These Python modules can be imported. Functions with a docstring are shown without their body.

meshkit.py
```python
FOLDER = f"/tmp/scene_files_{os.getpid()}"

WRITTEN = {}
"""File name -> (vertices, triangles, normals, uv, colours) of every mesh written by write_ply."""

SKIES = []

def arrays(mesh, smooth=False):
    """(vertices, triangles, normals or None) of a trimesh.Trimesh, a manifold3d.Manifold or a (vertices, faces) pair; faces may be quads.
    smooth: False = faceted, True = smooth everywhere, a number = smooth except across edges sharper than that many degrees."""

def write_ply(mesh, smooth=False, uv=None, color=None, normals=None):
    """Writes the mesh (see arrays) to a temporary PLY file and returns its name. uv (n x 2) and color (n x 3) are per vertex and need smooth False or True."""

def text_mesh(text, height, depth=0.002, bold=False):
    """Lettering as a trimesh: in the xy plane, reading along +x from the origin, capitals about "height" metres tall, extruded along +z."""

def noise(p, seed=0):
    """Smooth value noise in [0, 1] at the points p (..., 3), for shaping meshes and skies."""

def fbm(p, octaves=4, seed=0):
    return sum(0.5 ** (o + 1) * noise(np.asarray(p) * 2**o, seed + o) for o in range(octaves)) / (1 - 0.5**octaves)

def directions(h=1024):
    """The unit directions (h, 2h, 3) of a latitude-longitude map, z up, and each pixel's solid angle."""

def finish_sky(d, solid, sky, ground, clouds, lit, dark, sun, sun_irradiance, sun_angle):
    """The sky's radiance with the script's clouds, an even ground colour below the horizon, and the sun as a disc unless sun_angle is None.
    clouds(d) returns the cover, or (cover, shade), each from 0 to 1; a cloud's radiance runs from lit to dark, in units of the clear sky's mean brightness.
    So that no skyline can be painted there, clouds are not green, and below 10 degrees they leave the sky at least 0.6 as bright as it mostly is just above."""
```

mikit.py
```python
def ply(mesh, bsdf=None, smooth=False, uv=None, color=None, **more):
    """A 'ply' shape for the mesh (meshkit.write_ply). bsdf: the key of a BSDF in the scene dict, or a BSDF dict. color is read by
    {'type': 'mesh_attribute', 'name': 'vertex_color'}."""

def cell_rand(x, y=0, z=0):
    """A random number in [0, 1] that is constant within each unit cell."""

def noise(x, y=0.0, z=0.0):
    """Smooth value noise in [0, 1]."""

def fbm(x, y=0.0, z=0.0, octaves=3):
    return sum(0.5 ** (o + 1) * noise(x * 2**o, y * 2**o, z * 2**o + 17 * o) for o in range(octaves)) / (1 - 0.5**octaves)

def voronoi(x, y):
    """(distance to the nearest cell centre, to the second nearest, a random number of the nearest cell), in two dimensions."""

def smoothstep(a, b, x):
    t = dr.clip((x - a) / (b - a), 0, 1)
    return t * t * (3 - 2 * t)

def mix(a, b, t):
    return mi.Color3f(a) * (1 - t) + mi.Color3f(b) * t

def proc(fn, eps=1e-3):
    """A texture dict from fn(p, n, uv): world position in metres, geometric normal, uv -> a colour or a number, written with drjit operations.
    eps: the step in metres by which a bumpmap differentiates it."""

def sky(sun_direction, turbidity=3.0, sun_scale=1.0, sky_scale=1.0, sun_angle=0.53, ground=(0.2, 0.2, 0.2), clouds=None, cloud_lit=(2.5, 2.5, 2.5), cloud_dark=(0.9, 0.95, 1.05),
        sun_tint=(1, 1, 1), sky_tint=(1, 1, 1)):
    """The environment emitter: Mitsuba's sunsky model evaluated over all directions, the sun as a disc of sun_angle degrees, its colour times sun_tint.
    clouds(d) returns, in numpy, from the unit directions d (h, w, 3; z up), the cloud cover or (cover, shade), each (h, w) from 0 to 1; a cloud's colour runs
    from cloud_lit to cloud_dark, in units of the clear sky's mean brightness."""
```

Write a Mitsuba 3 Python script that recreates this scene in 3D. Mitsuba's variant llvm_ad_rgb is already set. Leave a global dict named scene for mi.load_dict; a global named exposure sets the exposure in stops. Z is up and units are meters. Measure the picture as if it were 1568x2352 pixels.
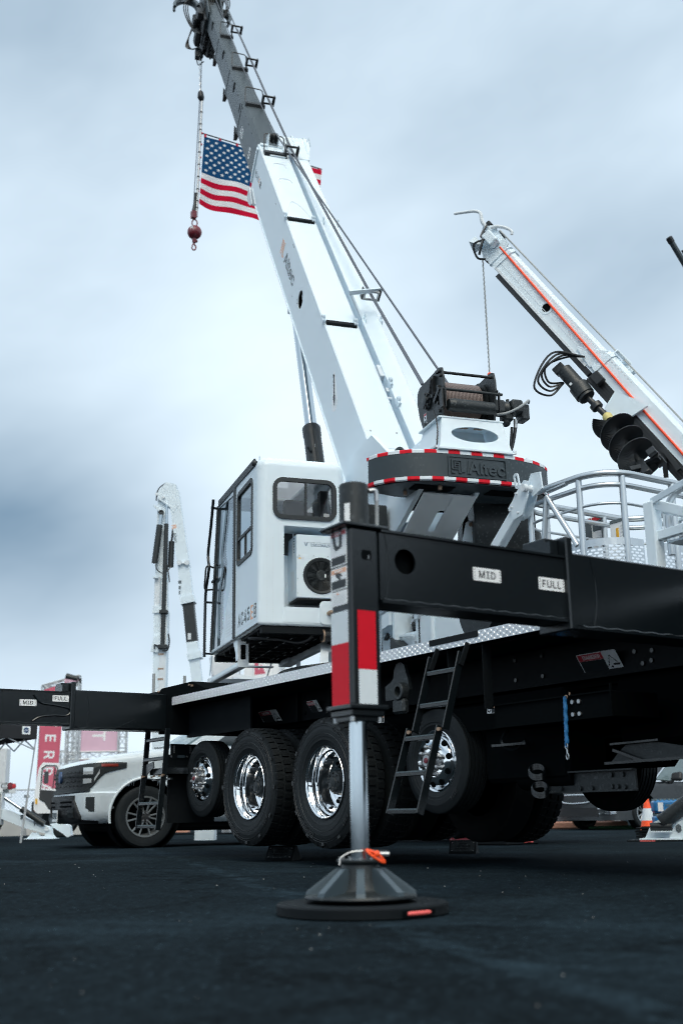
import math, random
import numpy as np, trimesh, manifold3d as m3
import mitsuba as mi, drjit as dr
import mikit, meshkit
from mikit import noise, fbm, smoothstep, mix
from shapely.geometry import Polygon, Point, LineString, box as sbox
from shapely.ops import unary_union
from shapely import affinity
random.seed(7); RNG = np.random.default_rng(7)
A = np.array

# ------------------------------------------------------------------ camera, sky, exposure
PITCH, ROLL, AZ = math.radians(15.0), math.radians(0.9), math.radians(146.9)
fwd0 = A([math.cos(AZ), math.sin(AZ), 0]); right0 = A([math.sin(AZ), -math.cos(AZ), 0]); up0 = A([0, 0, 1.0])
cam_f = fwd0 * math.cos(PITCH) + up0 * math.sin(PITCH)
cam_u = -fwd0 * math.sin(PITCH) + up0 * math.cos(PITCH)
cam_up = right0 * math.sin(ROLL) + cam_u * math.cos(ROLL)
EYE = A([0, 0, 0.42])
scene, labels = {}, {}
scene['camera'] = {'type': 'thinlens', 'fov': 2 * math.degrees(math.atan(784 / 2588.0)), 'fov_axis': 'x', 'aperture_radius': 0.0105, 'focus_distance': 10.2,
                   'near_clip': 0.05, 'far_clip': 3000.0,
                   'to_world': mi.ScalarTransform4f().look_at(origin=EYE.tolist(), target=(EYE + cam_f).tolist(), up=cam_up.tolist())}


def cloud_cover(d):
    az = np.arctan2(d[..., 1], d[..., 0]) - AZ
    az = (az + np.pi) % (2 * np.pi) - np.pi
    el = np.arcsin(np.clip(d[..., 2], -1, 1))
    k = 1.0 / (d[..., 2] + 0.22)
    q = np.stack([d[..., 0] * k * 1.3, d[..., 1] * k * 1.3, np.zeros_like(k)], -1)
    n = meshkit.fbm(q + 3.1, 5, 5)
    n2 = meshkit.fbm(np.stack([az * 3.4, el * 8.0 + 1.6 * az, 0 * az + 2.0], -1), 6, 11)
    n3 = meshkit.fbm(np.stack([az * 11.0, el * 20.0 + 5 * az, 0 * az + 7.0], -1), 6, 23)
    bank = lambda a, e, sa, se: 1 / (1 + np.exp(-(az - a) / sa)) * np.exp(-((el - e) / se) ** 2)
    g = lambda a, e, sa, se: np.exp(-((az - a) / sa) ** 2 - ((el - e) / se) ** 2)
    s = 0.30 + 0.30 * (n - 0.5) + 0.42 * (n2 - 0.5) + 0.14 * (n3 - 0.5)
    s = s + 0.50 * bank(0.13, 0.255, 0.045, 0.085) - 0.18 * bank(0.08, 0.05, 0.06, 0.06)     # a heavy bank of cloud that goes on to the left
    s = s - 0.30 * g(0.04, 0.36, 0.17, 0.16) + 0.22 * bank(0.02, 0.64, 0.10, 0.13)           # thin cloud in the middle, thicker overhead
    s = s + 0.20 * g(-0.20, 0.50, 0.16, 0.14)
    s = s - 0.22 * np.exp(-((np.abs(az) - np.pi) / 1.3) ** 2)                                # brighter towards the veiled sun behind
    return np.ones_like(s), np.clip(s, 0, 1)


scene['sky'] = mikit.sky((0.62, -0.30, 0.85), turbidity=3, sun_scale=0.32, sun_angle=40, clouds=cloud_cover, cloud_lit=(2.16, 2.53, 2.82), cloud_dark=(0.42, 0.70, 1.00), sun_tint=(0.88, 1.0, 1.12),
                         ground=(0.02, 0.022, 0.025))
exposure = 2.40

# ------------------------------------------------------------------ materials


def rgb(*c):
    return {'type': 'rgb', 'value': list(c) if len(c) == 3 else [c[0]] * 3}


def mat(key, base, rough=0.5, metal=0.0, spec=0.5, coat=0.0, two=True, **k):
    b = {'type': 'principled', 'base_color': base if isinstance(base, dict) else rgb(*base), 'roughness': rough, 'metallic': metal, 'specular': spec, **k}
    if coat:
        b['clearcoat'] = coat; b['clearcoat_gloss'] = 0.92
    scene[key] = {'type': 'twosided', 'bsdf': b} if two else b


def dusty(c, amount=0.25, scale=2.5, tint=(0.5, 0.52, 0.54)):
    def fn(p, n, uv):
        f = fbm(p.x * scale * 0.6, p.y * scale * 0.6, p.z * scale * 0.35, 2)
        f2 = noise(p.x * 6, p.y * 6, p.z * 2)
        t = smoothstep(0.45, 0.8, f) * amount * (0.6 + 0.8 * f2)
        return mix(c, tint, t)
    return mikit.proc(fn)


def raindrops(c, d):                                        # paint with small dry specks of drizzle
    def fn(p, n, uv):
        w = mikit.cell_rand(p.x * 85, p.y * 85, p.z * 60)
        f = fbm(p.x * 4, p.y * 4, p.z * 1.2, 3)
        return mix(c, d, smoothstep(0.90, 0.96, w) * smoothstep(0.35, 0.7, f) * 0.8 + 0.10 * f)
    return mikit.proc(fn)


mat('white_paint', dusty((0.67, 0.755, 0.81), 0.10, 1.4, (0.60, 0.64, 0.67)), 0.36, coat=0.35)
mat('white_flat', dusty((0.66, 0.70, 0.73), 0.25, 2.0, (0.48, 0.52, 0.54)), 0.55)
mat('black_paint', dusty((0.0032, 0.0056, 0.0074), 0.012, 3.0, (0.16, 0.18, 0.19)), 0.24, spec=0.55, coat=0.15)
mat('black_matt', dusty((0.0040, 0.0062, 0.0080), 0.015, 5.0, (0.15, 0.16, 0.17)), 0.6, spec=0.16)
mat('deep_black', (0.0022, 0.0034, 0.0042), 0.85, spec=0.05)
mat('grey_paint', dusty((0.040, 0.054, 0.063), 0.10, 2.0, (0.14, 0.17, 0.19)), 0.40, spec=0.5)
mat('weight_grey', raindrops((0.020, 0.031, 0.038), (0.07, 0.09, 0.105)), 0.38, spec=0.5)
mat('winch_black', raindrops((0.012, 0.016, 0.018), (0.06, 0.07, 0.075)), 0.45, spec=0.5)
mat('polished_aluminium', (0.90, 0.91, 0.92), 0.07, metal=1.0)
mat('brushed_aluminium', dusty((0.56, 0.60, 0.63), 0.3, 4.0, (0.5, 0.51, 0.52)), 0.34, metal=0.85)
mat('tread_plate', dusty((0.66, 0.69, 0.72), 0.5, 3.0, (0.42, 0.44, 0.47)), 0.38, metal=0.55)
mat('tread_shine', (0.88, 0.90, 0.92), 0.22, metal=0.8)
mat('chrome_rod', (0.56, 0.62, 0.66), 0.13, metal=1.0)
mat('steel', (0.45, 0.46, 0.47), 0.35, metal=0.9)
mat('cast_steel', dusty((0.050, 0.072, 0.088), 0.35, 9.0, (0.10, 0.13, 0.15)), 0.30, metal=0.15, spec=0.7)
mat('bronze', (0.36, 0.25, 0.18), 0.4, metal=0.7)
mat('rubber', dusty((0.0075, 0.0105, 0.0125), 0.05, 6.0, (0.12, 0.13, 0.135)), 0.58, spec=0.28)
mat('tread_rubber', (0.005, 0.007, 0.0085), 0.7, spec=0.2)
mat('hose', (0.012, 0.014, 0.016), 0.42)
mat('sleeve_grey', (0.30, 0.32, 0.33), 0.6)
mat('red_tape', (0.62, 0.010, 0.024), 0.45, spec=0.15)
mat('white_tape', (0.66, 0.72, 0.76), 0.4, spec=0.3)
mat('sticker_white', (0.80, 0.81, 0.82), 0.4)
mat('sticker_red', (0.50, 0.035, 0.045), 0.45)
mat('sticker_black', (0.022, 0.026, 0.030), 0.5)
mat('sticker_blue', (0.03, 0.07, 0.16), 0.5)
mat('sticker_yellow', (0.75, 0.42, 0.05), 0.5)
mat('letter_grey', (0.10, 0.125, 0.14), 0.5)
mat('letter_orange', (0.78, 0.42, 0.26), 0.5)
mat('letter_pale', (0.62, 0.65, 0.67), 0.5)
mat('orange_plastic', (0.95, 0.095, 0.018), 0.45)
mat('orange_strap', (0.85, 0.12, 0.05), 0.5)
mat('pink_strap', (0.80, 0.13, 0.12), 0.6)
mat('hook_red', dusty((0.17, 0.018, 0.030), 0.25, 9.0, (0.28, 0.10, 0.10)), 0.35, coat=0.3)
mat('flag_red', (0.58, 0.012, 0.045), 0.7)
mat('rope_brown', (0.20, 0.155, 0.145), 0.5, metal=0.25)
mat('rope_grey', (0.10, 0.11, 0.13), 0.5, metal=0.3)
mat('rope_fibre', (0.40, 0.41, 0.40), 0.8)
mat('gasket', (0.014, 0.018, 0.020), 0.5)
mat('interior_grey', (0.13, 0.13, 0.13), 0.7)
mat('interior_dark', (0.03, 0.032, 0.035), 0.6)
mat('suv_paint', (0.56, 0.62, 0.655), 0.28, coat=1.0)
mat('car_black', (0.020, 0.025, 0.030), 0.18, coat=1.0)
mat('car_plastic', (0.015, 0.016, 0.018), 0.5)
mat('wheel_grey', (0.22, 0.24, 0.25), 0.3, metal=0.6)
mat('headlamp', (0.55, 0.58, 0.6), 0.1, metal=0.3, coat=1.0)
mat('amber', (0.20, 0.022, 0.012), 0.2, coat=1.0)
mat('concrete', dusty((0.36, 0.36, 0.35), 0.4, 1.5, (0.22, 0.22, 0.21)), 0.85)
mat('galvanised', (0.42, 0.44, 0.45), 0.45, metal=0.6)
mat('truss', (0.55, 0.57, 0.58), 0.4, metal=0.4)
mat('banner_red', (0.54, 0.11, 0.165), 0.8)
mat('banner_pink', (0.66, 0.44, 0.54), 0.8)
mat('canopy', (0.012, 0.014, 0.018), 0.8)
mat('van_white', (0.78, 0.79, 0.80), 0.35, coat=0.5)
mat('chain_blue', (0.02, 0.15, 0.36), 0.35)
mat('auger_black', (0.012, 0.014, 0.016), 0.35)
mat('auger_yellow', (0.60, 0.52, 0.20), 0.6)
mat('line_orange', (0.95, 0.10, 0.035), 0.6)
mat('green_turf', (0.03, 0.12, 0.06), 0.9)
mat('terracotta', (0.40, 0.20, 0.14), 0.85)
scene['window_glass'] = {'type': 'thindielectric', 'int_ior': 1.5}
scene['smoked_glass'] = {'type': 'thindielectric', 'int_ior': 1.5, 'specular_transmittance': rgb(0.62, 0.61, 0.60)}
scene['tinted_glass'] = {'type': 'thindielectric', 'int_ior': 1.5, 'specular_transmittance': rgb(0.34, 0.41, 0.45)}
scene['dark_glass'] = {'type': 'twosided', 'bsdf': {'type': 'principled', 'base_color': rgb(0.02, 0.03, 0.035), 'roughness': 0.08, 'specular': 0.9}}
scene['light_glass'] = {'type': 'twosided', 'bsdf': {'type': 'principled', 'base_color': rgb(0.13, 0.18, 0.195), 'roughness': 0.1, 'specular': 0.7}}


def _asphalt(p, n, uv):
    g = 0.5 * noise(p.x * 110, p.y * 110, p.z) + 0.5 * noise(p.x * 38, p.y * 38, 4.0)
    g2 = mikit.cell_rand(p.x * 70, p.y * 70)
    m = fbm(p.x * 0.9, p.y * 0.9, 0.0, 4)
    st = fbm(p.x * 1.2 + p.y * 0.8, p.y * 6.0 - p.x * 4.0, 3.0, 3)
    cr = 1 - smoothstep(0.006, 0.03, dr.abs(fbm(p.x * 0.5 + 7, p.y * 0.5, 5.0, 4) - 0.5))
    line = p.x * 0.546 + p.y * 0.838 + 0.25 * (p.x * -0.838 + p.y * 0.546) + 0.1 * noise(p.x * 2, p.y * 2)
    worn = (1 - smoothstep(0.03, 0.10, dr.abs(line - 1.35))) * smoothstep(0.35, 0.7, fbm(p.x * 9, p.y * 9, 1.0, 3))
    v = 0.0055 + 0.009 * worn - 0.003 * cr + 0.016 * g * g + 0.011 * smoothstep(0.45, 0.75, m) * st + 0.05 * smoothstep(0.986, 0.999, g2) * noise(p.x * 5, p.y * 5)
    return mi.Color3f(v * 0.56, v * 1.0, v * 1.34)


def _asphalt_bump(p, n, uv):
    return noise(p.x * 75, p.y * 75, p.z) * 0.6 + noise(p.x * 160, p.y * 160, p.z) * 0.4


scene['asphalt'] = {'type': 'bumpmap', 'arbitrary': mikit.proc(_asphalt_bump), 'scale': 0.006,
                    'bsdf': {'type': 'principled', 'base_color': mikit.proc(_asphalt), 'roughness': 0.9, 'specular': 0.06}}


def _tricolour(p, n, uv):                                   # red and white stripes, blue canton, fifty stars
    u, v = uv.x, uv.y
    k = dr.floor(v * 13.0)
    odd = dr.abs(k - 2.0 * dr.floor(k * 0.5)) < 0.5
    c = dr.select(odd, mi.Color3f(0.58, 0.012, 0.045), mi.Color3f(0.80, 0.80, 0.82))
    inside = (u < 0.40) & (v > 6.0 / 13.0)
    x, y = u / 0.40 * 12.0, (v - 6.0 / 13.0) / (7.0 / 13.0) * 10.0
    star = mi.Bool(False)
    for off in (0.0, 1.0):
        ix = dr.floor((x - off) * 0.5) * 2.0 + 1.0 + off
        iy = dr.floor((y - off) * 0.5) * 2.0 + 1.0 + off
        ok = (ix < 11.5) & (iy < 9.5) & (ix > 0.5) & (iy > 0.5)
        dx, dy = (x - ix) * 0.78, (y - iy) * 0.92
        r = dr.sqrt(dx * dx + dy * dy); a = dr.atan2(dx, dy)
        sec = 2 * math.pi / 5
        a = dr.abs(a - sec * dr.floor(a / sec + 0.5))
        edge = 0.30 / (dr.cos(a) + 1.9 * dr.sin(a)) * 1.35
        star |= ok & (r < edge)
    c = dr.select(inside, dr.select(star, mi.Color3f(0.8, 0.8, 0.82), mi.Color3f(0.014, 0.075, 0.185)), c)
    return c


scene['flag_cloth'] = {'type': 'twosided', 'bsdf': {'type': 'diffuse', 'reflectance': mikit.proc(_tricolour)}}

# ------------------------------------------------------------------ naming and mesh helpers
used = set()


def new(parent, name):
    base = (parent + '__' if parent else '') + name
    key, i = base, 0
    while key in used:
        i += 1; key = '%s_%03d' % (base, i)
    used.add(key)
    return key


def say(key, label=None, cat=None, group=None, kind=None):
    d = labels.setdefault(key, {})
    for k, v in (('label', label), ('category', cat), ('group', group), ('kind', kind)):
        if v: d[k] = v
    return key


def thing(name, label, cat, group=None):
    return say(new('', name), label, cat, group)


EACH = {'bracket', 'air_spring', 'latch', 'mast_plate', 'arm_collar', 'air_tank', 'stake_bracket', 'crossmember', 'cylinder', 'rod', 'lug', 'roof_lug', 'step', 'roller_post', 'brace', 'end_collar', 'stow_rail',
        'sticker', 'tie', 'support_strut', 'pole', 'body_side', 'bay_wall', 'emblem', 'handhold_recess', 'side_plate', 'head_plate', 'cheek', 'wheel', 'sheave', 'fork_plate', 'guard_rod', 'rod_arm', 'hand_hole', 'arm_tag',
        'ear_plate', 'under_lug', 'claw', 'reflector', 'tail_lamp', 'lower_arm', 'outer_arm', 'mast', 'rail', 'truss', 'post', 'tray', 'inner_strap', 'placard', 'windscreen', 'pad', 'suspension_beam', 'mast_panel', 'roof_marker', 'wear_pad',
        'wiper', 'support', 'hanger', 'chassis_box', 'front_box', 'foot_ear', 'float_ear', 'mirror', 'underside_pocket', 'edge_hole', 'label_panel'}
TINY = {'print', 'scale_line', 'arrow_mark', 'scissor_strut', 'hose', 'pole_band', 'bottle_cap', 'pictogram', 'chain_link', 'lettering', 'name_lettering', 'vent_slot', 'floor_hose', 'parking_sensor', 'line_chain', 'wire_mesh', 'grille_underside',
        'fan_grille', 'fan_blade', 'desk_fan', 'mesh_bar', 'bolt_row', 'notice_print', 'air_line', 'beam_weld', 'edge_weld', 'truss_leg', 'truss_beam', 'base', 'seat', 'console', 'monitor_arm', 'lining', 'cable_bundle', 'board', 'slack', 'cutter', 'lower_bumper', 'wall_seam', 'letter'}
TINY_END = ('bolt', 'nut', 'stud', 'rivet', 'screw', 'clip', 'hinge_strap', 'pin')


def part(parent, name, mesh, m, smooth=False, label=None, kind=None, M=None, **kw):
    if isinstance(mesh, (list, tuple)):
        if name in EACH and len(mesh) > 1:                      # pieces that can be told apart are parts of their own
            return [part(parent, name, m_, m, smooth, label, kind, M, **kw) for m_ in mesh][0]
        mesh = cat(*mesh)
    if kind is None and (name in TINY or name.endswith(TINY_END)): kind = 'stuff'
    if M is not None: mesh = mv(mesh, M)
    key = new(parent, name)
    scene[key] = mikit.ply(mesh, m, smooth, **kw)
    if label or kind: say(key, label, None, None, kind)
    return key


def cat(*ms):
    return trimesh.util.concatenate([x for x in ms])


def mv(mesh, M):
    mesh = mesh.copy(); mesh.apply_transform(np.asarray(M, float)); return mesh


def frame(o, x, y, z):
    M = np.eye(4); M[:3, 0], M[:3, 1], M[:3, 2], M[:3, 3] = x, y, z, o; return M


def unit(v):
    v = np.asarray(v, float); return v / np.linalg.norm(v)


def orient(o, x, ydir):
    """a frame at o: x along x, y as near ydir as it can be"""
    x = unit(x); y = np.asarray(ydir, float); y = unit(y - x * (x @ y)); return frame(o, x, y, np.cross(x, y))


def box(x0, x1, y0, y1, z0, z1, bev=0.0):
    if bev <= 0:
        b = trimesh.creation.box(extents=(abs(x1 - x0), abs(y1 - y0), abs(z1 - z0)))
        b.apply_translation(((x0 + x1) / 2, (y0 + y1) / 2, (z0 + z1) / 2)); return b
    lo, hi = np.minimum((x0, y0, z0), (x1, y1, z1)), np.maximum((x0, y0, z0), (x1, y1, z1))
    b = min(bev, 0.49 * (hi - lo).min()); pts = []
    for s in np.ndindex(2, 2, 2):
        c = A([hi[i] if s[i] else lo[i] for i in range(3)]); d = A([-1 if s[i] else 1 for i in range(3)]) * b
        for i in range(3):
            p = c + d; p[i] = c[i]; pts.append(p)
    return trimesh.convex.convex_hull(A(pts))


def bar(p, q, w, h=None, up=(0, 0, 1), bev=0.0):
    """a square bar from p to q, w wide, h high"""
    p, q = A(p, float), A(q, float); h = h or w; L = np.linalg.norm(q - p)
    x = unit(q - p); u = A(up, float)
    if abs(x @ unit(u)) > 0.98: u = A([1.0, 0, 0])
    z = unit(u - x * (x @ u)); y = np.cross(z, x)
    return mv(box(0, L, -w / 2, w / 2, -h / 2, h / 2, bev), frame(p, x, y, z))


def cyl(p, q, r, n=20, r2=None):
    p, q = A(p, float), A(q, float); r2 = r if r2 is None else r2
    x = unit(q - p); a = A([0, 0, 1.0]) if abs(x[2]) < 0.9 else A([1.0, 0, 0])
    u = unit(np.cross(x, a)); v = np.cross(x, u)
    t = np.linspace(0, 2 * np.pi, n, endpoint=False)
    ring = np.outer(np.cos(t), u) + np.outer(np.sin(t), v)
    V = np.vstack([p + ring * r, q + ring * r2, p, q]); F = []
    for i in range(n):
        j = (i + 1) % n
        F += [[i, j, n + j], [i, n + j, n + i], [2 * n, j, i], [2 * n + 1, n + i, n + j]]
    return trimesh.Trimesh(V, F, process=False)


def smooth_path(pts, n=8):
    """a Catmull-Rom curve through pts"""
    P = A(pts, float); P = np.vstack([2 * P[0] - P[1], P, 2 * P[-1] - P[-2]]); out = []
    for i in range(1, len(P) - 2):
        for t in np.linspace(0, 1, n, endpoint=False):
            a, b, c, d = P[i - 1:i + 3]
            out.append(0.5 * (2 * b + (c - a) * t + (2 * a - 5 * b + 4 * c - d) * t * t + (3 * b - a - 3 * c + d) * t ** 3))
    return A(out + [P[-2]])


def tube(pts, r, n=8, closed=False, r_end=None):
    P = A(pts, float); m = len(P)
    T = np.roll(P, -1, 0) - np.roll(P, 1, 0) if closed else np.gradient(P, axis=0)
    T /= np.linalg.norm(T, axis=1, keepdims=True) + 1e-12
    a = A([0, 0, 1.0]) if abs(T[0][2]) < 0.9 else A([1.0, 0, 0])
    u = unit(np.cross(T[0], a)); V = []
    t = np.linspace(0, 2 * np.pi, n, endpoint=False)
    R = np.linspace(r, r if r_end is None else r_end, m)
    for i in range(m):
        u = unit(u - T[i] * (u @ T[i])); v = np.cross(T[i], u)
        V.append(P[i] + (np.outer(np.cos(t), u) + np.outer(np.sin(t), v)) * R[i])
    V = np.vstack(V); F = []
    for i in range(m if closed else m - 1):
        k = (i + 1) % m
        for j in range(n):
            l = (j + 1) % n
            F += [[i * n + j, i * n + l, k * n + l], [i * n + j, k * n + l, k * n + j]]
    if not closed:
        V = np.vstack([V, P[0], P[-1]])
        for j in range(n):
            l = (j + 1) % n
            F += [[m * n, l, j], [m * n + 1, (m - 1) * n + j, (m - 1) * n + l]]
    return trimesh.Trimesh(V, F, process=False)


def lathe(prof, c, axis, n=48):
    """profile of (along axis, radius) turned about the axis through c"""
    c, x = A(c, float), unit(axis); a = A([0, 0, 1.0]) if abs(x[2]) < 0.9 else A([1.0, 0, 0])
    u = unit(np.cross(x, a)); v = np.cross(x, u); t = np.linspace(0, 2 * np.pi, n, endpoint=False)
    ring = np.outer(np.cos(t), u) + np.outer(np.sin(t), v)
    V = np.vstack([c + x * s + ring * r for s, r in prof]); F = []
    for i in range(len(prof) - 1):
        for j in range(n):
            l = (j + 1) % n
            F += [[i * n + j, i * n + l, (i + 1) * n + l], [i * n + j, (i + 1) * n + l, (i + 1) * n + j]]
    return trimesh.Trimesh(V, F, process=False)


def prism(poly, t0, t1, plane='xz'):
    """a polygon in a plane, pulled from t0 to t1 along the third axis"""
    if not hasattr(poly, 'geom_type'): poly = Polygon(poly)
    out = []
    for g in getattr(poly, 'geoms', [poly]):
        if g.area < 1e-9: continue
        e = trimesh.creation.extrude_polygon(g, abs(t1 - t0), engine='earcut'); e.apply_translation((0, 0, min(t0, t1))); out.append(e)
    e = cat(*out)
    M = {'xy': np.eye(4), 'xz': frame((0, 0, 0), (1, 0, 0), (0, 0, 1), (0, 1, 0)), 'yz': frame((0, 0, 0), (0, 1, 0), (0, 0, 1), (1, 0, 0))}[plane]
    return mv(e, M)


def rrect(x0, x1, y0, y1, r, q=6):
    return sbox(min(x0, x1) + r, min(y0, y1) + r, max(x0, x1) - r, max(y0, y1) - r).buffer(r, quad_segs=q)


def hull(pts):
    return trimesh.convex.convex_hull(A(pts, float))


def ball(c, r, n=2):
    s = trimesh.creation.icosphere(n, r); s.apply_translation(c); return s


def soft(pts_r, n=20):
    """hull of balls (x, y, z, r)"""
    out = []
    for x, y, z, r in pts_r:
        out.append(m3.Manifold.sphere(r, n).translate((x, y, z)))
    return m3.Manifold.batch_hull(out)


def tri(m):
    k = m.to_mesh(); return trimesh.Trimesh(k.vert_properties[:, :3], k.tri_verts, process=False)


def man(mesh):
    mesh = mesh.copy(); mesh.merge_vertices()
    return m3.Manifold(m3.Mesh(A(mesh.vertices, np.float32), A(mesh.faces, np.uint32)))


def text(s, h, M, depth=0.002, bold=False, centre=False, squash=1.0):
    t = meshkit.text_mesh(s, h, depth, bold)
    if centre: t.apply_translation((-t.bounds[:, 0].mean(), -t.bounds[:, 1].mean(), 0))
    t.vertices[:, 0] *= squash
    return mv(t, M)


def spaced(s, h, M, depth=0.0012, bold=True, gap=0.22, squash=1.0):
    """lettering with open spacing, centred"""
    x, out = 0.0, []
    for ch in s:
        if ch == ' ': x += h * 0.4; continue
        t = meshkit.text_mesh(ch, h, depth, bold); t.vertices[:, 0] = (t.vertices[:, 0] - t.bounds[0, 0]) * squash; w = t.extents[0]; t.apply_translation((x, 0, 0)); x += w + gap * h; out.append(t)
    t = cat(*out); t.apply_translation((-(x - gap * h) / 2, -h / 2, 0)); return mv(t, M)


def ring_text(s, h, c, axis, r, a0, squash=0.8, depth=0.003, out=True):
    """letters around a circle, tops outwards, from angle a0 (radians, clockwise as seen from the axis' tip)"""
    x = unit(axis); e = unit(np.cross((0, 0, 1.0), x)); up = np.cross(x, e); out_ = []; a = a0
    for ch in s:
        if ch == ' ': a += h * 0.5 / r; continue
        t = meshkit.text_mesh(ch, h, depth, True); w = t.extents[0] * squash; t.vertices[:, 0] = (t.vertices[:, 0] - t.bounds[:, 0].mean()) * squash
        a += (w * 0.5 + h * 0.08) / r
        rad = e * math.sin(a) + up * math.cos(a); tan = e * math.cos(a) - up * math.sin(a)
        out_.append(mv(t, frame(A(c, float) + rad * r, tan, rad, x))); a += (w * 0.5 + h * 0.08) / r
    return cat(*out_)


def bolts(pts, axis, r=0.009, d=0.012, n=6):
    return cat(*[cyl(A(p, float), A(p, float) + unit(axis) * d, r, n) for p in pts])


def sticker(parent, name, M, w, h, body='sticker_white', label=None, bev=0.006, thick=0.002):
    return part(parent, name, mv(prism(rrect(-w / 2, w / 2, -h / 2, h / 2, bev), 0, thick, 'xy'), M), body, label=label)

# ------------------------------------------------------------------ setting
def sheet(half, z, n=1):
    g = np.linspace(-half, half, n + 1); X, Y = np.meshgrid(g, g); V = np.stack([X.ravel(), Y.ravel(), 0 * X.ravel() + z], 1); F = []
    for i in range(n):
        for j in range(n):
            a = i * (n + 1) + j; F += [[a, a + 1, a + n + 2], [a, a + n + 2, a + n + 1]]
    return trimesh.Trimesh(V, F, process=False)


used.add('ground'); scene['ground'] = mikit.ply(sheet(1500, 0.0, 4), 'asphalt'); say('ground', 'dark worn asphalt lot under all the machines', 'ground', kind='structure')

# ------------------------------------------------------------------ the crane truck
CT = thing('crane_truck', 'big black and white truck crane on outriggers with raised white boom and rear weight', 'truck crane')
NY = A([0, -1.0, 0])
SA = math.radians(164.9); SH = A([math.cos(SA), math.sin(SA), 0]); SR = A([math.sin(SA), -math.cos(SA), 0]); SC = A([-9.18, 6.47, 0])
FS = frame(SC, SH, -SR, (0, 0, 1))                          # upper works: x ahead, y to its left, z up
BE = math.radians(53.3); BD = SH * math.cos(BE) + A([0, 0, 1]) * math.sin(BE); BN = -SH * math.sin(BE) + A([0, 0, 1]) * math.cos(BE)
B0 = SC + SH * 0.088 + SR * 0.15 + A([0, 0, 4.151])
FB = frame(B0, BD, -SR, BN)                                 # boom: x along it, y to its left, z out of its top face
S = lambda name, mesh, m, smooth=False, parent=CT, **k: part(parent, name, mesh, m, smooth, M=FS, **k)
B = lambda name, mesh, m, smooth=False, parent=CT, **k: part(parent, name, mesh, m, smooth, M=FB, **k)
T = lambda name, mesh, m, smooth=False, parent=CT, **k: part(parent, name, mesh, m, smooth, **k)

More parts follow.
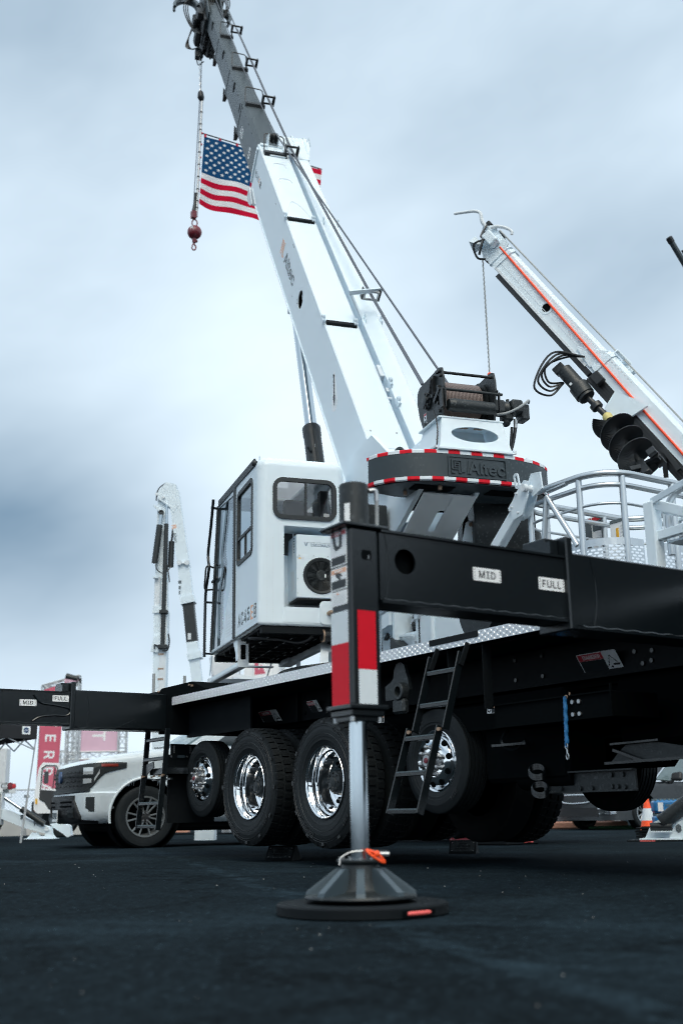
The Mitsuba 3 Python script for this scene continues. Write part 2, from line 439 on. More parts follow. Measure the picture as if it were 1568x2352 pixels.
# --- chassis
for y0 in (5.95, 6.85):
    T('frame_rail', [box(-11.3, -2.2, y0, y0 + 0.10, 0.92, 1.27, 0.01), box(-11.3, -2.2, y0 - 0.04, y0 + 0.14, 0.90, 0.92), box(-11.3, -2.2, y0 - 0.04, y0 + 0.14, 1.27, 1.29)], 'deep_black')
T('crossmember', [box(x, x + 0.16, 6.05, 6.85, 0.95, 1.25, 0.02) for x in np.arange(-11.2, -2.5, 0.95)], 'deep_black')
T('subframe', [box(-11.3, -2.2, 5.90, 7.15, 1.29, 1.585, 0.01), box(-11.35, -4.45, 7.15, 7.55, 1.33, 1.585, 0.02)], 'deep_black')
T('deck', [box(-11.40, -3.0, 5.212, 7.70, 1.588, 1.668, 0.004)], 'black_matt')
T('skirt', [box(-12.3, -4.4, 5.80, 5.82, 1.31, 1.586), *[box(x, x + 0.03, 5.75, 5.80, 1.31, 1.586) for x in (-11.9, -11.6, -9.7, -9.1, -7.3)], box(-11.4, -4.4, 5.30, 5.80, 1.58, 1.5875)], 'black_matt'); T('skirt', box(-11.40, -10.0, 5.40, 5.42, 1.245, 1.586), 'black_matt')
T('skirt', box(-11.37, -4.4, 7.55, 7.57, 1.24, 1.586), 'deep_black')
T('skirt_bolt', bolts([(x, 5.80, z) for x in (-10.8, -10.4, -9.6, -8.9, -6.5, -6.2) for z in (1.53, 1.38)] + [(x * 1.094, 5.80, 0.42 + (z - .42) * 1.094) for x, z in [(-4.86, 1.44), (-4.78, 1.43), (-4.84, 1.36), (-4.70, 1.35), (-4.78, 1.28), (-4.71, 1.29)]], NY, 0.016, 0.012, 8), 'black_paint', kind='stuff')
for x, L in ((-9.63, 1), (-8.29, 1)):
    T('drive_axle', [cyl((x, 5.6, 0.68), (x, 7.3, 0.68), 0.10, 20), tri(soft([(x - 0.05, 6.45, 0.68, 0.24), (x + 0.06, 6.45, 0.70, 0.22), (x, 6.15, 0.68, 0.12), (x, 6.75, 0.68, 0.12)]))], 'deep_black', 40)
    T('suspension_beam', [bar((x - 0.75, 6.0, 0.78), (x + 0.75, 6.0, 0.78), 0.12, 0.10), bar((x, 6.0, 0.7), (x, 6.0, 1.0), 0.25, 0.25), bar((x - 0.75, 6.95, 0.78), (x + 0.75, 6.95, 0.78), 0.12, 0.10), bar((x, 6.95, 0.7), (x, 6.95, 1.0), 0.25, 0.25)], 'deep_black')
for x in (-11.13, -7.06):
    T('lift_axle', [cyl((x, 5.7, 0.80), (x, 7.2, 0.80), 0.07, 16), bar((x, 6.0, 0.8), (x + 0.5, 6.0, 1.0), 0.1), bar((x, 6.9, 0.8), (x + 0.5, 6.9, 1.0), 0.1)], 'deep_black', 40)
    T('air_spring', [lathe([(0, 0), (0, 0.11), (0.04, 0.13), (0.10, 0.12), (0.14, 0.135), (0.2, 0.10), (0.22, 0)], (x + 0.12, y, 0.86), (0, 0, 1), 24) for y in (6.0, 6.9)], 'deep_black', 40)
T('hydraulic_tank', [box(-6.62, -5.75, 5.55, 5.95, 0.62, 1.25, 0.03)], 'deep_black')
T('gearbox', [box(-6.6, -5.8, 6.10, 6.80, 0.72, 0.95, 0.06), cyl((-9.6, 6.45, 0.75), (-6.5, 6.45, 0.72), 0.07, 14)], 'deep_black', 40)
T('air_tank', [cyl((-6.3, 5.66, 0.66), (-5.75, 5.66, 0.66), 0.10, 20)], 'deep_black', 40)
T('far_box', [box(-6.4, -3.0, 6.9, 7.5, 0.98, 1.25, 0.03)], 'deep_black')
T('front_box', [box(-5.55, -2.2, 5.85, 6.9, 0.84, 1.3, 0.03), box(-4.45, -2.2, 5.32, 5.85, 0.78, 1.6, 0.03)], 'deep_black')
# the carrier's own front, out of the picture to the right
T('carrier_cab', [box(-1.2, 1.6, 5.25, 7.65, 0.55, 1.55, 0.08), box(1.5, 4.0, 5.25, 7.65, 0.55, 1.9, 0.12), hull([(x + 2.1, y, z) for x, y, z in ((-0.6, 5.27, 1.9), (-0.6, 7.63, 1.9), (1.9, 5.27, 1.9), (1.9, 7.63, 1.9), (-0.5, 5.35, 2.95), (-0.5, 7.55, 2.95), (1.3, 5.35, 2.95), (1.3, 7.55, 2.95))])], 'black_paint')
T('carrier_window', hull([(1.9, 5.27, 1.95), (3.6, 5.27, 1.95), (1.9, 5.33, 2.75), (3.25, 5.33, 2.75), (1.9, 5.29, 1.95)]), 'dark_glass')
T('tool_locker', [box(-3.0, -1.3, 5.3, 7.6, 0.6, 2.7, 0.04)], 'black_paint')
# diamond plate along the deck's edge
DT = part(CT, 'deck_trim', [box(-11.412, -3.0, 5.196, 5.212, 1.590, 1.675), box(-11.412, -3.0, 5.196, 5.36, 1.672, 1.678), box(-11.416, -11.412, 5.196, 5.36, 1.590, 1.677)], 'tread_plate')
lug = []
for i, x in enumerate(np.arange(-11.39, -3.05, 0.0335)):
    for j, z in enumerate((1.602, 1.622, 1.643, 1.664)):
        a = math.radians(50 if (i + j) % 2 else 130); d = A([math.cos(a), 0, math.sin(a)]) * 0.0115; p = A([x, 5.196, z]); q = A([-d[2], 0, d[0]]) * 0.26
        if -6.777 < x < -6.205 and z > 1.63: continue
        V = [p - d, p + q, p + d, p - q, p - d * 0.35 + A([0, -.0032, 0]), p + d * 0.35 + A([0, -.0032, 0])]
        lug.append(hull(V))
part(DT, 'tread_lug', cat(*lug), 'tread_shine', kind='stuff')
part(DT, 'anti_slip_strip', box(-6.777, -6.205, 5.190, 5.1958, 1.632, 1.677), 'black_matt')
# rear outrigger housing on the deck, two white stake tubes
T('rear_housing', [prism([(-11.76, 1.300), (-11.76, 1.775), (-11.70, 1.80), (-10.93, 1.80), (-10.62, 1.70), (-10.62, 1.679), (-11.418, 1.679), (-11.418, 1.300)], 5.20, 7.70, 'xz'), box(-11.764, -11.70, 5.19, 5.196, 1.32, 1.76)], 'deep_black')
T('housing_bolt', bolts([(-11.73, 5.19, 1.36), (-11.73, 5.19, 1.70), (-10.97, 5.20, 1.765), (-10.9, 5.2, 1.75)], NY, 0.012, 0.02), 'bronze')
for x, y, h in ((-11.93, 5.20, 1.99), (-11.86, 5.55, 1.975)):
    T('stake_tube', cyl((x, y, 1.72), (x, y, h), 0.017, 14), 'sleeve_grey', 40)
T('stake_bracket', [box(-11.97, -11.76, 5.15, 5.27, 1.72, 1.765), box(-11.92, -11.76, 5.5, 5.6, 1.70, 1.74)], 'black_matt')

# --- outriggers
def cut_plate(poly, y0, y1, plane='yz'): return prism(poly, y0, y1, plane)

def outrigger(xf, near=True):
    """xf: the x of the beam's face that looks forward; the beam runs along y to the truck"""
    O = new(CT, 'outrigger'); W = 0.165; xm = xf - W / 2
    P = lambda n, m_, mt, s=False, **k: part(O, n, m_, mt, s, **k)
    beam = sbox(2.945, 1.372, 4.45, 1.694)
    face = beam.difference(affinity.scale(Point(3.092, 1.567).buffer(1.0, quad_segs=12), 0.061, 0.061)) if near else beam
    hole_z = 1.567
    lip = 0.013
    P('inner_beam', [prism(face, xf - 0.012, xf, 'yz'), prism(beam, xf - W, xf - W + 0.012, 'yz'), box(xf - W + 0.012, xf - 0.012, 2.945, 4.45, 1.682, 1.694), box(xf - W + 0.012, xf - 0.012, 2.945, 4.45, 1.372, 1.384), box(xf - W - lip, xf + lip, 2.95, 4.45, 1.694, 1.706), box(xf - W - lip, xf + lip, 2.95, 4.45, 1.357, 1.372)], 'black_paint')
    P('beam_weld', [tube([(xf + 0.004, y + 0, 1.373 + 0.003 * math.sin(y * 60)) for y in np.arange(2.96, 4.15, 0.02)], 0.006, 6), tube([(xf + 0.001, 2.975 + 0.022 * math.sin((z - 1.37) / 0.32 * math.pi), z) for z in np.linspace(1.375, 1.69, 16)], 0.0028, 6)], 'black_paint', 50)
    ob = sbox(4.145, 1.325, 5.45, 1.722)
    P('outer_beam', [box(xf - W - 0.02, xf + 0.022, 4.15, 5.45, 1.335, 1.726, 0.008), box(xf - W - 0.03, xf + 0.034, 4.15, 5.3, 1.322, 1.335)], 'black_paint')
    P('beam_weld', [tube([(xf + 0.026, y, 1.337 + 0.003 * math.sin(y * 47)) for y in np.arange(4.2, 5.2, 0.02)], 0.007, 6), tube([(xf + 0.0225, 4.285 + 0.035 * math.sin((z - 1.33) / 0.39 * math.pi), z) for z in np.linspace(1.34, 1.715, 16)], 0.003, 6)], 'black_paint', 50)
    P('collar', [box(xf - W - 0.05, xf + 0.03, 4.115, 4.165, 1.315, 1.81, 0.008), box(xf - W - 0.035, xf - 0.03, 4.02, 4.115, 1.712, 1.80, 0.004), box(xf - W - 0.05, xf + 0.01, 4.02, 4.04, 1.71, 1.775)], 'black_paint')
    if not near:
        P('hose_guard', [tube(smooth_path([(xf + 0.008, 3.72, 1.39), (xf + 0.008, 3.80, 1.435), (xf + 0.008, 3.95, 1.455), (xf + 0.008, 4.07, 1.455), (xf + 0.008, 4.12, 1.49), (xf + 0.008, 4.10, 1.53), (xf + 0.008, 3.95, 1.56), (xf + 0.008, 3.80, 1.58), (xf + 0.008, 3.72, 1.66)], 6), 0.009, 6)], 'black_paint', 50)
        P('gusset', [prism([(4.62, 1.34), (4.82, 1.43), (5.15, 1.43), (5.15, 1.34)], xf + 0.022, xf + 0.05, 'yz')], 'black_paint')
    # post, jack cylinder, rod, float
    yc, xc = 2.862, xf - 0.083; r = 0.0825
    holes = []
    post = tri(soft([(xc + sx * (r - 0.018), yc + sy * (r - 0.018), z, 0.018) for sx in (1, -1) for sy in (1, -1) for z in (0.895, 1.688)], 16))
    P('post', post, 'black_paint', 35)
    if near:
        P('post_slot', prism(rrect(2.845, 2.898, 1.553, 1.598, 0.012), xf, xf + 0.0015, 'yz'), 'deep_black')
        P('beam_hole', prism(affinity.scale(Point(3.092, 1.567).buffer(1.0, quad_segs=12), 0.070, 0.068), xf - 0.06, xf - 0.05, 'yz'), 'deep_black')
        P('slot_pin', cyl((xf + 0.001, 2.882, 1.558), (xf + 0.004, 2.882, 1.574), 0.004), 'steel')
    P('post_cap', [box(xc - 0.112, xc + 0.10, yc - 0.125, yc + 0.135, 1.703, 1.722, 0.006)], 'black_paint')
    P('jack_cylinder', [lathe([(0, 0.0), (0, 0.070), (0.205, 0.070), (0.212, 0.064), (0.214, 0)], (xc, yc + 0.0, 1.72), (0, 0, 1), 40), lathe([(0.0, 0.0712), (0.004, 0.0712)], (xc, yc, 1.83), (0, 0, 1), 40)], 'winch_black', 35)
    P('bar_code', mv(box(-0.014, 0.014, -0.046, 0.046, 0, 0.001), orient((xc + 0.035, yc - 0.0612, 1.78), (1.0, 0.55, 0), (0, 0, 1))), 'sticker_white')
    P('hose_fitting', [tube(smooth_path([(xc + 0.04, yc + 0.06, 1.90), (xc + 0.05, yc + 0.088, 1.905), (xc + 0.052, yc + 0.095, 1.885), (xc + 0.052, yc + 0.096, 1.85)], 5), 0.012, 10)], 'steel', 40)
    P('jack_hose', [tube(smooth_path([(xc + 0.052, yc + 0.096, 1.86), (xc + 0.050, yc + 0.097, 1.80), (xc + 0.045, yc + 0.098, 1.70)], 6), 0.0095, 10)], 'sleeve_grey', 40)
    P('post_flange', [box(xc - 0.10, xc + 0.10, yc - 0.105, yc + 0.105, 0.868, 0.888, 0.004), box(xc - 0.088, xc + 0.088, yc - 0.09, yc + 0.09, 0.836, 0.869, 0.006), box(xc - 0.075, xc + 0.075, yc - 0.08, yc + 0.08, 0.820, 0.837)], 'black_paint')
    P('flange_bolt', bolts([(xc + sx * 0.068, yc + sy * 0.072, 0.836) for sx in (1, -1) for sy in (1, -1)], (0, 0, -1), 0.013, 0.022, 8), 'steel')
    P('jack_rod', lathe([(0, 0), (0, 0.040), (0.60, 0.040), (0.60, 0)], (xc, yc, 0.225), (0, 0, 1), 48), 'chrome_rod', 35)
    # round float: foot with eight ribs
    foot = [lathe([(0.065, 0), (0.065, 0.238), (0.071, 0.243), (0.080, 0.240), (0.084, 0.17), (0.090, 0.115), (0.104, 0.098), (0.15, 0.088), (0.20, 0.084), (0.207, 0.08), (0.207, 0.06), (0.21, 0)], (xc, yc, 0), (0, 0, 1), 56)]
    P('float_foot', foot, 'winch_black', 40)
    for k in range(8):
        a = math.radians(k * 45 + 11); d = A([math.cos(a), math.sin(a), 0]); t = A([-d[1], d[0], 0]); c = A([xc, yc, 0])
        V = [c + d * rr + t * (s * w_) + A([0, 0, z]) for rr, z, w_ in ((0.08, 0.08, 0.017), (0.085, 0.192, 0.016), (0.110, 0.188, 0.016), (0.236, 0.096, 0.019), (0.240, 0.08, 0.02)) for s in (1, -1)]
        P('float_rib', hull(V), 'cast_steel')
    P('float_plate', [lathe([(0.0, 0), (0.0, 0.088), (0.012, 0.105), (0.019, 0.105), (0.021, 0.05), (0.021, 0.0)], (xc, yc, 0.207), (0, 0, 1), 40), box(xc - 0.06, xc + 0.06, yc + 0.03, yc + 0.11, 0.255, 0.262)], 'winch_black', 35)
    P('float_bolt', bolts([(xc + 0.088 * math.cos(a), yc + 0.088 * math.sin(a), 0.226) for a in np.arange(0, 6.2, 0.52)], (0, 0, 1), 0.007, 0.010), 'steel')
    P('quick_pin', [cyl((xc + 0.05, yc + 0.045, 0.247), (xc + 0.075, yc + 0.10, 0.247), 0.011, 12)], 'steel', 40)
    P('pin_cable', [tube(smooth_path([(xc + 0.05, yc - 0.02, 0.262), (xc + 0.02, yc - 0.06, 0.258), (xc - 0.0, yc - 0.10, 0.235), (xc + 0.01, yc - 0.115, 0.205)], 6), 0.004, 6)], 'steel', 40)
    if near:
        loop = smooth_path([(xc + 0.075, yc - 0.02, 0.268), (xc + 0.098, yc + 0.02, 0.252), (xc + 0.108, yc + 0.045, 0.226), (xc + 0.108, yc + 0.052, 0.214), (xc + 0.104, yc + 0.03, 0.222), (xc + 0.09, yc - 0.01, 0.250), (xc + 0.075, yc - 0.02, 0.268)], 6)
        P('orange_handle', [tube(loop, 0.0062, 8), ball((xc + 0.10, yc + 0.02, 0.25), 0.014)], 'orange_plastic', 50)
    # signs and tapes
    Mx = lambda y, z: frame((xf + 0.0005, y, z), (0, 1, 0), (0, 0, 1), (1, 0, 0))
    My = lambda x, z: frame((x, yc - r - 0.0005, z), (1, 0, 0), (0, 0, 1), (0, -1, 0))
    for name, y, z in (('MID', 3.592, 1.552), ('FULL', 4.022, 1.546)):
        if not near: y, z = (3.668, 1.576) if name == 'MID' else (4.012, 1.632); z -= 0.0
        s = sticker(O, 'position_plate', Mx(y, z), 0.178, 0.066, label='white plate with rounded corners reading ' + name)
        part(s, 'lettering', spaced(name, 0.036, frame((xf + 0.0024, y, z), (0, 1, 0), (0, 0, 1), (1, 0, 0)), 0.0012, True, 0.26), 'sticker_black')
        arrows = [Polygon([(s_ * 0.086, q), (s_ * 0.078, q + 0.004), (s_ * 0.078, q - 0.004)]) for s_ in (1, -1) for q in (-0.022, -0.008, 0.008, 0.022)]
        part(s, 'arrow_mark', mv(prism(unary_union(arrows), 0.002, 0.003, 'xy'), Mx(y, z)), 'sticker_black')
    if near:
        for (a, b, c, d, m_) in ((2.815, 2.914, 1.046, 1.314, 'red_tape'), (2.817, 2.916, 0.892, 1.0455, 'white_tape')):
            P('reflective_tape', prism(sbox(a, c, b, d), xf, xf + 0.0015, 'yz'), m_, label=('red' if m_[0] == 'r' else 'white') + ' reflective tape on the wide post face')
        for (c, d, m_) in ((1.168, 1.315, 'white_tape'), (0.892, 1.1675, 'red_tape')):
            P('reflective_tape', box(xc - 0.080, xc + 0.060, yc - r - 0.0015, yc - r, c, d), m_, label=('red' if m_[0] == 'r' else 'white') + ' reflective tape on the narrow post face')
        y_ = lambda t_: yc - r - t_
        for z0, z1, kind in ((1.530, 1.700, 'd'), (1.418, 1.522, 'w'), (1.345, 1.412, 'n')):
            s = P('warning_sticker', box(xc - 0.078, xc + 0.058, y_(0.0015), y_(0), z0, z1), 'sticker_white', label={'d': 'white and red danger sticker with a crushed foot drawing', 'w': 'white and orange warning sticker with a hand drawing', 'n': 'plain white notice sticker with fine print'}[kind])
            q = lambda x0, x1, a, b, m_, n_='print': part(s, n_, box(xc + x0, xc + x1, y_(0.0025), y_(0.0015), a, b), m_)
            if kind == 'n':
                for k in range(5): q(-0.06, 0.035 + 0.01 * (k % 2), z1 - 0.022 - k * 0.009, z1 - 0.0195 - k * 0.009, 'letter_pale')
                part(s, 'lettering', text('Altec', 0.007, My(xc, z1 - 0.012) @ frame((-0.02, 0, 0.002), (1, 0, 0), (0, 1, 0), (0, 0, 1)), 0.001, True, True), 'letter_orange')
            else:
                q(-0.072, 0.052, z1 - 0.026, z1 - 0.006, 'sticker_red' if kind == 'd' else 'letter_orange')
                part(s, 'lettering', text('DANGER' if kind == 'd' else 'WARNING', 0.010, frame((xc - 0.01, y_(0.0026), z1 - 0.016), (1, 0, 0), (0, 0, 1), (0, -1, 0)), 0.001, True, True), 'sticker_white')
                q(-0.070, 0.050, z0 + 0.006, z0 + 0.045, 'sticker_black')
                for k in range(4): q(-0.06, 0.04, z0 + 0.012 + k * 0.008, z0 + 0.0135 + k * 0.008, 'letter_pale') if 0 else None
                if kind == 'd':
                    leg = unary_union([LineString([(-0.045, 0.066), (-0.028, 0.0), (-0.015, -0.012)]).buffer(0.011), LineString([(0.02, 0.066), (0.018, 0.0)]).buffer(0.012), LineString([(-0.02, -0.014), (0.02, -0.006)]).buffer(0.008)])
                else:
                    leg = unary_union([LineString([(-0.035, 0.02), (0.0, 0.012), (0.02, 0.0)]).buffer(0.006), LineString([(-0.02, 0.008), (0.01, -0.016)]).buffer(0.007), Polygon([(0, 0.02), (0.02, 0.005), (0.0, -0.01)])])
                part(s, 'pictogram', mv(prism(leg, 0, 0.001, 'xy'), frame((xc - 0.01, y_(0.0015), (z0 + z1) / 2 + (0.012 if kind == 'd' else 0.012)), (1, 0, 0), (0, 0, 1), (0, -1, 0))), 'sticker_black')
    return O


outrigger(-4.2, True); outrigger(-11.6, False)
# the far rear outrigger: what shows under the chassis
O3 = new(CT, 'outrigger'); xc, yc = -11.75, 10.05
part(O3, 'inner_beam', box(-11.77, -11.6, 7.7, 10.1, 1.37, 1.69, 0.01), 'black_paint')
part(O3, 'post', box(xc - 0.083, xc + 0.083, yc - 0.083, yc + 0.083, 0.87, 1.72, 0.015), 'black_paint')
part(O3, 'jack_rod', cyl((xc, yc, 0.2), (xc, yc, 0.9), 0.04, 24), 'chrome_rod', 40)
part(O3, 'float_foot', [lathe([(0.065, 0), (0.065, 0.242), (0.086, 0.243), (0.115, 0.135), (0.148, 0.098), (0.21, 0.088), (0.215, 0)], (xc, yc, 0), (0, 0, 1), 40)] + [hull([A([xc, yc, 0]) + A([math.cos(a), math.sin(a), 0]) * rr + A([-math.sin(a), math.cos(a), 0]) * s * 0.017 + A([0, 0, z]) for rr, z in ((0.08, 0.08), (0.1, 0.19), (0.236, 0.09)) for s in (1, -1)]) for a in np.arange(0.2, 6.2, 0.785)], 'cast_steel', 40)

# --- wheels
def tyre_mesh(c, ax, r, w, rim, ribs):
    b = rim + 0.012
    prof = [(-w * 0.40, b), (-w * 0.50, b + (r - b) * 0.35), (-w * 0.50, b + (r - b) * 0.60), (-w * 0.46, r - 0.035), (-w * 0.43, r - 0.012), (-w * 0.40, r - 0.003)]
    n = 5
    for k in range(n):
        x0 = -w * 0.40 + (k + 0.5) * (w * 0.8 / n)
        prof += [(x0 - 0.006, r), (x0 - 0.004, r - 0.014), (x0 + 0.004, r - 0.014), (x0 + 0.006, r)] if ribs else []
    tail = [(-a, q) for a, q in prof[:6]][::-1]
    # raised rings on the outer wall
    w5 = tail
    full = prof + w5
    full = full[:-2] + [(w * 0.492, b + (r - b) * 0.62), (w * 0.497, b + (r - b) * 0.60), (w * 0.497, b + (r - b) * 0.36), (w * 0.480, b + (r - b) * 0.33), (w * 0.480, b + (r - b) * 0.22), (w * 0.462, b + (r - b) * 0.2), (w * 0.40, b)]
    return lathe(full, c, ax, 72)


def tread_blocks(c, ax, r, w, n=44):
    ax = unit(ax); e = unit(np.cross((0, 0, 1.0), ax)); up = np.cross(ax, e); out = []
    for k in range(n):
        for side, off in ((1, 0.0), (-1, 0.5), (0, 0.25)):
            a = (k + off) / n * 2 * math.pi; rad = e * math.sin(a) + up * math.cos(a); tan = e * math.cos(a) - up * math.sin(a)
            o = A(c) + rad * (r - 0.004); M = frame(o, ax, tan, rad); L = 2 * math.pi * r / n * 0.80
            if side == 0: q = [hull([(x * w * 0.12, y * L * 0.5 * (1 - 0.3 * abs(x)), z) for x in (-1, 1) for y in (-1, 1) for z in (-0.004, 0.015)])]
            else:
                q = [hull([(side * w * 0.20, -L * .38, -.004), (side * w * 0.20, L * .38, -.004), (side * w * .455, -L * .5, -.022), (side * w * .455, L * .5, -.022), (side * w * .21, -L * .35, .014), (side * w * .21, L * .35, .014), (side * w * .425, -L * .48, .008), (side * w * .425, L * .48, .008)])]
            out += [mv(m_, M) for m_ in q]
    return cat(*out)


def drive_wheel(x, side, near):
    """twin drive wheel; side -1: the camera's side"""
    ax = A([0, float(side), 0]); yf = 5.20 if side < 0 else 7.42; K = new(CT, 'wheel'); z = 0.68; r = 0.545; w = 0.285
    c1 = A([x, yf - side * 0.115, z]); c2 = A([x, yf - side * 0.455, z])
    t = part(K, 'tyre', tyre_mesh(c1, ax, r - 0.012, w, 0.290, False), 'rubber', 35)
    part(K, 'tread', tread_blocks(c1, ax, r - 0.012, w), 'tread_rubber', kind='stuff')
    t2 = part(K, 'tyre', tyre_mesh(c2, ax, r - 0.012, w, 0.290, False), 'rubber', 35)
    if near:
        part(K, 'tread', tread_blocks(c2, ax, r - 0.012, w), 'tread_rubber', kind='stuff')
        o = c1 + ax * (w * 0.497)
        part(K, 'sidewall_lettering', [ring_text('Continental', 0.042, o, ax, 0.445, math.radians(200), out=False), ring_text('Continental', 0.042, o, ax, 0.445, math.radians(20)), ring_text('HSC 3', 0.034, o, ax, 0.445, math.radians(270)), ring_text('R 22.5', 0.03, o, ax, 0.445, math.radians(125))], 'hose', kind='stuff')
        part(K, 'sidewall_mark', [lathe([(0, q - 0.002), (0.0025, q), (0, q + 0.002)], o, ax, 72) for q in (0.405, 0.475, 0.492)] + [mv(box(-0.02, 0.02, 0.492, 0.516, 0, 0.003), orient(o, e_, np.cross(ax, e_))) for e_ in [A([math.cos(a), 0, math.sin(a)]) for a in np.arange(0, 6.2, 0.52)]], 'hose', kind='stuff')
    rim = [(0.006, 0.287), (0.014, 0.293), (0.016, 0.299), (0.010, 0.303), (0.002, 0.300), (-0.004, 0.286), (-0.030, 0.273), (-0.050, 0.268), (-0.066, 0.270), (-0.070, 0.258), (-0.088, 0.250), (-0.105, 0.247), (-0.16, 0.242), (-0.182, 0.232), (-0.196, 0.212), (-0.205, 0.18), (-0.205, 0.12), (-0.206, 0.0)]
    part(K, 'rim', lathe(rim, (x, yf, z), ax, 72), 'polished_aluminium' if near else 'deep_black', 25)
    up = A([0, 0, 1.0]); e = A([1.0, 0, 0]); pos = lambda rr, a, d: A([x, yf, z]) + (e * math.cos(a) + up * math.sin(a)) * rr + ax * d
    part(K, 'hand_hole', [cyl(pos(0.195, a, -0.206), pos(0.190, a, -0.195), 0.020, 14) for a in np.arange(0.3, 6.3, math.pi / 5)], 'deep_black')
    part(K, 'hub', lathe([(-0.205, 0.115), (-0.17, 0.112), (-0.165, 0.095), (-0.085, 0.090), (-0.075, 0.075), (-0.075, 0.05), (-0.065, 0.045), (-0.06, 0)], (x, yf, z), ax, 36), 'winch_black', 40)
    part(K, 'wheel_nut', [lathe([(0, 0.021), (0.012, 0.021), (0.014, 0.016), (0.036, 0.015), (0.05, 0.011), (0.056, 0)], pos(0.142, a, -0.205), ax, 10) for a in np.arange(0, 6.2, math.pi / 5)], 'winch_black', 40)
    part(K, 'hub_stud', [cyl(pos(0.075, a, -0.085), pos(0.075, a, -0.066), 0.009, 6) for a in np.arange(0, 6.2, math.pi / 4)], 'winch_black')


def tag_wheel(x, side, near, word):
    ax = A([0, float(side), 0]); yf = 6.45 + side * 1.0; K = new(CT, 'wheel'); z = 0.802; r = 0.397; w = 0.235
    c1 = A([x, yf - side * 0.085, z])
    part(K, 'tyre', tyre_mesh(c1, ax, r, w, 0.225, True), 'rubber', 35)
    if near:
        o = c1 + ax * (w * 0.497)
        part(K, 'sidewall_lettering', [ring_text(word, 0.032, o, ax, 0.325, math.radians(a)) for a in (-40, 130)], 'hose', kind='stuff')
    rim = [(0.000, 0.215), (0.006, 0.222), (0.012, 0.232), (0.008, 0.238), (-0.002, 0.236), (-0.004, 0.222), (-0.018, 0.214), (-0.020, 0.206), (0.0, 0.198), (0.022, 0.186), (0.034, 0.165), (0.040, 0.140), (0.042, 0.128), (0.036, 0.122), (0.036, 0.06), (0.036, 0)]
    part(K, 'rim', lathe(rim, (x, yf, z), ax, 64), 'polished_aluminium', 25)
    up = A([0, 0, 1.0]); e = A([1.0, 0, 0]); pos = lambda rr, a, d: A([x, yf, z]) + (e * math.cos(a) + up * math.sin(a)) * rr + ax * d
    n_ = lambda a: unit((e * math.cos(a) + up * math.sin(a)) * 0.5 + ax)
    part(K, 'hand_hole', [cyl(pos(0.175, a, 0.020), pos(0.175, a, 0.020) + n_(a) * 0.016, 0.024, 16) for a in np.arange(0.15, 6.3, math.pi / 5)], 'deep_black')
    part(K, 'hub', lathe([(0.036, 0.085), (0.05, 0.082), (0.055, 0.055), (0.10, 0.050), (0.112, 0.044), (0.112, 0)], (x, yf, z), ax, 30), 'steel', 40)
    part(K, 'hub_cap', lathe([(0.112, 0.022), (0.120, 0.02), (0.122, 0)], (x, yf, z), ax, 20), 'hook_red', 40)
    part(K, 'wheel_nut', [lathe([(0, 0.019), (0.012, 0.019), (0.014, 0.014), (0.040, 0.014), (0.048, 0.020), (0.062, 0.019), (0.070, 0.010), (0.072, 0)], pos(0.105, a, 0.034), ax, 10) for a in np.arange(0.25, 6.4, math.pi / 4)], 'steel', 40)


tag_wheel(-11.13, -1, True, 'LHT'); drive_wheel(-9.63, -1, True); drive_wheel(-8.29, -1, True); tag_wheel(-7.06, -1, True, 'G114')
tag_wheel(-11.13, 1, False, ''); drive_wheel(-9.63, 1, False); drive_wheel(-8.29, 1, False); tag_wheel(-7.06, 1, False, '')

# --- ladders, flap, castings, stickers on the chassis
def ladder(xl, xr, pts, rungs, up, hinge=None):
    """pts: (y, z) along the rails"""
    L = new(CT, 'ladder')
    for x in (xl, xr):
        for (a, b) in pts:
            part(L, 'rail', bar((x, a[0], a[1]), (x, b[0], b[1]), 0.013, 0.062, up=up, bev=0.003), 'black_paint')
    for y, z in rungs:
        r = part(L, 'rung', [box(xl + 0.006, xr - 0.006, y - 0.028, y + 0.028, z - 0.026, z, 0.003)], 'black_paint')
        part(r, 'grip_teeth', cat(*[hull([(x + dx, y + dy, z + dz) for dx, dy, dz in ((-.006, -.028, 0), (.006, -.028, 0), (0, -.024, .010), (-.006, .028, 0), (.006, .028, 0), (0, .024, .010))]) for x in np.arange(xl + 0.02, xr - 0.015, 0.021)]), 'cast_steel', kind='stuff')
    for p in hinge or []:
        part(L, 'hinge_bolt', bolts([(xl, p[0], p[1]), (xr, p[0], p[1])], (0.6, -1, 0), 0.014, 0.035, 8), 'bronze')
    return L


def lean(x, z, xr):                                        # measured on y = 5.15, moved out along the leaning ladder
    k = xr / x; return (5.15 * k, 0.42 + (z - 0.42) * k)


L1 = ladder(-6.70, -6.345, [((5.15, 1.535), lean(-6.934, 1.00, -6.70)), (lean(-7.0, 1.03, -6.70), lean(-7.298, 0.405, -6.70))],
            [lean(-6.742, 1.425, -6.70), lean(-6.844, 1.195, -6.70), lean(-7.038, 0.966, -6.70), lean(-7.168, 0.712, -6.70), lean(-7.288, 0.44, -6.70)], (0, 1, 0.25), [lean(-7.0, 1.005, -6.70)])
part(L1, 'bracket', [bar((x + 0.012, 5.13, 1.44), (x + 0.03, 5.19, 1.60), 0.012, 0.04, (0, 1, 0)) for x in (-6.70, -6.345)] + [box(-6.60, -6.594, 5.22, 5.30, 1.25, 1.58), box(-6.20, -6.194, 5.22, 5.30, 1.12, 1.58)], 'black_matt')
ladder(-11.93, -11.40, [((5.15, 1.34), (5.12, 0.83)), ((5.115, 0.86), (5.06, 0.28))], [(5.15, 1.245), (5.13, 1.035), (5.085, 0.565), (5.07, 0.325)], (0, 1, 0.1), [(5.115, 0.845)])
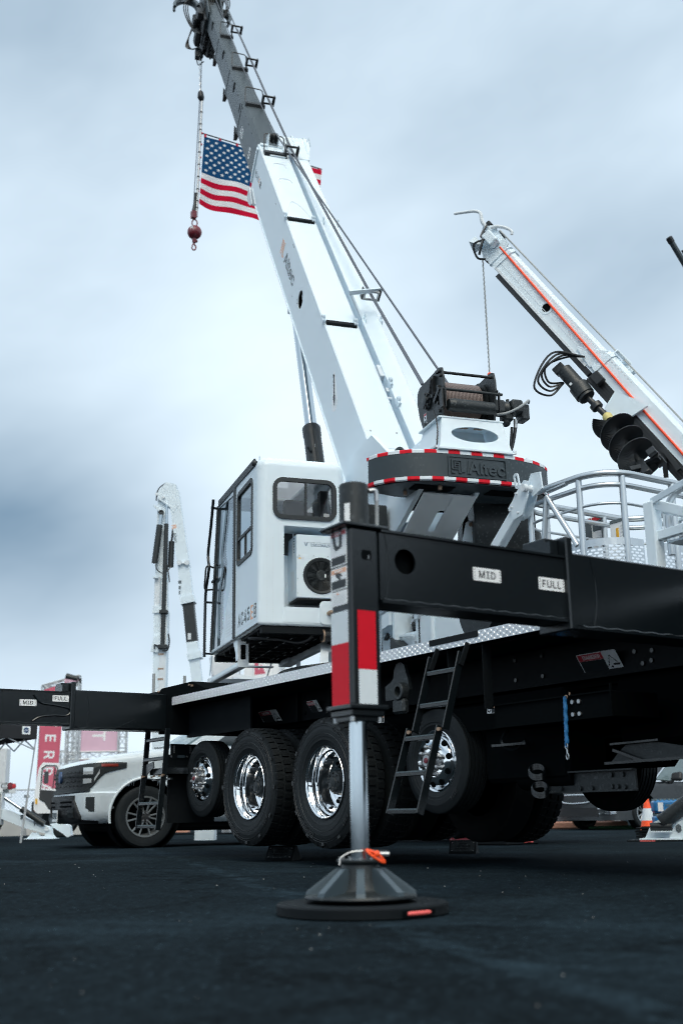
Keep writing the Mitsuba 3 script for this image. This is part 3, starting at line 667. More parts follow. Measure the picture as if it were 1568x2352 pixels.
K_ = new(CT, 'step_box'); part(K_, 'tray', [box(-11.88, -11.42, 5.16, 5.5, 0.86, 0.93, 0.004), box(-11.90, -11.42, 5.2, 5.23, 0.80, 0.82), prism([(-11.92, 0.80), (-11.92, 0.97), (-11.70, 1.0), (-11.68, 0.94), (-11.86, 0.87), (-11.88, 0.80)], 5.12, 5.13, 'xz')], 'black_paint')
part(K_, 'bolt', bolts([(-11.93 + dx, 5.11, 0.845) for dx in (0.0, 0.03)] + [(-11.8, 5.16, 0.84), (-11.74, 5.16, 0.845), (-11.6, 5.16, 0.845)], NY, 0.010, 0.02), 'bronze')
MF = new(CT, 'mud_flap'); part(MF, 'flap', box(-11.632, -11.62, 5.262, 5.83, 0.35, 1.075), 'black_matt')
part(MF, 'hanger', [box(-11.634, -11.616, 5.29, 5.60, 1.02, 1.19), box(-11.618, -11.610, 5.27, 5.60, 1.035, 1.075)], 'black_paint')
part(MF, 'hanger_bolt', bolts([(-11.616, y, z) for y in (5.325, 5.525) for z in (1.10, 1.122, 1.143, 1.163)] + [(-11.61, 5.29, 1.055), (-11.61, 5.48, 1.055)], (1, 0, 0), 0.010, 0.012, 10), 'steel')
part(MF, 'reflector', box(-11.609, -11.607, 5.365, 5.455, 1.04, 1.07), 'cast_steel')
T('tow_casting', [prism(Polygon([(-7.50, 1.40), (-7.42, 1.43), (-7.385, 1.46), (-7.375, 1.52), (-7.34, 1.565), (-7.29, 1.575), (-7.25, 1.55), (-7.23, 1.49), (-7.205, 1.44), (-7.19, 1.36), (-7.24, 1.28), (-7.36, 1.30), (-7.5, 1.30)]).buffer(0.008), 5.29, 5.32, 'xz'), lathe([(0, 0.075), (0.05, 0.068), (0.056, 0.062), (0.056, 0.040), (0.0, 0.034), (0.0, 0)], (-7.265, 5.29, 1.345), NY, 36), box(-7.36, -7.20, 5.24, 5.31, 1.17, 1.29, 0.02)], 'winch_black', 35)
T('side_locker', [box(-6.19, -5.06, 5.30, 5.72, 0.985, 1.145, 0.004), box(-6.19, -5.05, 5.285, 5.30, 1.138, 1.148), box(-6.19, -5.05, 5.285, 5.30, 0.984, 0.992), box(-5.064, -5.054, 5.285, 5.30, 0.984, 1.19)], 'deep_black')
T('locker_bolt', bolts([(x, 5.30, z) for x in (-5.405, -5.345) for z in (1.10, 1.02)], NY, 0.014, 0.012, 10), 'steel')
T('fender_panel', [box(-7.0, -6.20, 5.48, 5.50, 1.0, 1.18)], 'deep_black')
LB = new(CT, 'mount_plate'); part(LB, 'plate', [box(-6.05, -5.195, 5.60, 5.615, 0.535, 0.672), box(-6.05, -5.19, 5.56, 5.60, 0.664, 0.674), box(-6.05, -5.19, 5.56, 5.60, 0.533, 0.541)], 'winch_black')
part(LB, 'bolt', bolts([(x, 5.60, z) for x, z in [(-6.02, .655), (-6.0, .565), (-5.87, .565), (-5.69, .56), (-5.58, .56), (-5.40, .64), (-5.30, .64), (-5.40, .565), (-5.29, .56), (-5.35, .565)]], NY, 0.016, 0.016, 10), 'winch_black')
T('air_line', [tube(smooth_path([(-6.35, 5.55, 1.0), (-6.3, 5.45, 0.9), (-6.2, 5.46, 0.84), (-6.1, 5.5, 0.9)], 5), 0.012, 6), box(-6.38, -6.02, 5.42, 5.47, 0.868, 0.885), *[lathe([(0, .05), (.01, .062), (.02, .05), (.03, .062), (.04, .05), (.05, .062), (.06, .05)], (-6.0 + i * 0.02, 5.5, 0.66 - i * 0.12), (0.5, -0.5, 0.6), 20) for i in (0, 1)]], 'black_paint', 40)
T('belly_panel', [hull([(-5.31, 5.6, 0.79), (-5.258, 5.6, 0.825), (-4.99, 5.6, 0.827), (-4.5, 5.6, 0.742), (-4.5, 5.6, 0.735), (-5.11, 5.6, 0.722), (-5.31, 5.63, 0.79), (-5.258, 5.63, 0.825), (-4.99, 5.63, 0.827), (-4.5, 5.63, 0.742), (-5.11, 5.63, 0.722)]), hull([(-5.395, 5.6, 0.722), (-5.33, 5.6, 0.775), (-5.19, 5.6, 0.722), (-5.395, 5.62, 0.722), (-5.33, 5.62, 0.775), (-5.19, 5.62, 0.722)])], 'winch_black')
T('belly_frame', [bar((-5.34, 5.57, 0.795), (-5.10, 5.57, 0.715), 0.02, 0.018), bar((-5.42, 5.57, 0.712), (-4.45, 5.57, 0.722), 0.02, 0.016), bar((-5.36, 5.57, 0.832), (-4.95, 5.57, 0.838), 0.02, 0.012)], 'black_paint')


def chassis_sticker(c, w, h, kind, tilt=0.0):
    k = (5.798 if kind == 'danger' else c[1]) / c[1]; c = (c[0] * k, c[1] * k, 0.42 + (c[2] - 0.42) * k); w *= k; h *= k
    tz_ = math.radians(34) if kind == 'danger' else 0.0; yv = A([0, -math.sin(tz_), math.cos(tz_)]); c = (c[0], c[1] - h * 0.5 * math.sin(tz_), c[2]); M = frame(c, (1, 0, 0), yv, np.cross((1, 0, 0), yv)); h = h / math.cos(tz_)
    s = sticker(CT, 'warning_sticker', M, w, h, 'sticker_white', {'danger': 'danger sticker with a white crane drawing on the shaded side', 'tyre': 'small white sticker with a tyre ring beside a wheel'}[kind], bev=h * 0.07)
    q = lambda x0, x1, y0, y1, m_, n='print': part(s, n, mv(box(x0, x1, y0, y1, 0.002, 0.003), M), m_)
    if kind == 'danger':
        q(-w * .48, w * .14, h * .12, h * .46, 'sticker_red'); q(-w * .48, w * .14, -h * .46, h * .11, 'sticker_black')
        part(s, 'lettering', mv(text('DANGER', h * 0.2, frame((-w * .14, h * .29, .003), (1, 0, 0), (0, 1, 0), (0, 0, 1)), 0.001, True, True), M), 'sticker_white')
        g = unary_union([LineString([(w * .18, -h * .3), (w * .3, h * .25), (w * .42, -h * .15)]).buffer(h * .02), LineString([(w * .32, -h * .25), (w * .45, -h * .25)]).buffer(h * .05), Polygon([(w * .2, -h * .4), (w * .26, -h * .28), (w * .28, -h * .42)])])
        part(s, 'pictogram', mv(prism(g, .002, .003, 'xy'), M), 'sticker_black')
    else:
        q(w * .08, w * .48, h * .2, h * .46, 'letter_orange'); q(w * .08, w * .48, -h * .46, h * .18, 'sticker_black')
        part(s, 'pictogram', mv(prism(Point(-w * .22, 0).buffer(h * .36).difference(Point(-w * .22, 0).buffer(h * .2)), .002, .003, 'xy'), M), 'sticker_black')


chassis_sticker((-5.14, 5.329, 1.335), 0.34, 0.112, 'danger', 0.02)
chassis_sticker((-9.42, 5.329, 1.32), 0.34, 0.105, 'danger', -0.01)
chassis_sticker((-8.62, 5.329, 1.345), 0.17, 0.10, 'danger', 0.0)
chassis_sticker((-6.27, 5.339, 1.125), 0.085, 0.055, 'tyre'); chassis_sticker((-7.66, 5.349, 1.16), 0.085, 0.055, 'tyre')

# --- turntable and turret
S('turntable_ring', [lathe([(1.672, 0.95), (1.672, 1.06), (1.745, 1.08), (1.76, 1.06), (1.76, 0.9), (1.78, 0.88), (1.78, 0.0)], (0, 0, 0), (0, 0, 1), 72)], 'black_paint', 35)
tside = Polygon([(-1.75, 3.16), (-1.15, 2.92), (-0.05, 2.43), (0.25, 1.78), (0.98, 1.78), (1.0, 2.4), (0.75, 3.0), (0.15, 4.05), (-0.55, 4.05), (-1.15, 3.62), (-1.72, 3.46)])
TU = new(CT, 'turret')
for w0 in (0.235, -0.30):
    part(TU, 'side_plate', mv(prism(tside if w0 > 0 else Polygon([(-1.75, 3.16), (-1.15, 2.92), (-0.3, 2.56), (0.88, 2.50), (0.92, 1.78), (1.1, 1.78), (1.1, 2.5), (0.75, 3.0), (0.15, 4.05), (-0.55, 4.05), (-1.15, 3.62), (-1.72, 3.46)]), w0, w0 + 0.045, 'xz'), FS), 'white_paint')
slot = affinity.translate(affinity.rotate(rrect(-0.20, 0.20, -0.035, 0.035, 0.03), 0), -1.02, 0.05)
up_ = A([math.cos(math.radians(24)), 0, -math.sin(math.radians(24))])
under = sbox(-1.75, -0.27, -0.3, 0.58).difference(slot)
Mu = frame((-1.76, -0.16, 3.13), (0, 0, 0), (0, 0, 0), (0, 0, 0))
part(TU, 'tail_plate', mv(prism(sbox(0, -0.115, 1.75, 0.395).difference(rrect(0.22, 0.54, 0.105, 0.178, 0.034)), -0.015, 0.0, 'xy'), FS @ frame((-1.74, -0.16, 3.135), up_, (0, 1, 0), np.cross(up_, (0, 1, 0)))), 'white_flat')
part(TU, 'tail_rib', mv(box(0.02, 0.48, 0.11, 0.114, -0.018, -0.0), FS @ frame((-1.74, -0.16, 3.13), up_, (0, 1, 0), np.cross(up_, (0, 1, 0)))), 'white_flat')
part(TU, 'floor_plate', mv(box(0.25, 0.95, -0.3, 0.28, 1.782, 1.82), FS), 'white_flat')

part(TU, 'bracket', mv(prism([(-0.28, 2.60), (-0.34, 2.86), (-0.38, 3.02), (-0.41, 3.035), (-0.54, 3.035), (-0.56, 3.02), (-0.66, 2.60)], -1.26, -1.245, 'yz'), FS), 'white_paint')
part(TU, 'bolt', mv(bolts([(-1.26, -0.42, 3.0), (-1.26, -0.45, 2.92)], (-1, 0, 0), 0.02, 0.02, 8), FS), 'bronze')
S('hose_reel', [lathe([(-0.30, 0.2), (-0.30, 0.46), (-0.27, 0.48), (0.24, 0.48), (0.27, 0.46), (0.27, 0.2)], (-1.0, -0.78, 2.98), (0.25, 1, 0), 48), box(-1.25, -0.75, -1.02, -0.62, 2.4, 3.15, .03)], 'winch_black', 35)
S('slew_drive', [cyl((-1.0, -0.62, 2.3), (-1.0, -0.62, 2.9), 0.17, 28), cyl((-1.0, -0.62, 2.9), (-1.0, -0.62, 3.02), 0.13, 24), box(-0.95, -0.6, -1.35, -0.66, 2.35, 3.12, 0.06), cyl((-0.7, -1.38, 2.45), (-0.7, -0.7, 2.45), 0.45, 40)], 'winch_black', 40)
S('oil_cooler', [box(-1.02, -0.60, 0.31, 0.56, 2.92, 3.20, 0.01)], 'winch_black')
S('cooler_shelf', [box(-1.06, -0.58, 0.28, 0.58, 2.895, 2.918)], 'white_paint')
S('valve_cover', [lathe([(0, 0.0), (0, 0.09), (0.06, 0.09), (0.08, 0.07), (0.08, 0)], (-0.68, 0.33, 3.18), (-0.2, 0.6, 0.55), 28)], 'brushed_aluminium', 40)
S('rail_bar', [bar((-1.0, 0.30, 3.35), (-0.45, 0.30, 3.5), 0.05, 0.03)], 'white_paint')

# --- the rear weight
def cw_plan():
    xs = [(-1.62, 0.70), (-1.72, 0.665), (-1.84, 0.56), (-1.93, 0.42), (-1.985, 0.24), (-2.0, 0.06), (-2.0, -0.36), (-1.985, -0.54), (-1.93, -0.74), (-1.84, -0.90), (-1.74, -0.99), (-1.62, -1.03), (-1.50, -0.95), (-1.40, -0.6), (-1.40, 0.40), (-1.50, 0.66)]
    return Polygon(xs)
CW = new(CT, 'rear_weight'); plan = cw_plan()
cwm = cat(prism(plan, 3.185, 3.445, 'xy'), prism(plan.buffer(-0.03), 3.165, 3.185, 'xy'), prism(plan.buffer(-0.025), 3.445, 3.458, 'xy'))
part(CW, 'weight_block', mv(cwm, FS), 'weight_grey', 32)
part(CW, 'underside_pocket', [mv(b, FS) for b in (box(-1.86, -1.70, -0.02, 0.36, 3.158, 3.166, .002), box(-1.86, -1.70, -0.74, -0.36, 3.158, 3.166, .002), box(-1.60, -1.1, -0.3, 0.2, 3.14, 3.166, .004))], 'deep_black')
part(CW, 'underside_bolt', mv(cat(cyl((-1.86, 0.13, 3.13), (-1.86, 0.13, 3.17), 0.02, 10), cyl((-1.84, -0.62, 3.13), (-1.84, -0.62, 3.17), 0.02, 10), cyl((-1.62, 0.36, 3.13), (-1.62, 0.36, 3.17), 0.018, 10)), FS), 'bronze')
xy = smooth_path([(x, y, 0) for x, y in list(plan.exterior.coords)[:12]][::1], 10)
ext = A(list(plan.exterior.coords)); ext = ext[:12] if np.allclose(ext[0], (-1.62, 0.70)) or True else ext
ring = LineString([(-1.58, 0.702), (-1.62, 0.70), (-1.72, 0.665), (-1.84, 0.56), (-1.93, 0.42), (-1.985, 0.24), (-2.0, 0.06), (-2.0, -0.36), (-1.985, -0.54), (-1.93, -0.74), (-1.84, -0.90), (-1.74, -0.99), (-1.62, -1.03), (-1.55, -1.0)])
n_tape = 0
for z, tilt, off in ((3.437, 1, 0.0), (3.193, -1, 0.06)):
    s = 0.005; k = 0
    while s < ring.length - 0.02:
        e = min(s + (0.05 + off if k == 0 else 0.107), ring.length - 0.02); V, F = [], []; m_ = 9
        for t in np.linspace(s, e, m_):
            p = A(ring.interpolate(t).coords[0]); d = A(ring.interpolate(min(t + 0.01, ring.length)).coords[0]) - A(ring.interpolate(t - 0.01).coords[0]); nn = unit(A([d[1], -d[0], 0]))
            if (nn[:2] @ (p - A([-1.2, -0.16]))) < 0: nn = -nn
            for dz, o in ((-0.0165, 0.0), (-0.0165, 0.002), (0.010, 0.002), (0.020, -0.012)):
                V.append([*(p + nn[:2] * (o + 0.0007)), z + tilt * dz])
        for i in range(m_ - 1):
            for j in range(3): a = i * 4 + j; F += [[a, a + 1, a + 5], [a, a + 5, a + 4]]
        part(CW, 'reflective_tape', mv(trimesh.Trimesh(V, F, process=False), FS), 'white_tape' if k % 2 else 'red_tape')
        s = e; k += 1
# raised name and mark on the rear face
ML = FS @ frame((-2.0, 0.105, 3.215), (0, -1, 0), (0, 0, 1), (-1, 0, 0))
fr = sbox(0, 0, 0.555, 0.185).difference(sbox(0.010, 0.010, 0.545, 0.175))
part(CW, 'name_border', mv(prism(fr, 0, 0.008, 'xy'), ML), 'weight_grey')
mark = unary_union([LineString([(0.0, 0.02), (0.0, 0.0), (0.028, 0.0)]).buffer(0.007, cap_style=2), LineString([(0.0, 0.035), (0.0, 0.112), (0.088, 0.112), (0.088, 0.012), (0.120, 0.012)]).buffer(0.007, cap_style=2, join_style=2),
                    LineString([(0.024, 0.05), (0.024, 0.092), (0.066, 0.092), (0.066, 0.05), (0.017, 0.05)]).buffer(0.0055, cap_style=2, join_style=2), LineString([(0.024, 0.071), (0.066, 0.071)]).buffer(0.005, cap_style=2), LineString([(0.0, 0.031), (0.070, 0.031)]).buffer(0.005, cap_style=2), LineString([(0.066, 0.05), (0.066, 0.0), (0.088, 0.0)]).buffer(0.005, cap_style=2)])
part(CW, 'emblem', mv(prism(mark, 0, 0.013, 'xy'), ML @ frame((0.035, 0.035, 0), (1, 0, 0), (0.0, 1, 0), (0, 0, 1))), 'weight_grey')
MS = np.eye(4); MS[0, 1] = 0.12
part(CW, 'name_lettering', [text('A', 0.115, ML @ frame((0.185, 0.035, 0), (1, 0, 0), (0, 1, 0), (0, 0, 1)), 0.013, True), text('ltec', 0.102, ML @ frame((0.288, 0.035, 0), (1, 0, 0), (0, 1, 0), (0, 0, 1)), 0.013, True, squash=1.02), mv(box(0.172, 0.180, 0.03, 0.15, 0, 0.010), ML @ MS)], 'weight_grey')
for h, w in ((-1.72, 0.44), (-1.70, -0.80)):
    part(CW, 'lifting_eye', mv(prism(unary_union([Point(0, 0.03).buffer(0.042), sbox(-0.042, -0.02, 0.042, 0.03)]).difference(Point(0, 0.03).buffer(0.02)), -0.014, 0.014, 'xz'), FS @ frame((h, w, 3.465), (0, -1, 0), (1, 0, 0), (0, 0, 1))), 'weight_grey', 30)
# --- winch stand
WS = new(CT, 'winch_stand'); tl = math.atan2(0.07, 0.30)
rear = Polygon([(-0.345, 0), (0.345, 0), (0.30, 0.305), (-0.275, 0.305)]); oval = affinity.scale(Point(0.01, 0.155).buffer(1, quad_segs=16), 0.225, 0.078)
MR = FS @ frame((-2.0, -0.17, 3.475), (0, -1, 0), (math.sin(tl), 0, math.cos(tl)), np.cross((0, -1, 0), (math.sin(tl), 0, math.cos(tl))))
part(WS, 'rear_plate', mv(prism(rear.difference(oval), -0.012, 0, 'xy'), MR), 'white_paint')
for sgn in (1, -1):
    V = [(-1.99, -0.17 + sgn * 0.34, 3.475), (-1.93, -0.17 + sgn * 0.285, 3.78), (-1.50, -0.17 + sgn * 0.285, 3.78), (-1.30, -0.17 + sgn * 0.335, 3.475)]
    part(WS, 'side_plate', mv(hull(V + [(a, b - sgn * 0.012, c) for a, b, c in V]), FS), 'white_paint')
part(WS, 'top_plate', mv(box(-1.935, -1.45, -0.48, 0.145, 3.775, 3.79), FS), 'white_paint')
part(WS, 'base_plate', mv(box(-2.02, -1.25, -0.53, 0.19, 3.459, 3.475), FS), 'white_paint')
part(WS, 'base_rail', mv(cat(bar((-1.985, 0.195, 3.485), (-1.72, 0.195, 3.50), 0.02), bar((-1.985, -0.535, 3.485), (-1.985, -0.56, 3.486), 0.03)), FS), 'white_flat')
part(WS, 'inner_plate', mv(hull([(-1.72, -0.45, 3.476), (-1.72, 0.13, 3.476), (-1.60, 0.11, 3.775), (-1.60, -0.43, 3.775), (-1.71, -0.45, 3.476), (-1.71, 0.13, 3.476), (-1.59, 0.11, 3.775), (-1.59, -0.43, 3.775)]), FS), 'white_flat')
part(WS, 'stand_bolt', mv(cat(*[lathe([(0, 0.018), (0.03, 0.018), (0.032, 0.024), (0.04, 0.0)], (-1.80, w, 3.772), (0, 0, -1), 10) for w in (-0.27, -0.31, -0.13, -0.17)]), FS), 'bronze')
# --- winch
WI = new(CT, 'winch')
pl = Polygon([(-1.93, 4.235), (-1.885, 4.25), (-1.80, 4.245), (-1.42, 4.225), (-1.375, 4.19), (-1.365, 4.10), (-1.41, 3.95), (-1.50, 3.79), (-1.905, 3.79), (-1.915, 3.90), (-1.96, 4.06), (-1.955, 4.15)]).buffer(0.012)
for w0, w1 in ((0.088, 0.106), (-0.412, -0.394)):
    part(WI, 'side_plate', mv(prism(pl, w0, w1, 'xz'), FS), 'winch_black')
part(WI, 'drum', [mv(lathe([(-0.385, 0), (-0.385, 0.20), (-0.37, 0.205), (-0.36, 0.215), (-0.36, 0.13), (0.05, 0.13), (0.05, 0.20), (0.06, 0.205), (0.075, 0.20), (0.075, 0)], (-1.65, 0, 4.02), (0, 1, 0), 48), FS)], 'winch_black', 35)
for k in range(30):
    w = 0.045 - k * 0.0136
    if k < 29: part(WI, 'rope_turn', mv(tube([(-1.65 + 0.186 * math.cos(a), w + 0.0068 * a / math.pi, 4.02 + 0.186 * math.sin(a)) for a in np.linspace(0, 2 * math.pi, 33)], 0.0069, 6, closed=True), FS), 'rope_brown', 60)
hubp = A([-1.622, 0.106, 4.035])
part(WI, 'bearing_cap', mv(cat(lathe([(0, 0.085), (0.016, 0.085), (0.02, 0.05), (0.045, 0.048), (0.05, 0.03), (0.05, 0)], hubp, (0, 1, 0), 30)), FS), 'winch_black', 35)
part(WI, 'cap_bolt', mv(bolts([hubp + A([0.068 * math.cos(a), 0.016, 0.068 * math.sin(a)]) for a in np.arange(0, 6.2, math.pi / 4)], (0, 1, 0), 0.013, 0.022, 8), FS), 'hose')
part(WI, 'plate_bolt', mv(bolts([(-1.90, .106, 4.22), (-1.86, .106, 4.225), (-1.93, .106, 4.17), (-1.89, .106, 3.85), (-1.86, .106, 3.81), (-1.80, .106, 3.81), (-1.74, .106, 3.81), (-1.68, .106, 3.81), (-1.62, .106, 3.81), (-1.56, .106, 3.83), (-1.87, .106, 3.93), (-1.90, .106, 4.0), (-1.79, .106, 4.05), (-1.80, .106, 3.98), (-1.88, .106, 4.08)], (0, 1, 0), 0.016, 0.022, 8), FS), 'hose')
part(WI, 'cable_tensioner', [mv(b, FS) for b in (bar((-1.80, 0.12, 4.21), (-1.76, 0.12, 4.02), 0.03), bar((-1.93, 0.12, 4.05), (-1.80, 0.12, 3.96), 0.03, 0.04), bar((-1.95, 0.12, 3.86), (-1.94, 0.12, 4.04), 0.012, 0.06))], 'hose')
part(WI, 'spring', mv(tube([(-1.79 + 0.05 * t + 0.014 * math.cos(t * 80), 0.135 + 0.014 * math.sin(t * 80), 4.19 - 0.13 * t) for t in np.linspace(0, 1, 140)], 0.004, 5), FS), 'hose', 50)
part(WI, 'guard_rod', mv(cyl((-1.905, 0.10, 4.212), (-1.905, -0.41, 4.212), 0.0135, 14), FS), 'hose', 40)
part(WI, 'guard_rod', mv(cyl((-1.955, 0.115, 4.035), (-1.955, -0.47, 4.035), 0.0135, 14), FS), 'winch_black', 40)
part(WI, 'rod_arm', mv(cat(*[hull([(-1.97, w, 4.05), (-1.935, w, 4.05), (-1.97, w, 3.87), (-1.945, w, 3.86), (-1.97, w - .01, 4.05), (-1.935, w - .01, 4.05), (-1.97, w - .01, 3.87), (-1.945, w - .01, 3.86)]) for w in (0.09, -0.432)], bar((-1.94, -0.43, 4.05), (-1.80, -0.43, 4.16), 0.012, 0.05)), FS), 'hose')
part(WI, 'roller', mv(lathe([(0, 0), (0, 0.05), (0.03, 0.056), (0.05, 0.058), (0.055, 0.061), (0.075, 0.061), (0.08, 0.058), (0.42, 0.058), (0.435, 0.055), (0.44, 0.045), (0.44, 0)], (-1.945, 0.055, 3.895), (0, -1, 0), 36), FS), 'winch_black', 30)
part(WI, 'motor', [mv(b, FS) for b in (box(-1.82, -1.68, -0.58, -0.42, 3.92, 4.05, 0.02), lathe([(0, .06), (.03, .075), (.05, .075), (.06, .05)], (-1.75, -0.56, 3.98), (0, -1, 0), 20), box(-1.85, -1.70, -0.735, -0.62, 3.93, 4.055, 0.015), box(-1.80, -1.68, -0.66, -0.56, 3.86, 3.96, 0.02), cyl((-1.76, -0.62, 4.04), (-1.76, -0.62, 4.075), 0.016, 10), box(-1.84, -1.7, -0.80, -0.72, 3.87, 4.02, 0.01), ball((-1.74, -0.60, 3.86), 0.045, 2))], 'winch_black', 40)
part(WI, 'hose', mv(tube(smooth_path([(-1.84, -0.79, 4.03), (-1.9, -0.76, 4.03), (-1.93, -0.70, 3.98), (-1.93, -0.62, 3.925), (-1.90, -0.53, 3.885), (-1.87, -0.45, 3.875)], 8), 0.012, 10), FS), 'sleeve_grey', 50)
part(WI, 'hose', mv(cat(tube(smooth_path([(-1.80, -0.665, 3.80), (-1.80, -0.655, 3.74), (-1.79, -0.64, 3.66), (-1.78, -0.62, 3.58)], 6), 0.015, 10), tube(smooth_path([(-1.78, -0.64, 3.80), (-1.78, -0.63, 3.72), (-1.77, -0.62, 3.6), (-1.75, -0.6, 3.5)], 6), 0.014, 10)), FS), 'hose', 50)
part(WI, 'hose_fitting', mv(cat(cyl((-1.80, -0.668, 3.875), (-1.80, -0.665, 3.79), 0.017, 12), cyl((-1.80, -0.668, 3.86), (-1.80, -0.667, 3.83), 0.021, 6)), FS), 'steel', 35)
part(WI, 'hose', mv(tube(smooth_path([(-1.80, 0.14, 3.88), (-1.88, 0.15, 3.78), (-1.93, 0.16, 3.66), (-1.96, 0.18, 3.55), (-1.96, 0.19, 3.47)], 8), 0.007, 8), FS), 'hose', 50)
ws = part(WI, 'warning_sticker', mv(box(-1.565, -1.50, 0.1065, 0.1075, 3.84, 3.95), FS), 'sticker_white', label='tall white sticker with red header on the winch side plate')
part(ws, 'print', mv(box(-1.562, -1.503, 0.1076, 0.1082, 3.925, 3.947), FS), 'sticker_red'); part(ws, 'print', mv(box(-1.56, -1.505, 0.1076, 0.1082, 3.845, 3.88), FS), 'letter_grey'); part(ws, 'pictogram', mv(box(-1.545, -1.52, 0.1076, 0.1082, 3.893, 3.915), FS), 'sticker_black')

# --- operator's cab
CB = new(CT, 'cab')
C_ = lambda name, mesh, m, smooth=False, parent=CB, **k: part(parent, name, mesh, m, smooth, M=FS, **k)
WL, WR = 1.285, 0.36
def cab_solid(o):
    b = []
    for w in (WL, WR):
        s = 1 if w == WL else -1
        q = lambda h, z, r, dh, dz: b.append((h + dh * (r + o), w - s * (r + o), z + dz * (r + o), r))
        q(0.05, 3.955, 0.11, 1, -1); q(2.06, 4.0, 0.05, -1, -1); q(2.36, 2.225, 0.03, -1, 1); q(0.05, 2.215, 0.03, 1, 1)
    return soft(b, 32)
outer, inner = cab_solid(0.0), cab_solid(0.035)
def cutter(poly, t0, t1, plane): return man(prism(poly, t0, t1, plane))
rw = rrect(0.50, 1.105, 3.325, 3.695, 0.075)
dw = rrect(0.325, 0.965, 3.015, 3.755, 0.05)
qg = Polygon([(1.19, 3.84), (2.02, 3.90), (2.31, 2.27), (1.84, 2.265), (1.19, 2.97)])
shell = outer - inner - cutter(rw, -0.1, 0.2, 'yz') - cutter(dw, 1.2, 1.4, 'xz') - cutter(qg, 1.2, 1.4, 'xz') - cutter(rrect(0.25, 2.0, 2.9, 3.8, 0.08), 0.3, 0.45, 'xz') - cutter(rrect(0.42, 1.225, 2.4, 3.9, 0.06), 1.9, 2.6, 'yz')
shell = shell - man(box(-0.05, 0.42, 0.30, 1.02, 2.245, 3.225)) - man(box(0.5, 1.7, 0.5, 1.15, 3.9, 4.1))
C_('shell', tri(shell), 'white_paint', 28)
C_('recess', [box(0.42, 0.43, 0.30, 1.02, 2.245, 3.225), box(0.055, 0.425, 1.02, 1.03, 2.245, 3.23), box(0.06, 0.425, 0.30, 1.03, 3.225, 3.235)], 'white_paint')
C_('rear_skirt', [box(0.046, 0.075, 0.56, 1.03, 2.245, 2.40, 0.003), prism(rrect(0.36, 0.66, 2.235, 2.47, 0.05), 0.035, 0.046, 'yz')], 'white_paint')
C_('corner_seam', [box(0.0485, 0.052, 1.135, 1.138, 2.25, 3.1), box(0.0485, 0.052, 1.195, 1.197, 2.25, 3.7)], 'white_flat')
C_('cable_plug', [tube(smooth_path([(0.03, 0.57, 2.345), (-0.02, 0.55, 2.35), (-0.03, 0.52, 2.33), (-0.02, 0.50, 2.28)], 5), 0.022, 10)], 'bronze', 40)
ringp = lambda p, o, i: p.buffer(o, join_style=1).difference(p.buffer(-i, join_style=1))
RW = new(CB, 'window'); C_('frame', prism(ringp(rw, 0.032, 0.010), 0.030, 0.060, 'yz'), 'gasket', 30, RW); C_('mullion', box(0.034, 0.056, 0.782, 0.802, 3.32, 3.70), 'gasket', False, RW)
C_('pane', prism(rw.buffer(0.004), 0.0448, 0.0449, 'yz'), 'smoked_glass', False, RW)
ws = C_('sticker', box(0.047, 0.048, 0.545, 0.605, 3.335, 3.375), 'sticker_white', False, RW)
DW = new(CB, 'window'); C_('frame', prism(ringp(dw, 0.040, 0.008), WL - 0.02, WL + 0.010, 'xz'), 'gasket', 30, DW); C_('mullion', [box(0.325, 0.965, WL - 0.015, WL + 0.004, 3.255, 3.285), box(0.625, 0.645, WL - 0.015, WL + 0.004, 3.01, 3.26)], 'gasket', False, DW)
C_('pane', prism(dw.buffer(0.003), WL - 0.0101, WL - 0.010, 'xz'), 'tinted_glass', False, DW)
QG = new(CB, 'front_quarter_glass'); C_('pane', prism(qg.buffer(0.004), WL - 0.0101, WL - 0.010, 'xz'), 'tinted_glass', False, QG)
C_('frame', [bar((0.19, WL + 0.004, 3.912), (1.98, WL + 0.004, 3.947), 0.018, 0.075, (0, 0, 1)), ball((0.195, WL + 0.004, 3.90), 0.035, 2), bar((1.125, WL + 0.004, 3.95), (1.11, WL + 0.004, 2.235), 0.020, 0.085, (1, 0, 0)), bar((2.035, WL + 0.003, 3.93), (2.335, WL + 0.003, 2.25), 0.022, 0.055, (1, 0, 0)), bar((1.15, WL - .005, 2.955), (1.82, WL - .005, 2.25), 0.006, 0.014, (1, 0, 1))], 'gasket', False, QG)
C_('windscreen', hull([(2.075, w, 3.92) for w in (WR + .06, WL - .06)] + [(2.335, w, 2.38) for w in (WR + .06, WL - .06)] + [(2.076, WL - .06, 3.92), (2.336, WR + .06, 2.38)]), 'window_glass')
C_('far_window_pane', box(0.25, 2.0, WR + 0.012, WR + 0.0121, 2.9, 3.8), 'smoked_glass')
C_('roof_pane', box(0.5, 1.7, 0.5, 1.15, 3.975, 3.9751), 'smoked_glass')
C_('roof_lug', [prism(unary_union([Point(h, z0 + 0.05).buffer(0.025), sbox(h - 0.025, z0 - 0.02, h + 0.025, z0 + 0.05)]).difference(Point(h, z0 + .05).buffer(.01)), 1.19, 1.20, 'xz') for h, z0 in ((0.36, 3.97), (1.86, 4.0))], 'white_paint')
C_('roof_marker', box(1.93, 2.0, WL - 0.001, WL + 0.003, 3.955, 3.98), 'amber')
rail = [(1.90, 3.99), (2.02, 3.70), (2.16, 3.42), (2.14, 3.30), (2.10, 3.22), (2.17, 3.10), (2.27, 2.96), (2.30, 2.69), (2.30, 2.20)]
for off, w in ((0.06, WL + 0.075), (-0.20, WL - 0.07)):
    C_('grab_rail', tube(smooth_path([(h + off, w, z) for h, z in rail], 6), 0.017, 10), 'black_paint', 50)
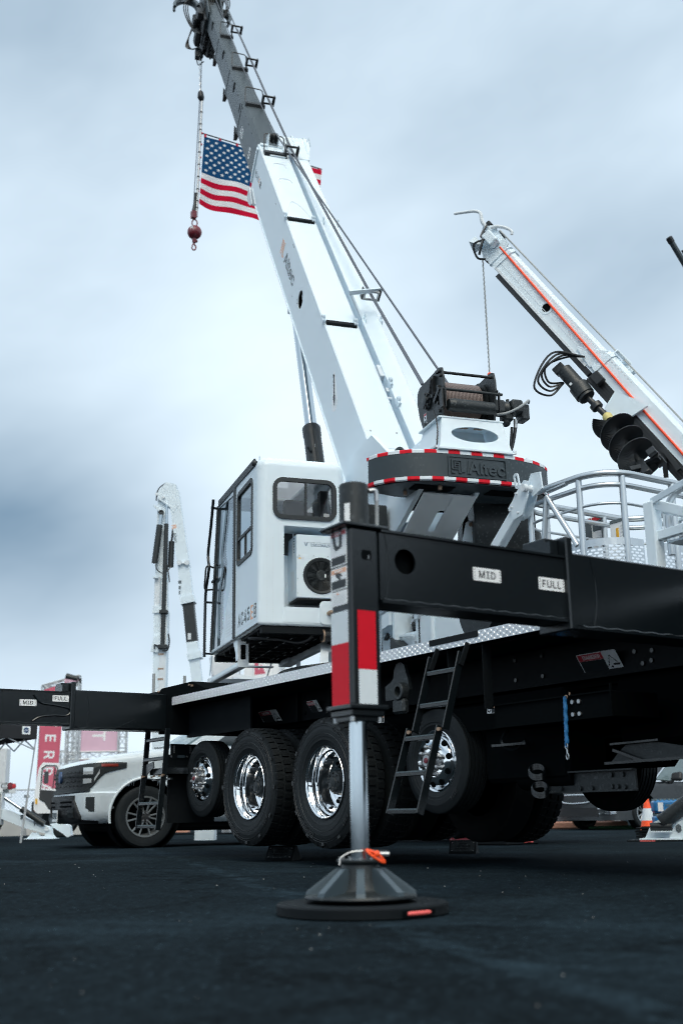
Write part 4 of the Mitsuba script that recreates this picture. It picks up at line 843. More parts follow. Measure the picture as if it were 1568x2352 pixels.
C_('rail_clamp', [bar((2.08, WL - 0.06, 3.90), (1.99, WL + 0.09, 3.90), 0.022), bar((2.38, WL - 0.12, 2.84), (2.33, WL + 0.08, 2.84), 0.022), bar((2.40, WL - .08, 2.24), (2.36, WL + .09, 2.24), 0.02)], 'black_paint')
C_('door_handle', [tube(smooth_path([(2.20, WL + 0.015, 3.23), (2.17, WL + 0.10, 3.23), (2.20, WL + 0.11, 3.10), (2.25, WL + 0.10, 2.98), (2.27, WL + 0.01, 2.98)], 5), 0.011, 8), tube(smooth_path([(2.03, WL, 3.22), (1.98, WL + 0.04, 3.22), (1.99, WL + 0.04, 3.07), (2.05, WL, 3.06)], 5), 0.011, 8), box(1.98, 2.25, WL, WL + 0.03, 3.05, 3.08, .006), box(2.17, 2.21, WL, WL + 0.012, 2.93, 3.2)], 'gasket', 50)
C_('door_seam', [box(1.04, 1.046, WL - 0.002, WL + 0.0015, 2.25, 2.95), box(0.15, 1.05, WL - 0.002, WL + 0.0015, 2.275, 2.28), box(0.93, 0.934, WL - .002, WL + .001, 2.3, 2.95)], 'white_flat')
C_('sill_strip', box(0.07, 2.3, WL - 0.003, WL + 0.004, 2.214, 2.232), 'gasket')
# letters on the door
def door_text(s, h0, h1, z0, z1, m_, name='lettering', bold=True, rot=False):
    t = meshkit.text_mesh(s, 0.1, 0.0012, bold); b = t.bounds
    sx, sy = (h0 - h1) / (b[1, 0] - b[0, 0]), (z1 - z0) / (b[1, 1] - b[0, 1])
    if rot: sx, sy = (z1 - z0) / (b[1, 0] - b[0, 0]), (h0 - h1) / (b[1, 1] - b[0, 1])
    t.apply_translation((-b[0, 0], -b[0, 1], 0)); t.vertices[:, 0] *= sx; t.vertices[:, 1] *= sy
    M = frame((h1 if rot else h0, WL + 0.0016 if rot else WL + 0.0005, z0), (-1, 0, 0), (0, 0, 1), (0, 1, 0)) if not rot else frame((h1, WL + 0.0016, z0), (0, 0, 1), (1, 0, 0), (0, 1, 0))
    return part(CB, name, mv(t, FS @ M), m_)
[door_text(ch, 0.925 - 0.14 * k, 0.925 - 0.14 * k - 0.108, 2.315, 2.455, 'letter_grey', bold=True) for k, ch in enumerate('AC45')]; door_text('E', 0.355, 0.255, 2.305, 2.450, 'letter_orange')
C_('size_panel', prism(rrect(0.118, 0.215, 2.300, 2.445, 0.015), WL, WL + 0.0015, 'xz'), 'letter_grey'); door_text('127', 0.19, 0.140, 2.312, 2.433, 'sticker_white', rot=True)
C_('notice_print', [box(1.28 + (i % 3) * 0.09, 1.34 + (i % 3) * 0.09, WL, WL + 0.001, 2.30 + (i // 3) * 0.032, 2.312 + (i // 3) * 0.032) for i in range(24)], 'letter_pale', kind='stuff')
# inside
C_('seat', [tri(soft([(0.55, 0.62, 2.62, .05), (0.55, 1.02, 2.62, .05), (1.1, 0.62, 2.66, .05), (1.1, 1.02, 2.66, .05)])), tri(soft([(0.55, 0.64, 2.65, .05), (0.55, 1.0, 2.65, .05), (0.40, 0.66, 3.32, .05), (0.40, 0.98, 3.32, .05)])), tri(soft([(0.40, 0.74, 3.42, .045), (0.40, 0.9, 3.42, .045), (0.38, 0.74, 3.55, .04), (0.38, 0.9, 3.55, .04)])), box(0.6, 1.0, 0.7, 0.95, 2.25, 2.6)], 'interior_dark', 40)
C_('console', [box(0.7, 1.5, 0.42, 0.56, 2.25, 3.0, 0.03), box(0.7, 1.3, 1.08, 1.2, 2.25, 2.95, 0.03), bar((1.75, 0.62, 2.9), (1.95, 0.62, 3.45), 0.3, 0.05, (1, 0, 0), 0.02), bar((1.7, 0.5, 3.0), (1.2, 0.55, 3.60), 0.07), cyl((1.6, 0.9, 2.3), (1.5, 0.9, 2.95), 0.04, 12)], 'interior_dark', 40)
C_('monitor_arm', [bar((1.45, 0.95, 3.20), (1.15, 0.52, 3.62), 0.05, 0.07), box(1.28, 1.34, 0.66, 0.92, 3.32, 3.55, 0.02), box(0.9, 0.96, 0.44, 0.60, 3.2, 3.62, 0.02), box(0.5, 0.6, 0.42, 0.5, 2.3, 3.75)], 'interior_dark')
C_('steering_wheel', [tube([(1.52 + 0.12 * math.sin(a), 0.9 + 0.19 * math.cos(a), 3.0 + 0.14 * math.sin(a)) for a in np.linspace(0, 6.283, 28)], 0.014, 8)], 'interior_dark', 50)
C_('desk_fan', [tube([(0.66 + 0.012 * math.sin(a * 3), 1.06 + 0.005 + r * math.cos(a), 3.60 + r * math.sin(a)) for a in np.linspace(0, 6.283, 26)], 0.003, 5) for r in (0.085, 0.07, 0.055, 0.04, 0.025, 0.01)] + [cyl((0.68, 1.06, 3.60), (0.74, 1.06, 3.60), 0.04, 16), bar((0.73, 1.06, 3.6), (0.76, 1.1, 3.72), 0.015)], 'steel', 50)
C_('lining', [box(0.10, 2.0, WR + 0.05, WR + 0.06, 2.27, 2.88), box(0.12, 2.28, 0.45, 1.2, 2.262, 2.275), box(0.125, 0.16, 0.44, 0.49, 3.3, 3.8)], 'interior_grey')
# floor pan, light frame under the floor
C_('floor_pan', [box(0.10, 2.25, 0.42, 1.24, 2.185, 2.214), box(0.08, 0.16, 0.4, 1.24, 2.14, 2.21), box(2.17, 2.27, 0.38, 1.26, 2.13, 2.21, .01), box(0.1, 2.25, 0.40, 0.44, 2.12, 2.21)], 'black_matt')
C_('floor_rib', [box(h, h + 0.02, 0.45, 1.22, 2.14, 2.186) for h in np.arange(0.3, 2.1, 0.26)] + [box(0.15, 2.2, w, w + 0.02, 2.15, 2.186) for w in (0.62, 0.82, 1.02)], 'black_matt', kind='stuff')
C_('floor_clip', [box(h, h + 0.1, w, w + 0.006, 2.134, 2.139) for h in np.arange(0.35, 2.1, 0.3) for w in (0.6, 0.85, 1.1)], 'galvanised', kind='stuff')
C_('floor_hose', [tube(smooth_path([(0.62, 1.24, 2.16), (0.50, 1.18, 2.15), (0.35, 1.0, 2.12), (0.24, 0.84, 2.075), (0.18, 0.74, 2.10), (0.15, 0.70, 2.16)], 8), 0.016, 10)], 'hose', 50)
C_('floor_hose', [cyl((0.1, 0.62, 2.13), (0.1, 0.24, 2.13), 0.055, 20), tube(smooth_path([(0.3, 0.5, 2.1), (0.2, 0.3, 1.98), (0.1, 0.25, 2.05), (0.0, 0.3, 2.15)], 6), 0.02, 8), tube(smooth_path([(0.2, 0.45, 2.1), (0.1, 0.2, 1.9), (0.0, 0.1, 2.0), (-0.05, 0.2, 2.15)], 6), 0.02, 8)], 'hose', 45)
C_('hose_clamp', [lathe([(0, .056), (0, .064), (.02, .064), (.02, .056)], (0.1, 0.60, 2.13), (0, 1, 0), 24)], 'bronze', 40)
stp = Polygon([(1.02, 2.205), (0.96, 1.93), (1.04, 1.92), (2.48, 1.955), (2.50, 2.0), (1.10, 1.965), (1.12, 2.10), (1.20, 2.205)])
SF = new(CB, 'step_frame')
C_('side_plate', [prism([(2.34, 2.215), (2.46, 2.0), (2.50, 2.0), (2.41, 2.215)], WL - 0.02, WL - 0.012, 'xz'), prism([(1.03, 2.205), (0.965, 2.0), (1.08, 1.985), (1.10, 2.08), (1.21, 2.205)], WL - 0.02, WL - 0.012, 'xz'), prism([(1.0, 1.965), (1.0, 1.925), (2.51, 1.925), (2.51, 1.965)], WL - 0.02, WL - 0.012, 'xz')], 'white_paint', False, SF)
C_('rail', [box(0.95, 2.52, WL - 0.10, WL - 0.018, 1.912, 1.926), box(2.44, 2.53, 0.40, WL, 1.915, 1.965), box(0.93, 1.0, 0.9, WL - 0.1, 1.912, 1.926)], 'white_flat', False, SF)
mp = sbox(-0.115, 0, 0.0, 0.285).difference(rrect(-0.088, -0.03, 0.07, 0.225, 0.006))
C_('rear_plate', mv(prism(mp, -0.006, 0.006, 'xy'), frame((0.985, WL - 0.012, 1.925), (0, 1, 0), (0, 0, 1), (1, 0, 0))), 'white_flat', False, SF)
C_('hanger', [bar((0.99, 1.18, 2.21), (0.9, 1.0, 2.21), 0.10, 0.012, (0, 0, 1)), hull([(2.20, 0.60, 2.13), (2.25, 0.60, 2.13), (2.48, 0.60, 1.95), (2.50, 0.60, 1.95), (2.20, .59, 2.13), (2.48, .59, 1.95), (2.25, .59, 2.13), (2.5, .59, 1.95)])], 'white_flat', False, SF)
C_('mount', [box(0.3, 2.1, 0.38, 0.46, 2.09, 2.15, .004), box(1.85, 2.25, 0.36, 0.50, 2.09, 2.15, .004)], 'white_flat')
leg_ = sbox(0, -0.11, 0.62, 0.11).difference(rrect(0.22, 0.5, -0.03, 0.03, 0.02))
def strut(a, b, side, wd=1.0, m_='white_flat'):
    x = unit(A(b, float) - A(a, float)); return C_('support_strut', mv(prism(affinity.scale(leg_, np.linalg.norm(A(b) - A(a)) / 0.62, wd, origin=(0, 0)), -0.008, 0.008, 'xy'), orient(a, x, side)), m_)
strut((0.34, 0.44, 2.10), (-0.18, 0.62, 1.77), (0.2, -1, 0.1), 1.0); strut((1.75, 0.40, 2.10), (1.55, 0.45, 1.69), (1, 0, 0), 0.5)
strut((0.34, 0.38, 2.12), (0.0, 0.1, 1.78), (0.6, -0.8, 0), 0.9)
# cooler on the cab's back
AC = new(CB, 'air_conditioner')
C_('casing', [box(0.09, 0.42, 0.42, 0.880, 2.505, 3.155, 0.006), box(0.086, 0.092, 0.42, 0.882, 2.51, 2.945, .002)], 'white_paint', False, AC)
C_('grille_underside', [box(0.10, 0.41, 0.43, 0.87, 2.494, 2.506)] + [box(0.10, 0.41, w, w + 0.006, 2.488, 2.495) for w in np.arange(0.44, 0.87, 0.022)], 'gasket', False, AC)
C_('vent_slot', [box(0.16 + k * 0.0, 0.20, 0.8795, 0.8815, 2.98 + k * 0.028, 2.992 + k * 0.028) for k in range(6)], 'letter_grey', False, AC)
C_('hinge_strap', [box(0.20, 0.215, 0.879, 0.885, 2.95, 3.20), box(0.17, 0.30, 0.8795, 0.8805, 2.6, 2.8)], 'white_flat', False, AC)
fc = (0.088, 0.625, 2.735)
FN = C_('fan_ring', [lathe([(0, 0.150), (0.010, 0.155), (0.016, 0.180), (0.0, 0.190), (-0.01, 0.19)], fc, (-1, 0, 0), 48)], 'gasket', 35, AC)
C_('fan_back', cyl((0.0855, fc[1], fc[2]), (0.0865, fc[1], fc[2]), 0.18, 40), 'deep_black', False, AC)
C_('fan_grille', [tube([(fc[0] - 0.012, fc[1] + r * math.cos(a), fc[2] + r * math.sin(a)) for a in np.linspace(0, 2 * math.pi, 40, endpoint=False)], 0.0022, 5, True) for r in np.arange(0.055, 0.155, 0.011)] + [bar((fc[0] - 0.012, fc[1] + 0.04 * math.cos(a), fc[2] + 0.04 * math.sin(a)), (fc[0] - 0.012, fc[1] + 0.16 * math.cos(a), fc[2] + 0.16 * math.sin(a)), 0.004) for a in np.arange(0.2, 6.4, math.pi / 6)], 'winch_black', 50, AC)
C_('fan_blade', [hull([(fc[0] - 0.003, fc[1] + r * math.cos(a + da), fc[2] + r * math.sin(a + da)) for r, da in ((0.04, -.2), (0.04, .2), (0.145, -.12), (0.145, .16))] + [(fc[0] - 0.009, fc[1] + 0.1 * math.cos(a + .15), fc[2] + 0.1 * math.sin(a + .15))]) for a in np.arange(0, 6.2, math.pi / 4)], 'winch_black', False, AC)
C_('fan_hub', [lathe([(0, 0.055), (0.014, 0.055), (0.02, 0.048), (0.02, 0.0)], fc, (-1, 0, 0), 30), box(0.06, 0.068, 0.612, 0.622, 2.72, 2.75)], 'winch_black', 40, AC)
C_('hub_label', box(0.066, 0.0675, 0.580, 0.594, 2.715, 2.752), 'sticker_white', False, AC)
part(AC, 'lettering', [text('V', 0.040, FS @ frame((0.0895, 0.800, 3.035), (0, -1, 0), (0, 0, 1), (-1, 0, 0)), 0.001, True), spaced('ISIONAIRE,', 0.028, FS @ frame((0.0895, 0.605, 3.049), (0, -1, 0), (0, 0, 1), (-1, 0, 0)), 0.001, True, 0.16, 1.1)], 'sticker_blue')
C_('swoosh', [bar((0.089, 0.775, 3.0755), (0.089, 0.45, 3.0755), 0.002, 0.0025)], 'letter_grey', False, AC)
st = C_('warning_sticker', box(0.085, 0.0862, 0.80, 0.865, 2.895, 2.922), 'letter_pale', False, AC); part(st, 'pictogram', mv(prism([(0.835, 2.899), (0.862, 2.899), (0.8485, 2.919)], 0.0845, 0.085, 'yz'), FS), 'sticker_yellow')
C_('panel_screw', bolts([(0.087, w, z) for w, z in ((0.87, 2.915), (0.87, 2.70), (0.87, 2.55), (0.85, 2.938), (0.7, 2.938), (0.55, 2.938))], (-1, 0, 0), 0.006, 0.006, 8), 'galvanised', False, AC)

# --- boom: base section
BM = new(CT, 'boom')
HW, DN = 0.226, -0.745
side = Polygon([(-1.25, -0.004), (8.47, -0.004), (8.52, -0.10), (8.42, -0.50), (8.30, -0.735), (8.22, DN), (-1.25, DN)])
holed = side.difference(Point(3.9, -0.37).buffer(0.125, quad_segs=16))
B('side_plate', prism(holed, HW - 0.012, HW, 'xz'), 'white_paint', parent=BM); B('side_plate', prism(side, -HW, -HW + 0.012, 'xz'), 'white_paint', parent=BM)
B('top_plate', box(-1.25, 8.45, -HW + 0.012, HW - 0.012, -0.014, -0.001), 'white_paint', parent=BM)
B('bottom_plate', [box(-1.25, 8.2, -HW - 0.014, HW + 0.014, DN - 0.012, DN)], 'white_paint', parent=BM)
B('edge_weld', [bar((-1.2, s * (HW - 0.012), -0.001), (8.4, s * (HW - 0.012), -0.001), 0.006) for s in (1, -1)], 'white_flat', parent=BM)
B('end_frame', [box(8.35, 8.44, HW, HW + 0.02, -0.62, -0.05, .004), box(8.38, 8.46, -0.2, 0.2, -0.001, 0.03, .004)], 'white_paint', parent=BM)
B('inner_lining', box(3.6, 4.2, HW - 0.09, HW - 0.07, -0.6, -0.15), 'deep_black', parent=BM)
B('cylinder_glimpse', cyl((3.7, HW - 0.05, -0.42), (4.15, HW - 0.05, -0.32), 0.018, 10), 'brushed_aluminium', 40, parent=BM)
for b0 in (5.62, 2.63):
    B('wear_pad', prism([(b0 - 0.05, 0), (b0 + 0.05, 0), (b0 + 0.03, 0.03), (b0 - 0.03, 0.03)], -0.19, 0.2, 'xz'), 'black_matt', parent=BM)
    for w in (0.215, -0.20):
        B('lug', [prism(unary_union([sbox(b0 - 0.03, -0.02, b0 + 0.09, 0.05), Point(b0 + 0.05, 0.05).buffer(0.035)]).difference(Point(b0 + 0.05, 0.05).buffer(0.016)), w + o, w + o + 0.012, 'xz') for o in (0, 0.028)], 'white_paint', parent=BM)
B('cover_plate', box(0.0, 0.33, -0.18, 0.19, 0.0, 0.004), 'white_paint', parent=BM); B('cover_bolt', bolts([(0.30, 0.15, .004), (0.30, -0.15, .004)], (0, 0, 1), 0.012, 0.008), 'galvanised', parent=BM)
for b0 in (6.55, 7.0, 7.6):
    B('handhold_recess', tube(smooth_path([(b0, 0.10, 0.001), (b0 + 0.10, 0.085, 0.001), (b0 + 0.13, 0.0, 0.001), (b0 + 0.10, -0.085, 0.001), (b0 - (0.3 if b0 < 6.6 else 0), -0.10, 0.001)] if b0 > 6.6 else [(5.75, 0.18, .001), (6.1, 0.10, 0.001), (6.28, 0.02, .001), (6.1, -0.10, .001), (5.75, -0.18, 0.001)], 6), 0.006, 6), 'white_flat', 50, parent=BM)
B('rivet', bolts([(b, HW, n) for b, n in ((4.9, -0.06), (4.82, -0.05), (4.05, -0.45), (4.0, -0.48), (4.32, -0.55), (6.4, -0.12))], (0, 1, 0), 0.008, 0.006, 8), 'letter_grey', parent=BM)
# angle gauge: a hanging pointer over a pale dial
g0 = A([1.72, HW, -0.20]); down = A([-math.sin(BE), 0, -math.cos(BE)]); crs = A([math.cos(BE), 0, -math.sin(BE)])
MG = frame(g0, crs, -down, (0, 1, 0)) if np.cross(crs, -down)[1] > 0 else frame(g0, -crs, -down, (0, 1, 0))
AG = part(BM, 'angle_gauge', mv(prism(unary_union([Point(0, -0.34).buffer(0.105), Polygon([(-0.09, -0.28), (0.09, -0.28), (0.02, 0.05), (-0.02, 0.05)])]), 0, 0.002, 'xy'), FB @ MG), 'sticker_white')
part(AG, 'pointer', mv(prism(unary_union([Polygon([(-0.008, 0), (0.008, 0), (0.008, -0.26), (-0.008, -0.26)]), Polygon([(-0.028, -0.25), (0.028, -0.25), (0.0, -0.38)]), Point(0, 0).buffer(0.02)]), 0.006, 0.010, 'xy'), FB @ MG), 'sticker_black')
part(AG, 'scale_mark', mv(prism(unary_union([LineString([(0.085 * math.sin(a), -0.34 - 0.085 * math.cos(a)), (0.1 * math.sin(a), -0.34 - 0.1 * math.cos(a))]).buffer(0.004) for a in np.arange(-1.6, 1.7, 0.32)]), 0.002, 0.003, 'xy'), FB @ MG), 'letter_pale')


def down_text(parent, s, b0, n0, h, m_, w, length=None, bold=True, name='lettering'):
    t = meshkit.text_mesh(s, h, 0.0015, bold); t.apply_translation((-t.bounds[0, 0], 0, 0))
    if length: t.vertices[:, 0] *= length / t.bounds[1, 0]
    return part(parent, name, mv(t, FB @ frame((b0, w + 0.0005, n0), (-1, 0, 0), (0, 0, 1), (0, 1, 0))), m_)


def emblem(parent, b0, n0, size, m_, w):
    k = size / 0.12
    return part(parent, 'emblem', mv(prism(affinity.scale(mark, k, k, origin=(0, 0)), 0, 0.0015, 'xy'), FB @ frame((b0, w + 0.0005, n0), (-1, 0, 0), (0, 0, 1), (0, 1, 0))), m_)


emblem(BM, 5.50, -0.46, 0.21, 'letter_orange', HW); down_text(BM, 'Altec', 5.20, -0.46, 0.175, 'letter_grey', HW, 0.78)
down_text(BM, 'AC45', 8.25, -0.42, 0.095, 'letter_grey', HW, 0.36, False); down_text(BM, 'E', 7.86, -0.42, 0.095, 'letter_orange', HW, 0.09, False)
B('size_panel', box(7.64, 7.745, HW, HW + 0.001, -0.43, -0.325), 'letter_grey', parent=BM)
B('under_lug', [prism([(4.2, DN), (4.75, DN), (4.6, DN - 0.16), (4.35, DN - 0.13)], 0.14, 0.17, 'xz'), cyl((4.45, 0.12, DN - 0.1), (4.45, 0.2, DN - 0.1), 0.04, 16), prism([(4.2, DN), (4.75, DN), (4.6, DN - 0.16), (4.35, DN - 0.13)], -0.17, -0.14, 'xz')], 'white_flat', 40, parent=BM)
B('ear_plate', [prism([(7.75, DN + 0.02), (8.22, DN + 0.10), (8.22, DN - 0.06), (8.02, DN - 0.10), (7.85, DN - 0.06)], HW + o, HW + o + 0.015, 'xz') for o in (0.0, 0.05)], 'white_flat', parent=BM)
# end sheave of the base section
SHV = new(BM, 'end_sheave')
B('cheek', [prism([(8.28, 0.0), (8.50, 0.0), (8.56, 0.10), (8.54, 0.17), (8.46, 0.20), (8.40, 0.14), (8.34, 0.05)], w, w + 0.012, 'xz') for w in (0.075, -0.085)], 'white_paint', parent=SHV)
B('wheel', [lathe([(-0.03, 0.03), (-0.03, 0.085), (-0.018, 0.085), (0, 0.062), (0.018, 0.085), (0.03, 0.085), (0.03, 0.03)], (8.50, w, 0.12), (0, 1, 0), 30) for w in (0.03, -0.035)], 'hose', 35, parent=SHV)
B('foot', [box(8.0, 8.35, -0.16, 0.10, 0.0, 0.025, .006), prism([(8.0, 0.02), (8.3, 0.02), (8.3, 0.12)], -0.15, -0.135, 'xz')], 'white_paint', parent=SHV)
# --- telescoping sections
def section(b0, b1, wl, wr, n1, n0, c=0.055):
    poly = Polygon([(wl - c, n1), (wl, n1 - c), (wl, n0 + 2 * c), (wl - 2 * c, n0), (wr + 2 * c, n0), (wr, n0 + 2 * c), (wr, n1 - c), (wr + c, n1)])
    K = part(CT, 'boom_section', mv(prism(poly, b0, b1, 'yz'), FB), 'grey_paint')
    return K
secs = [(8.0, 10.62, 0.208, -0.190, -0.025, -0.700), (10.0, 12.55, 0.190, -0.165, -0.050, -0.665), (12.0, 14.55, 0.172, -0.140, -0.072, -0.625), (14.0, 17.1, 0.155, -0.115, -0.095, -0.585)]
sk = [section(*s) for s in secs]
down_text(sk[0], '43', 10.22, -0.50, 0.165, 'sticker_white', 0.2085, 0.27); down_text(sk[0], '5', 9.18, -0.50, 0.175, 'sticker_white', 0.2085, 0.15)
for k, (b, n) in zip(sk, ((9.9, -0.2), (10.95, -0.17), (12.85, -0.17), (14.9, -.2))):
    w = secs[sk.index(k)][2]; part(k, 'pin_hole', mv(cyl((b + 0.75, w - 0.001, n), (b + 0.75, w + 0.002, n), 0.095, 24), FB), 'deep_black')
for i, (b0, b1, wl, wr, n1, n0) in enumerate(secs[:3]):
    part(sk[i], 'bottom_pad', mv(hull([(b1 + 0.0, wl - 0.06, n0), (b1 + 0.0, wl + 0.02, n0 + 0.02), (b1 + 0.3, wl - 0.08, n0 + 0.02), (b1 + 0.34, wl - 0.01, n0 + .09), (b1 + .05, wl + .01, n0 - 0.09), (b1 + .05, wl - .05, n0 - .09), (b1 + .1, wl + .02, n0 + .1)]), FB), 'hose')
    part(sk[i], 'end_collar', mv(cat(box(b1 - 0.10, b1, wl, wl + 0.008, n0 + .09, n1 - .045), box(b1 - 0.10, b1, wr + .045, wl - .045, n1, n1 + 0.008)), FB), 'grey_paint')
    part(sk[i], 'rivet', mv(bolts([(b1 - 0.4 * q - 0.2, wl, n1 - 0.08) for q in range(4)], (0, 1, 0), 0.01, 0.008, 8), FB), 'hose')

def rope_guide(b, wl, wr, n1, gw, jib=False):
    G = new(CT, 'rope_guide'); gb, gn = b - 0.0, 0.12
    if not jib:
        B('pad_bar', prism([(b - 0.02, n1), (b + 0.13, n1), (b + 0.10, n1 + 0.05), (b + 0.01, n1 + 0.05)], wr + 0.02, wl - 0.01, 'xz'), 'hose', parent=G)
        B('wire_loop', tube([(b + 0.12, wl - 0.02, n1 + 0.03), (b + 0.48, wl - 0.05, n1 + 0.16), (b + 0.50, wl - 0.08, n1 + 0.17), (b + 0.46, wr + 0.06, n1 + 0.17), (b + 0.45, wr + 0.03, n1 + 0.15), (b + 0.12, wr + 0.03, n1 + 0.03)], 0.011, 6), 'hose', 40, parent=G)
        B('arm', hull([(b - 0.02, wr + 0.06, n1 + 0.01), (b + 0.1, wr + 0.06, n1 + 0.03), (b, gw + 0.10, gn - 0.02), (b + 0.10, gw + 0.10, gn + 0.04), (b - .02, wr + 0.06, n1 - 0.01), (b, gw + 0.09, gn - 0.05), (b + .06, gw + .08, gn)]), 'hose', parent=G)
    for dn in (0.062, -0.062):
        B('roller', cyl((b + 0.05, gw - 0.095, gn + dn), (b + 0.05, gw + 0.095, gn + dn), 0.018, 12), 'hose', 40, parent=G)
    for dw in (0.085, -0.085):
        B('roller', cyl((b + 0.05, gw + dw, gn - 0.06), (b + 0.05, gw + dw, gn + 0.06), 0.016, 12), 'hose', 40, parent=G)
        B('end_plate', box(b + 0.0, b + 0.10, gw + dw * 1.22 - 0.008, gw + dw * 1.22 + 0.008, gn - 0.085, gn + 0.085, 0.003), 'hose', parent=G)
    return G
gd = [(8.02, 0.20, -0.20, 0.0, -0.245), (10.33, 0.200, -0.185, -0.025, -0.205), (12.37, 0.180, -0.16, -0.05, -0.187), (14.44, 0.165, -0.135, -0.07, -0.16)]
for g in gd: rope_guide(*g)
# --- stowed jib beside the boom
JB = new(CT, 'stowed_jib')
jw0, jw1, jt, jn = -0.300, -0.545, 0.020, -0.33
B('box_beam', [hull([(b, w, n) for b, o, m_ in ((-0.25, 0, 0), (8.1, 0.015, 0)) for w in (jw0 + o, jw1 + o) for n in (jt, jn)])], 'white_paint', parent=JB)
B('edge_strip', [bar((-0.2, jw1 + 0.004, jt), (8.1, jw1 + 0.018, jt), 0.008)], 'white_flat', parent=JB)
B('fork_plate', [prism([(8.0, jt - .3), (8.05, jt + 0.01), (8.45, jt + 0.10), (8.72, jt + 0.12), (8.80, jt + 0.02), (8.70, jt - 0.10), (8.4, jt - .33)], w, w + 0.02, 'xz') for w in (-0.36, -0.56)] + [hull([(8.02, -0.28, 0.03), (8.02, -0.55, 0.03), (8.62, -0.10, 0.13), (8.72, -0.64, 0.12), (8.02, -0.28, 0.015), (8.02, -0.55, 0.015), (8.62, -0.10, 0.115), (8.72, -0.64, 0.105), (8.42, -0.62, 0.08)]), hull([(8.60, -0.58, 0.13), (8.74, -0.64, 0.15), (8.70, -0.70, 0.02), (8.60, -0.60, 0.02), (8.74, -0.66, 0.12)]), cyl((8.55, -0.3, 0.05), (8.55, -0.62, 0.05), 0.04, 16)], 'white_paint', parent=JB)
for b0 in (5.6, 2.75, 1.25, 0.85):
    B('lug', [prism(unary_union([sbox(b0 - 0.03, jt - 0.02, b0 + 0.09, jt + 0.05), Point(b0 + 0.05, jt + 0.05).buffer(0.035)]).difference(Point(b0 + 0.05, jt + 0.05).buffer(0.016)), w, w + 0.012, 'xz') for w in ((-0.335, -0.55) if b0 > 2 else (-0.30, -0.32))], 'white_paint', parent=JB)
B('latch', [box(1.5, 1.75, jw0 + .0, jw0 + 0.05, -0.08, 0.0, .005), box(1.2, 1.28, jw0, jw0 + 0.04, -0.12, -0.02, .005), cyl((1.1, jw0, -0.06), (1.1, jw0 + .05, -0.06), 0.02, 10)], 'white_flat', parent=JB)
t = meshkit.text_mesh('Altec', 0.075, 0.001, True); part(JB, 'lettering', mv(t, FB @ frame((4.85, jw0 + 0.004, -0.075), (-1, 0, 0), (0, 0, 1), (0, 1, 0))), 'letter_grey')
part(JB, 'emblem', mv(prism(affinity.scale(mark, .75, .75, origin=(0, 0)), 0, 0.001, 'xy'), FB @ frame((5.02, jw0 + 0.004, -0.075), (-1, 0, 0), (0, 0, 1), (0, 1, 0))), 'letter_orange')
G = new(JB, 'rope_guide'); gb, gw, gn = 3.05, -0.415, 0.30
B('arm', [bar((2.80, -0.315, 0.0), (2.92, -0.10, 0.30), 0.05, 0.02), bar((2.90, -0.08, 0.31), (3.10, -0.56, 0.31), 0.06, 0.018, (1, 0, 0))], 'white_paint', parent=G)
for dn in (0.05, -0.06): B('roller', cyl((gb, gw - 0.10, gn + dn - 0.06), (gb, gw + 0.10, gn + dn - 0.06), 0.016, 12), 'steel', 40, parent=G)
for dw in (0.09, -0.09): B('roller', cyl((gb - 0.02, gw + dw, gn - 0.12), (gb - 0.02, gw + dw, gn), 0.015, 12), 'steel', 40, parent=G); B('end_plate', box(gb - 0.03, gb + 0.06, gw + dw * 1.25 - 0.008, gw + dw * 1.25 + .008, gn - 0.12, gn + 0.02, .003), 'hose', parent=G)
# --- boom head
HD = new(CT, 'boom_head')
B('head_frame', [prism([(16.3, -0.62), (16.3, -0.10), (17.3, 0.08), (17.75, 0.0), (17.95, -0.25), (17.8, -0.75), (17.4, -1.05), (16.9, -0.95)], w, w + 0.025, 'xz') for w in (0.16, -0.145)] + [box(16.9, 17.6, -0.12, 0.16, -0.5, -0.2, .02), box(16.35, 16.7, -0.13, 0.16, -0.63, -0.58)], 'grey_paint', parent=HD)
B('sheave', [lathe([(-0.025, 0.03), (-0.025, 0.20), (-0.012, 0.20), (0, 0.17), (0.012, 0.20), (0.025, 0.20), (0.025, 0.03)], (b, w, n), (0, 1, 0), 30) for b, n in ((17.55, -0.15), (17.35, -0.82)) for w in (0.06, 0.0, -0.06)], 'hose', 35, parent=HD)
B('side_bracket', [box(16.3, 17.6, 0.18, 0.24, -0.62, -0.25, .02), box(16.9, 17.3, 0.20, 0.38, -0.75, -0.45, .03), box(16.55, 16.9, 0.22, 0.34, -0.95, -0.62, .03), prism([(16.2, -0.55), (17.0, -0.60), (17.3, -1.0), (16.9, -1.12), (16.3, -0.95)], 0.17, 0.19, 'xz'), box(16.6, 17.0, 0.24, 0.36, -0.4, -0.22, .02)], 'hose', parent=HD)
B('lower_block', [hull([(16.1, w, n) for w in (0.1, -0.06) for n in (-0.62, -1.0)] + [(16.7, w, n) for w in (0.12, -0.08) for n in (-0.6, -1.1)])] + [box(15.98, 16.12, w, w + 0.03, -1.0 + k * 0.1, -0.94 + k * 0.1, .01) for k in range(4) for w in (0.02,)], 'hose', parent=HD)
B('work_lamp', [hull([(16.75, 0.28, -1.12), (16.55, 0.28, -1.22), (16.75, 0.14, -1.12), (16.55, 0.14, -1.22), (16.62, 0.30, -0.98), (16.45, 0.30, -1.1), (16.62, 0.12, -0.98), (16.45, 0.12, -1.1), (16.9, 0.21, -1.2)])], 'grey_paint', parent=HD)
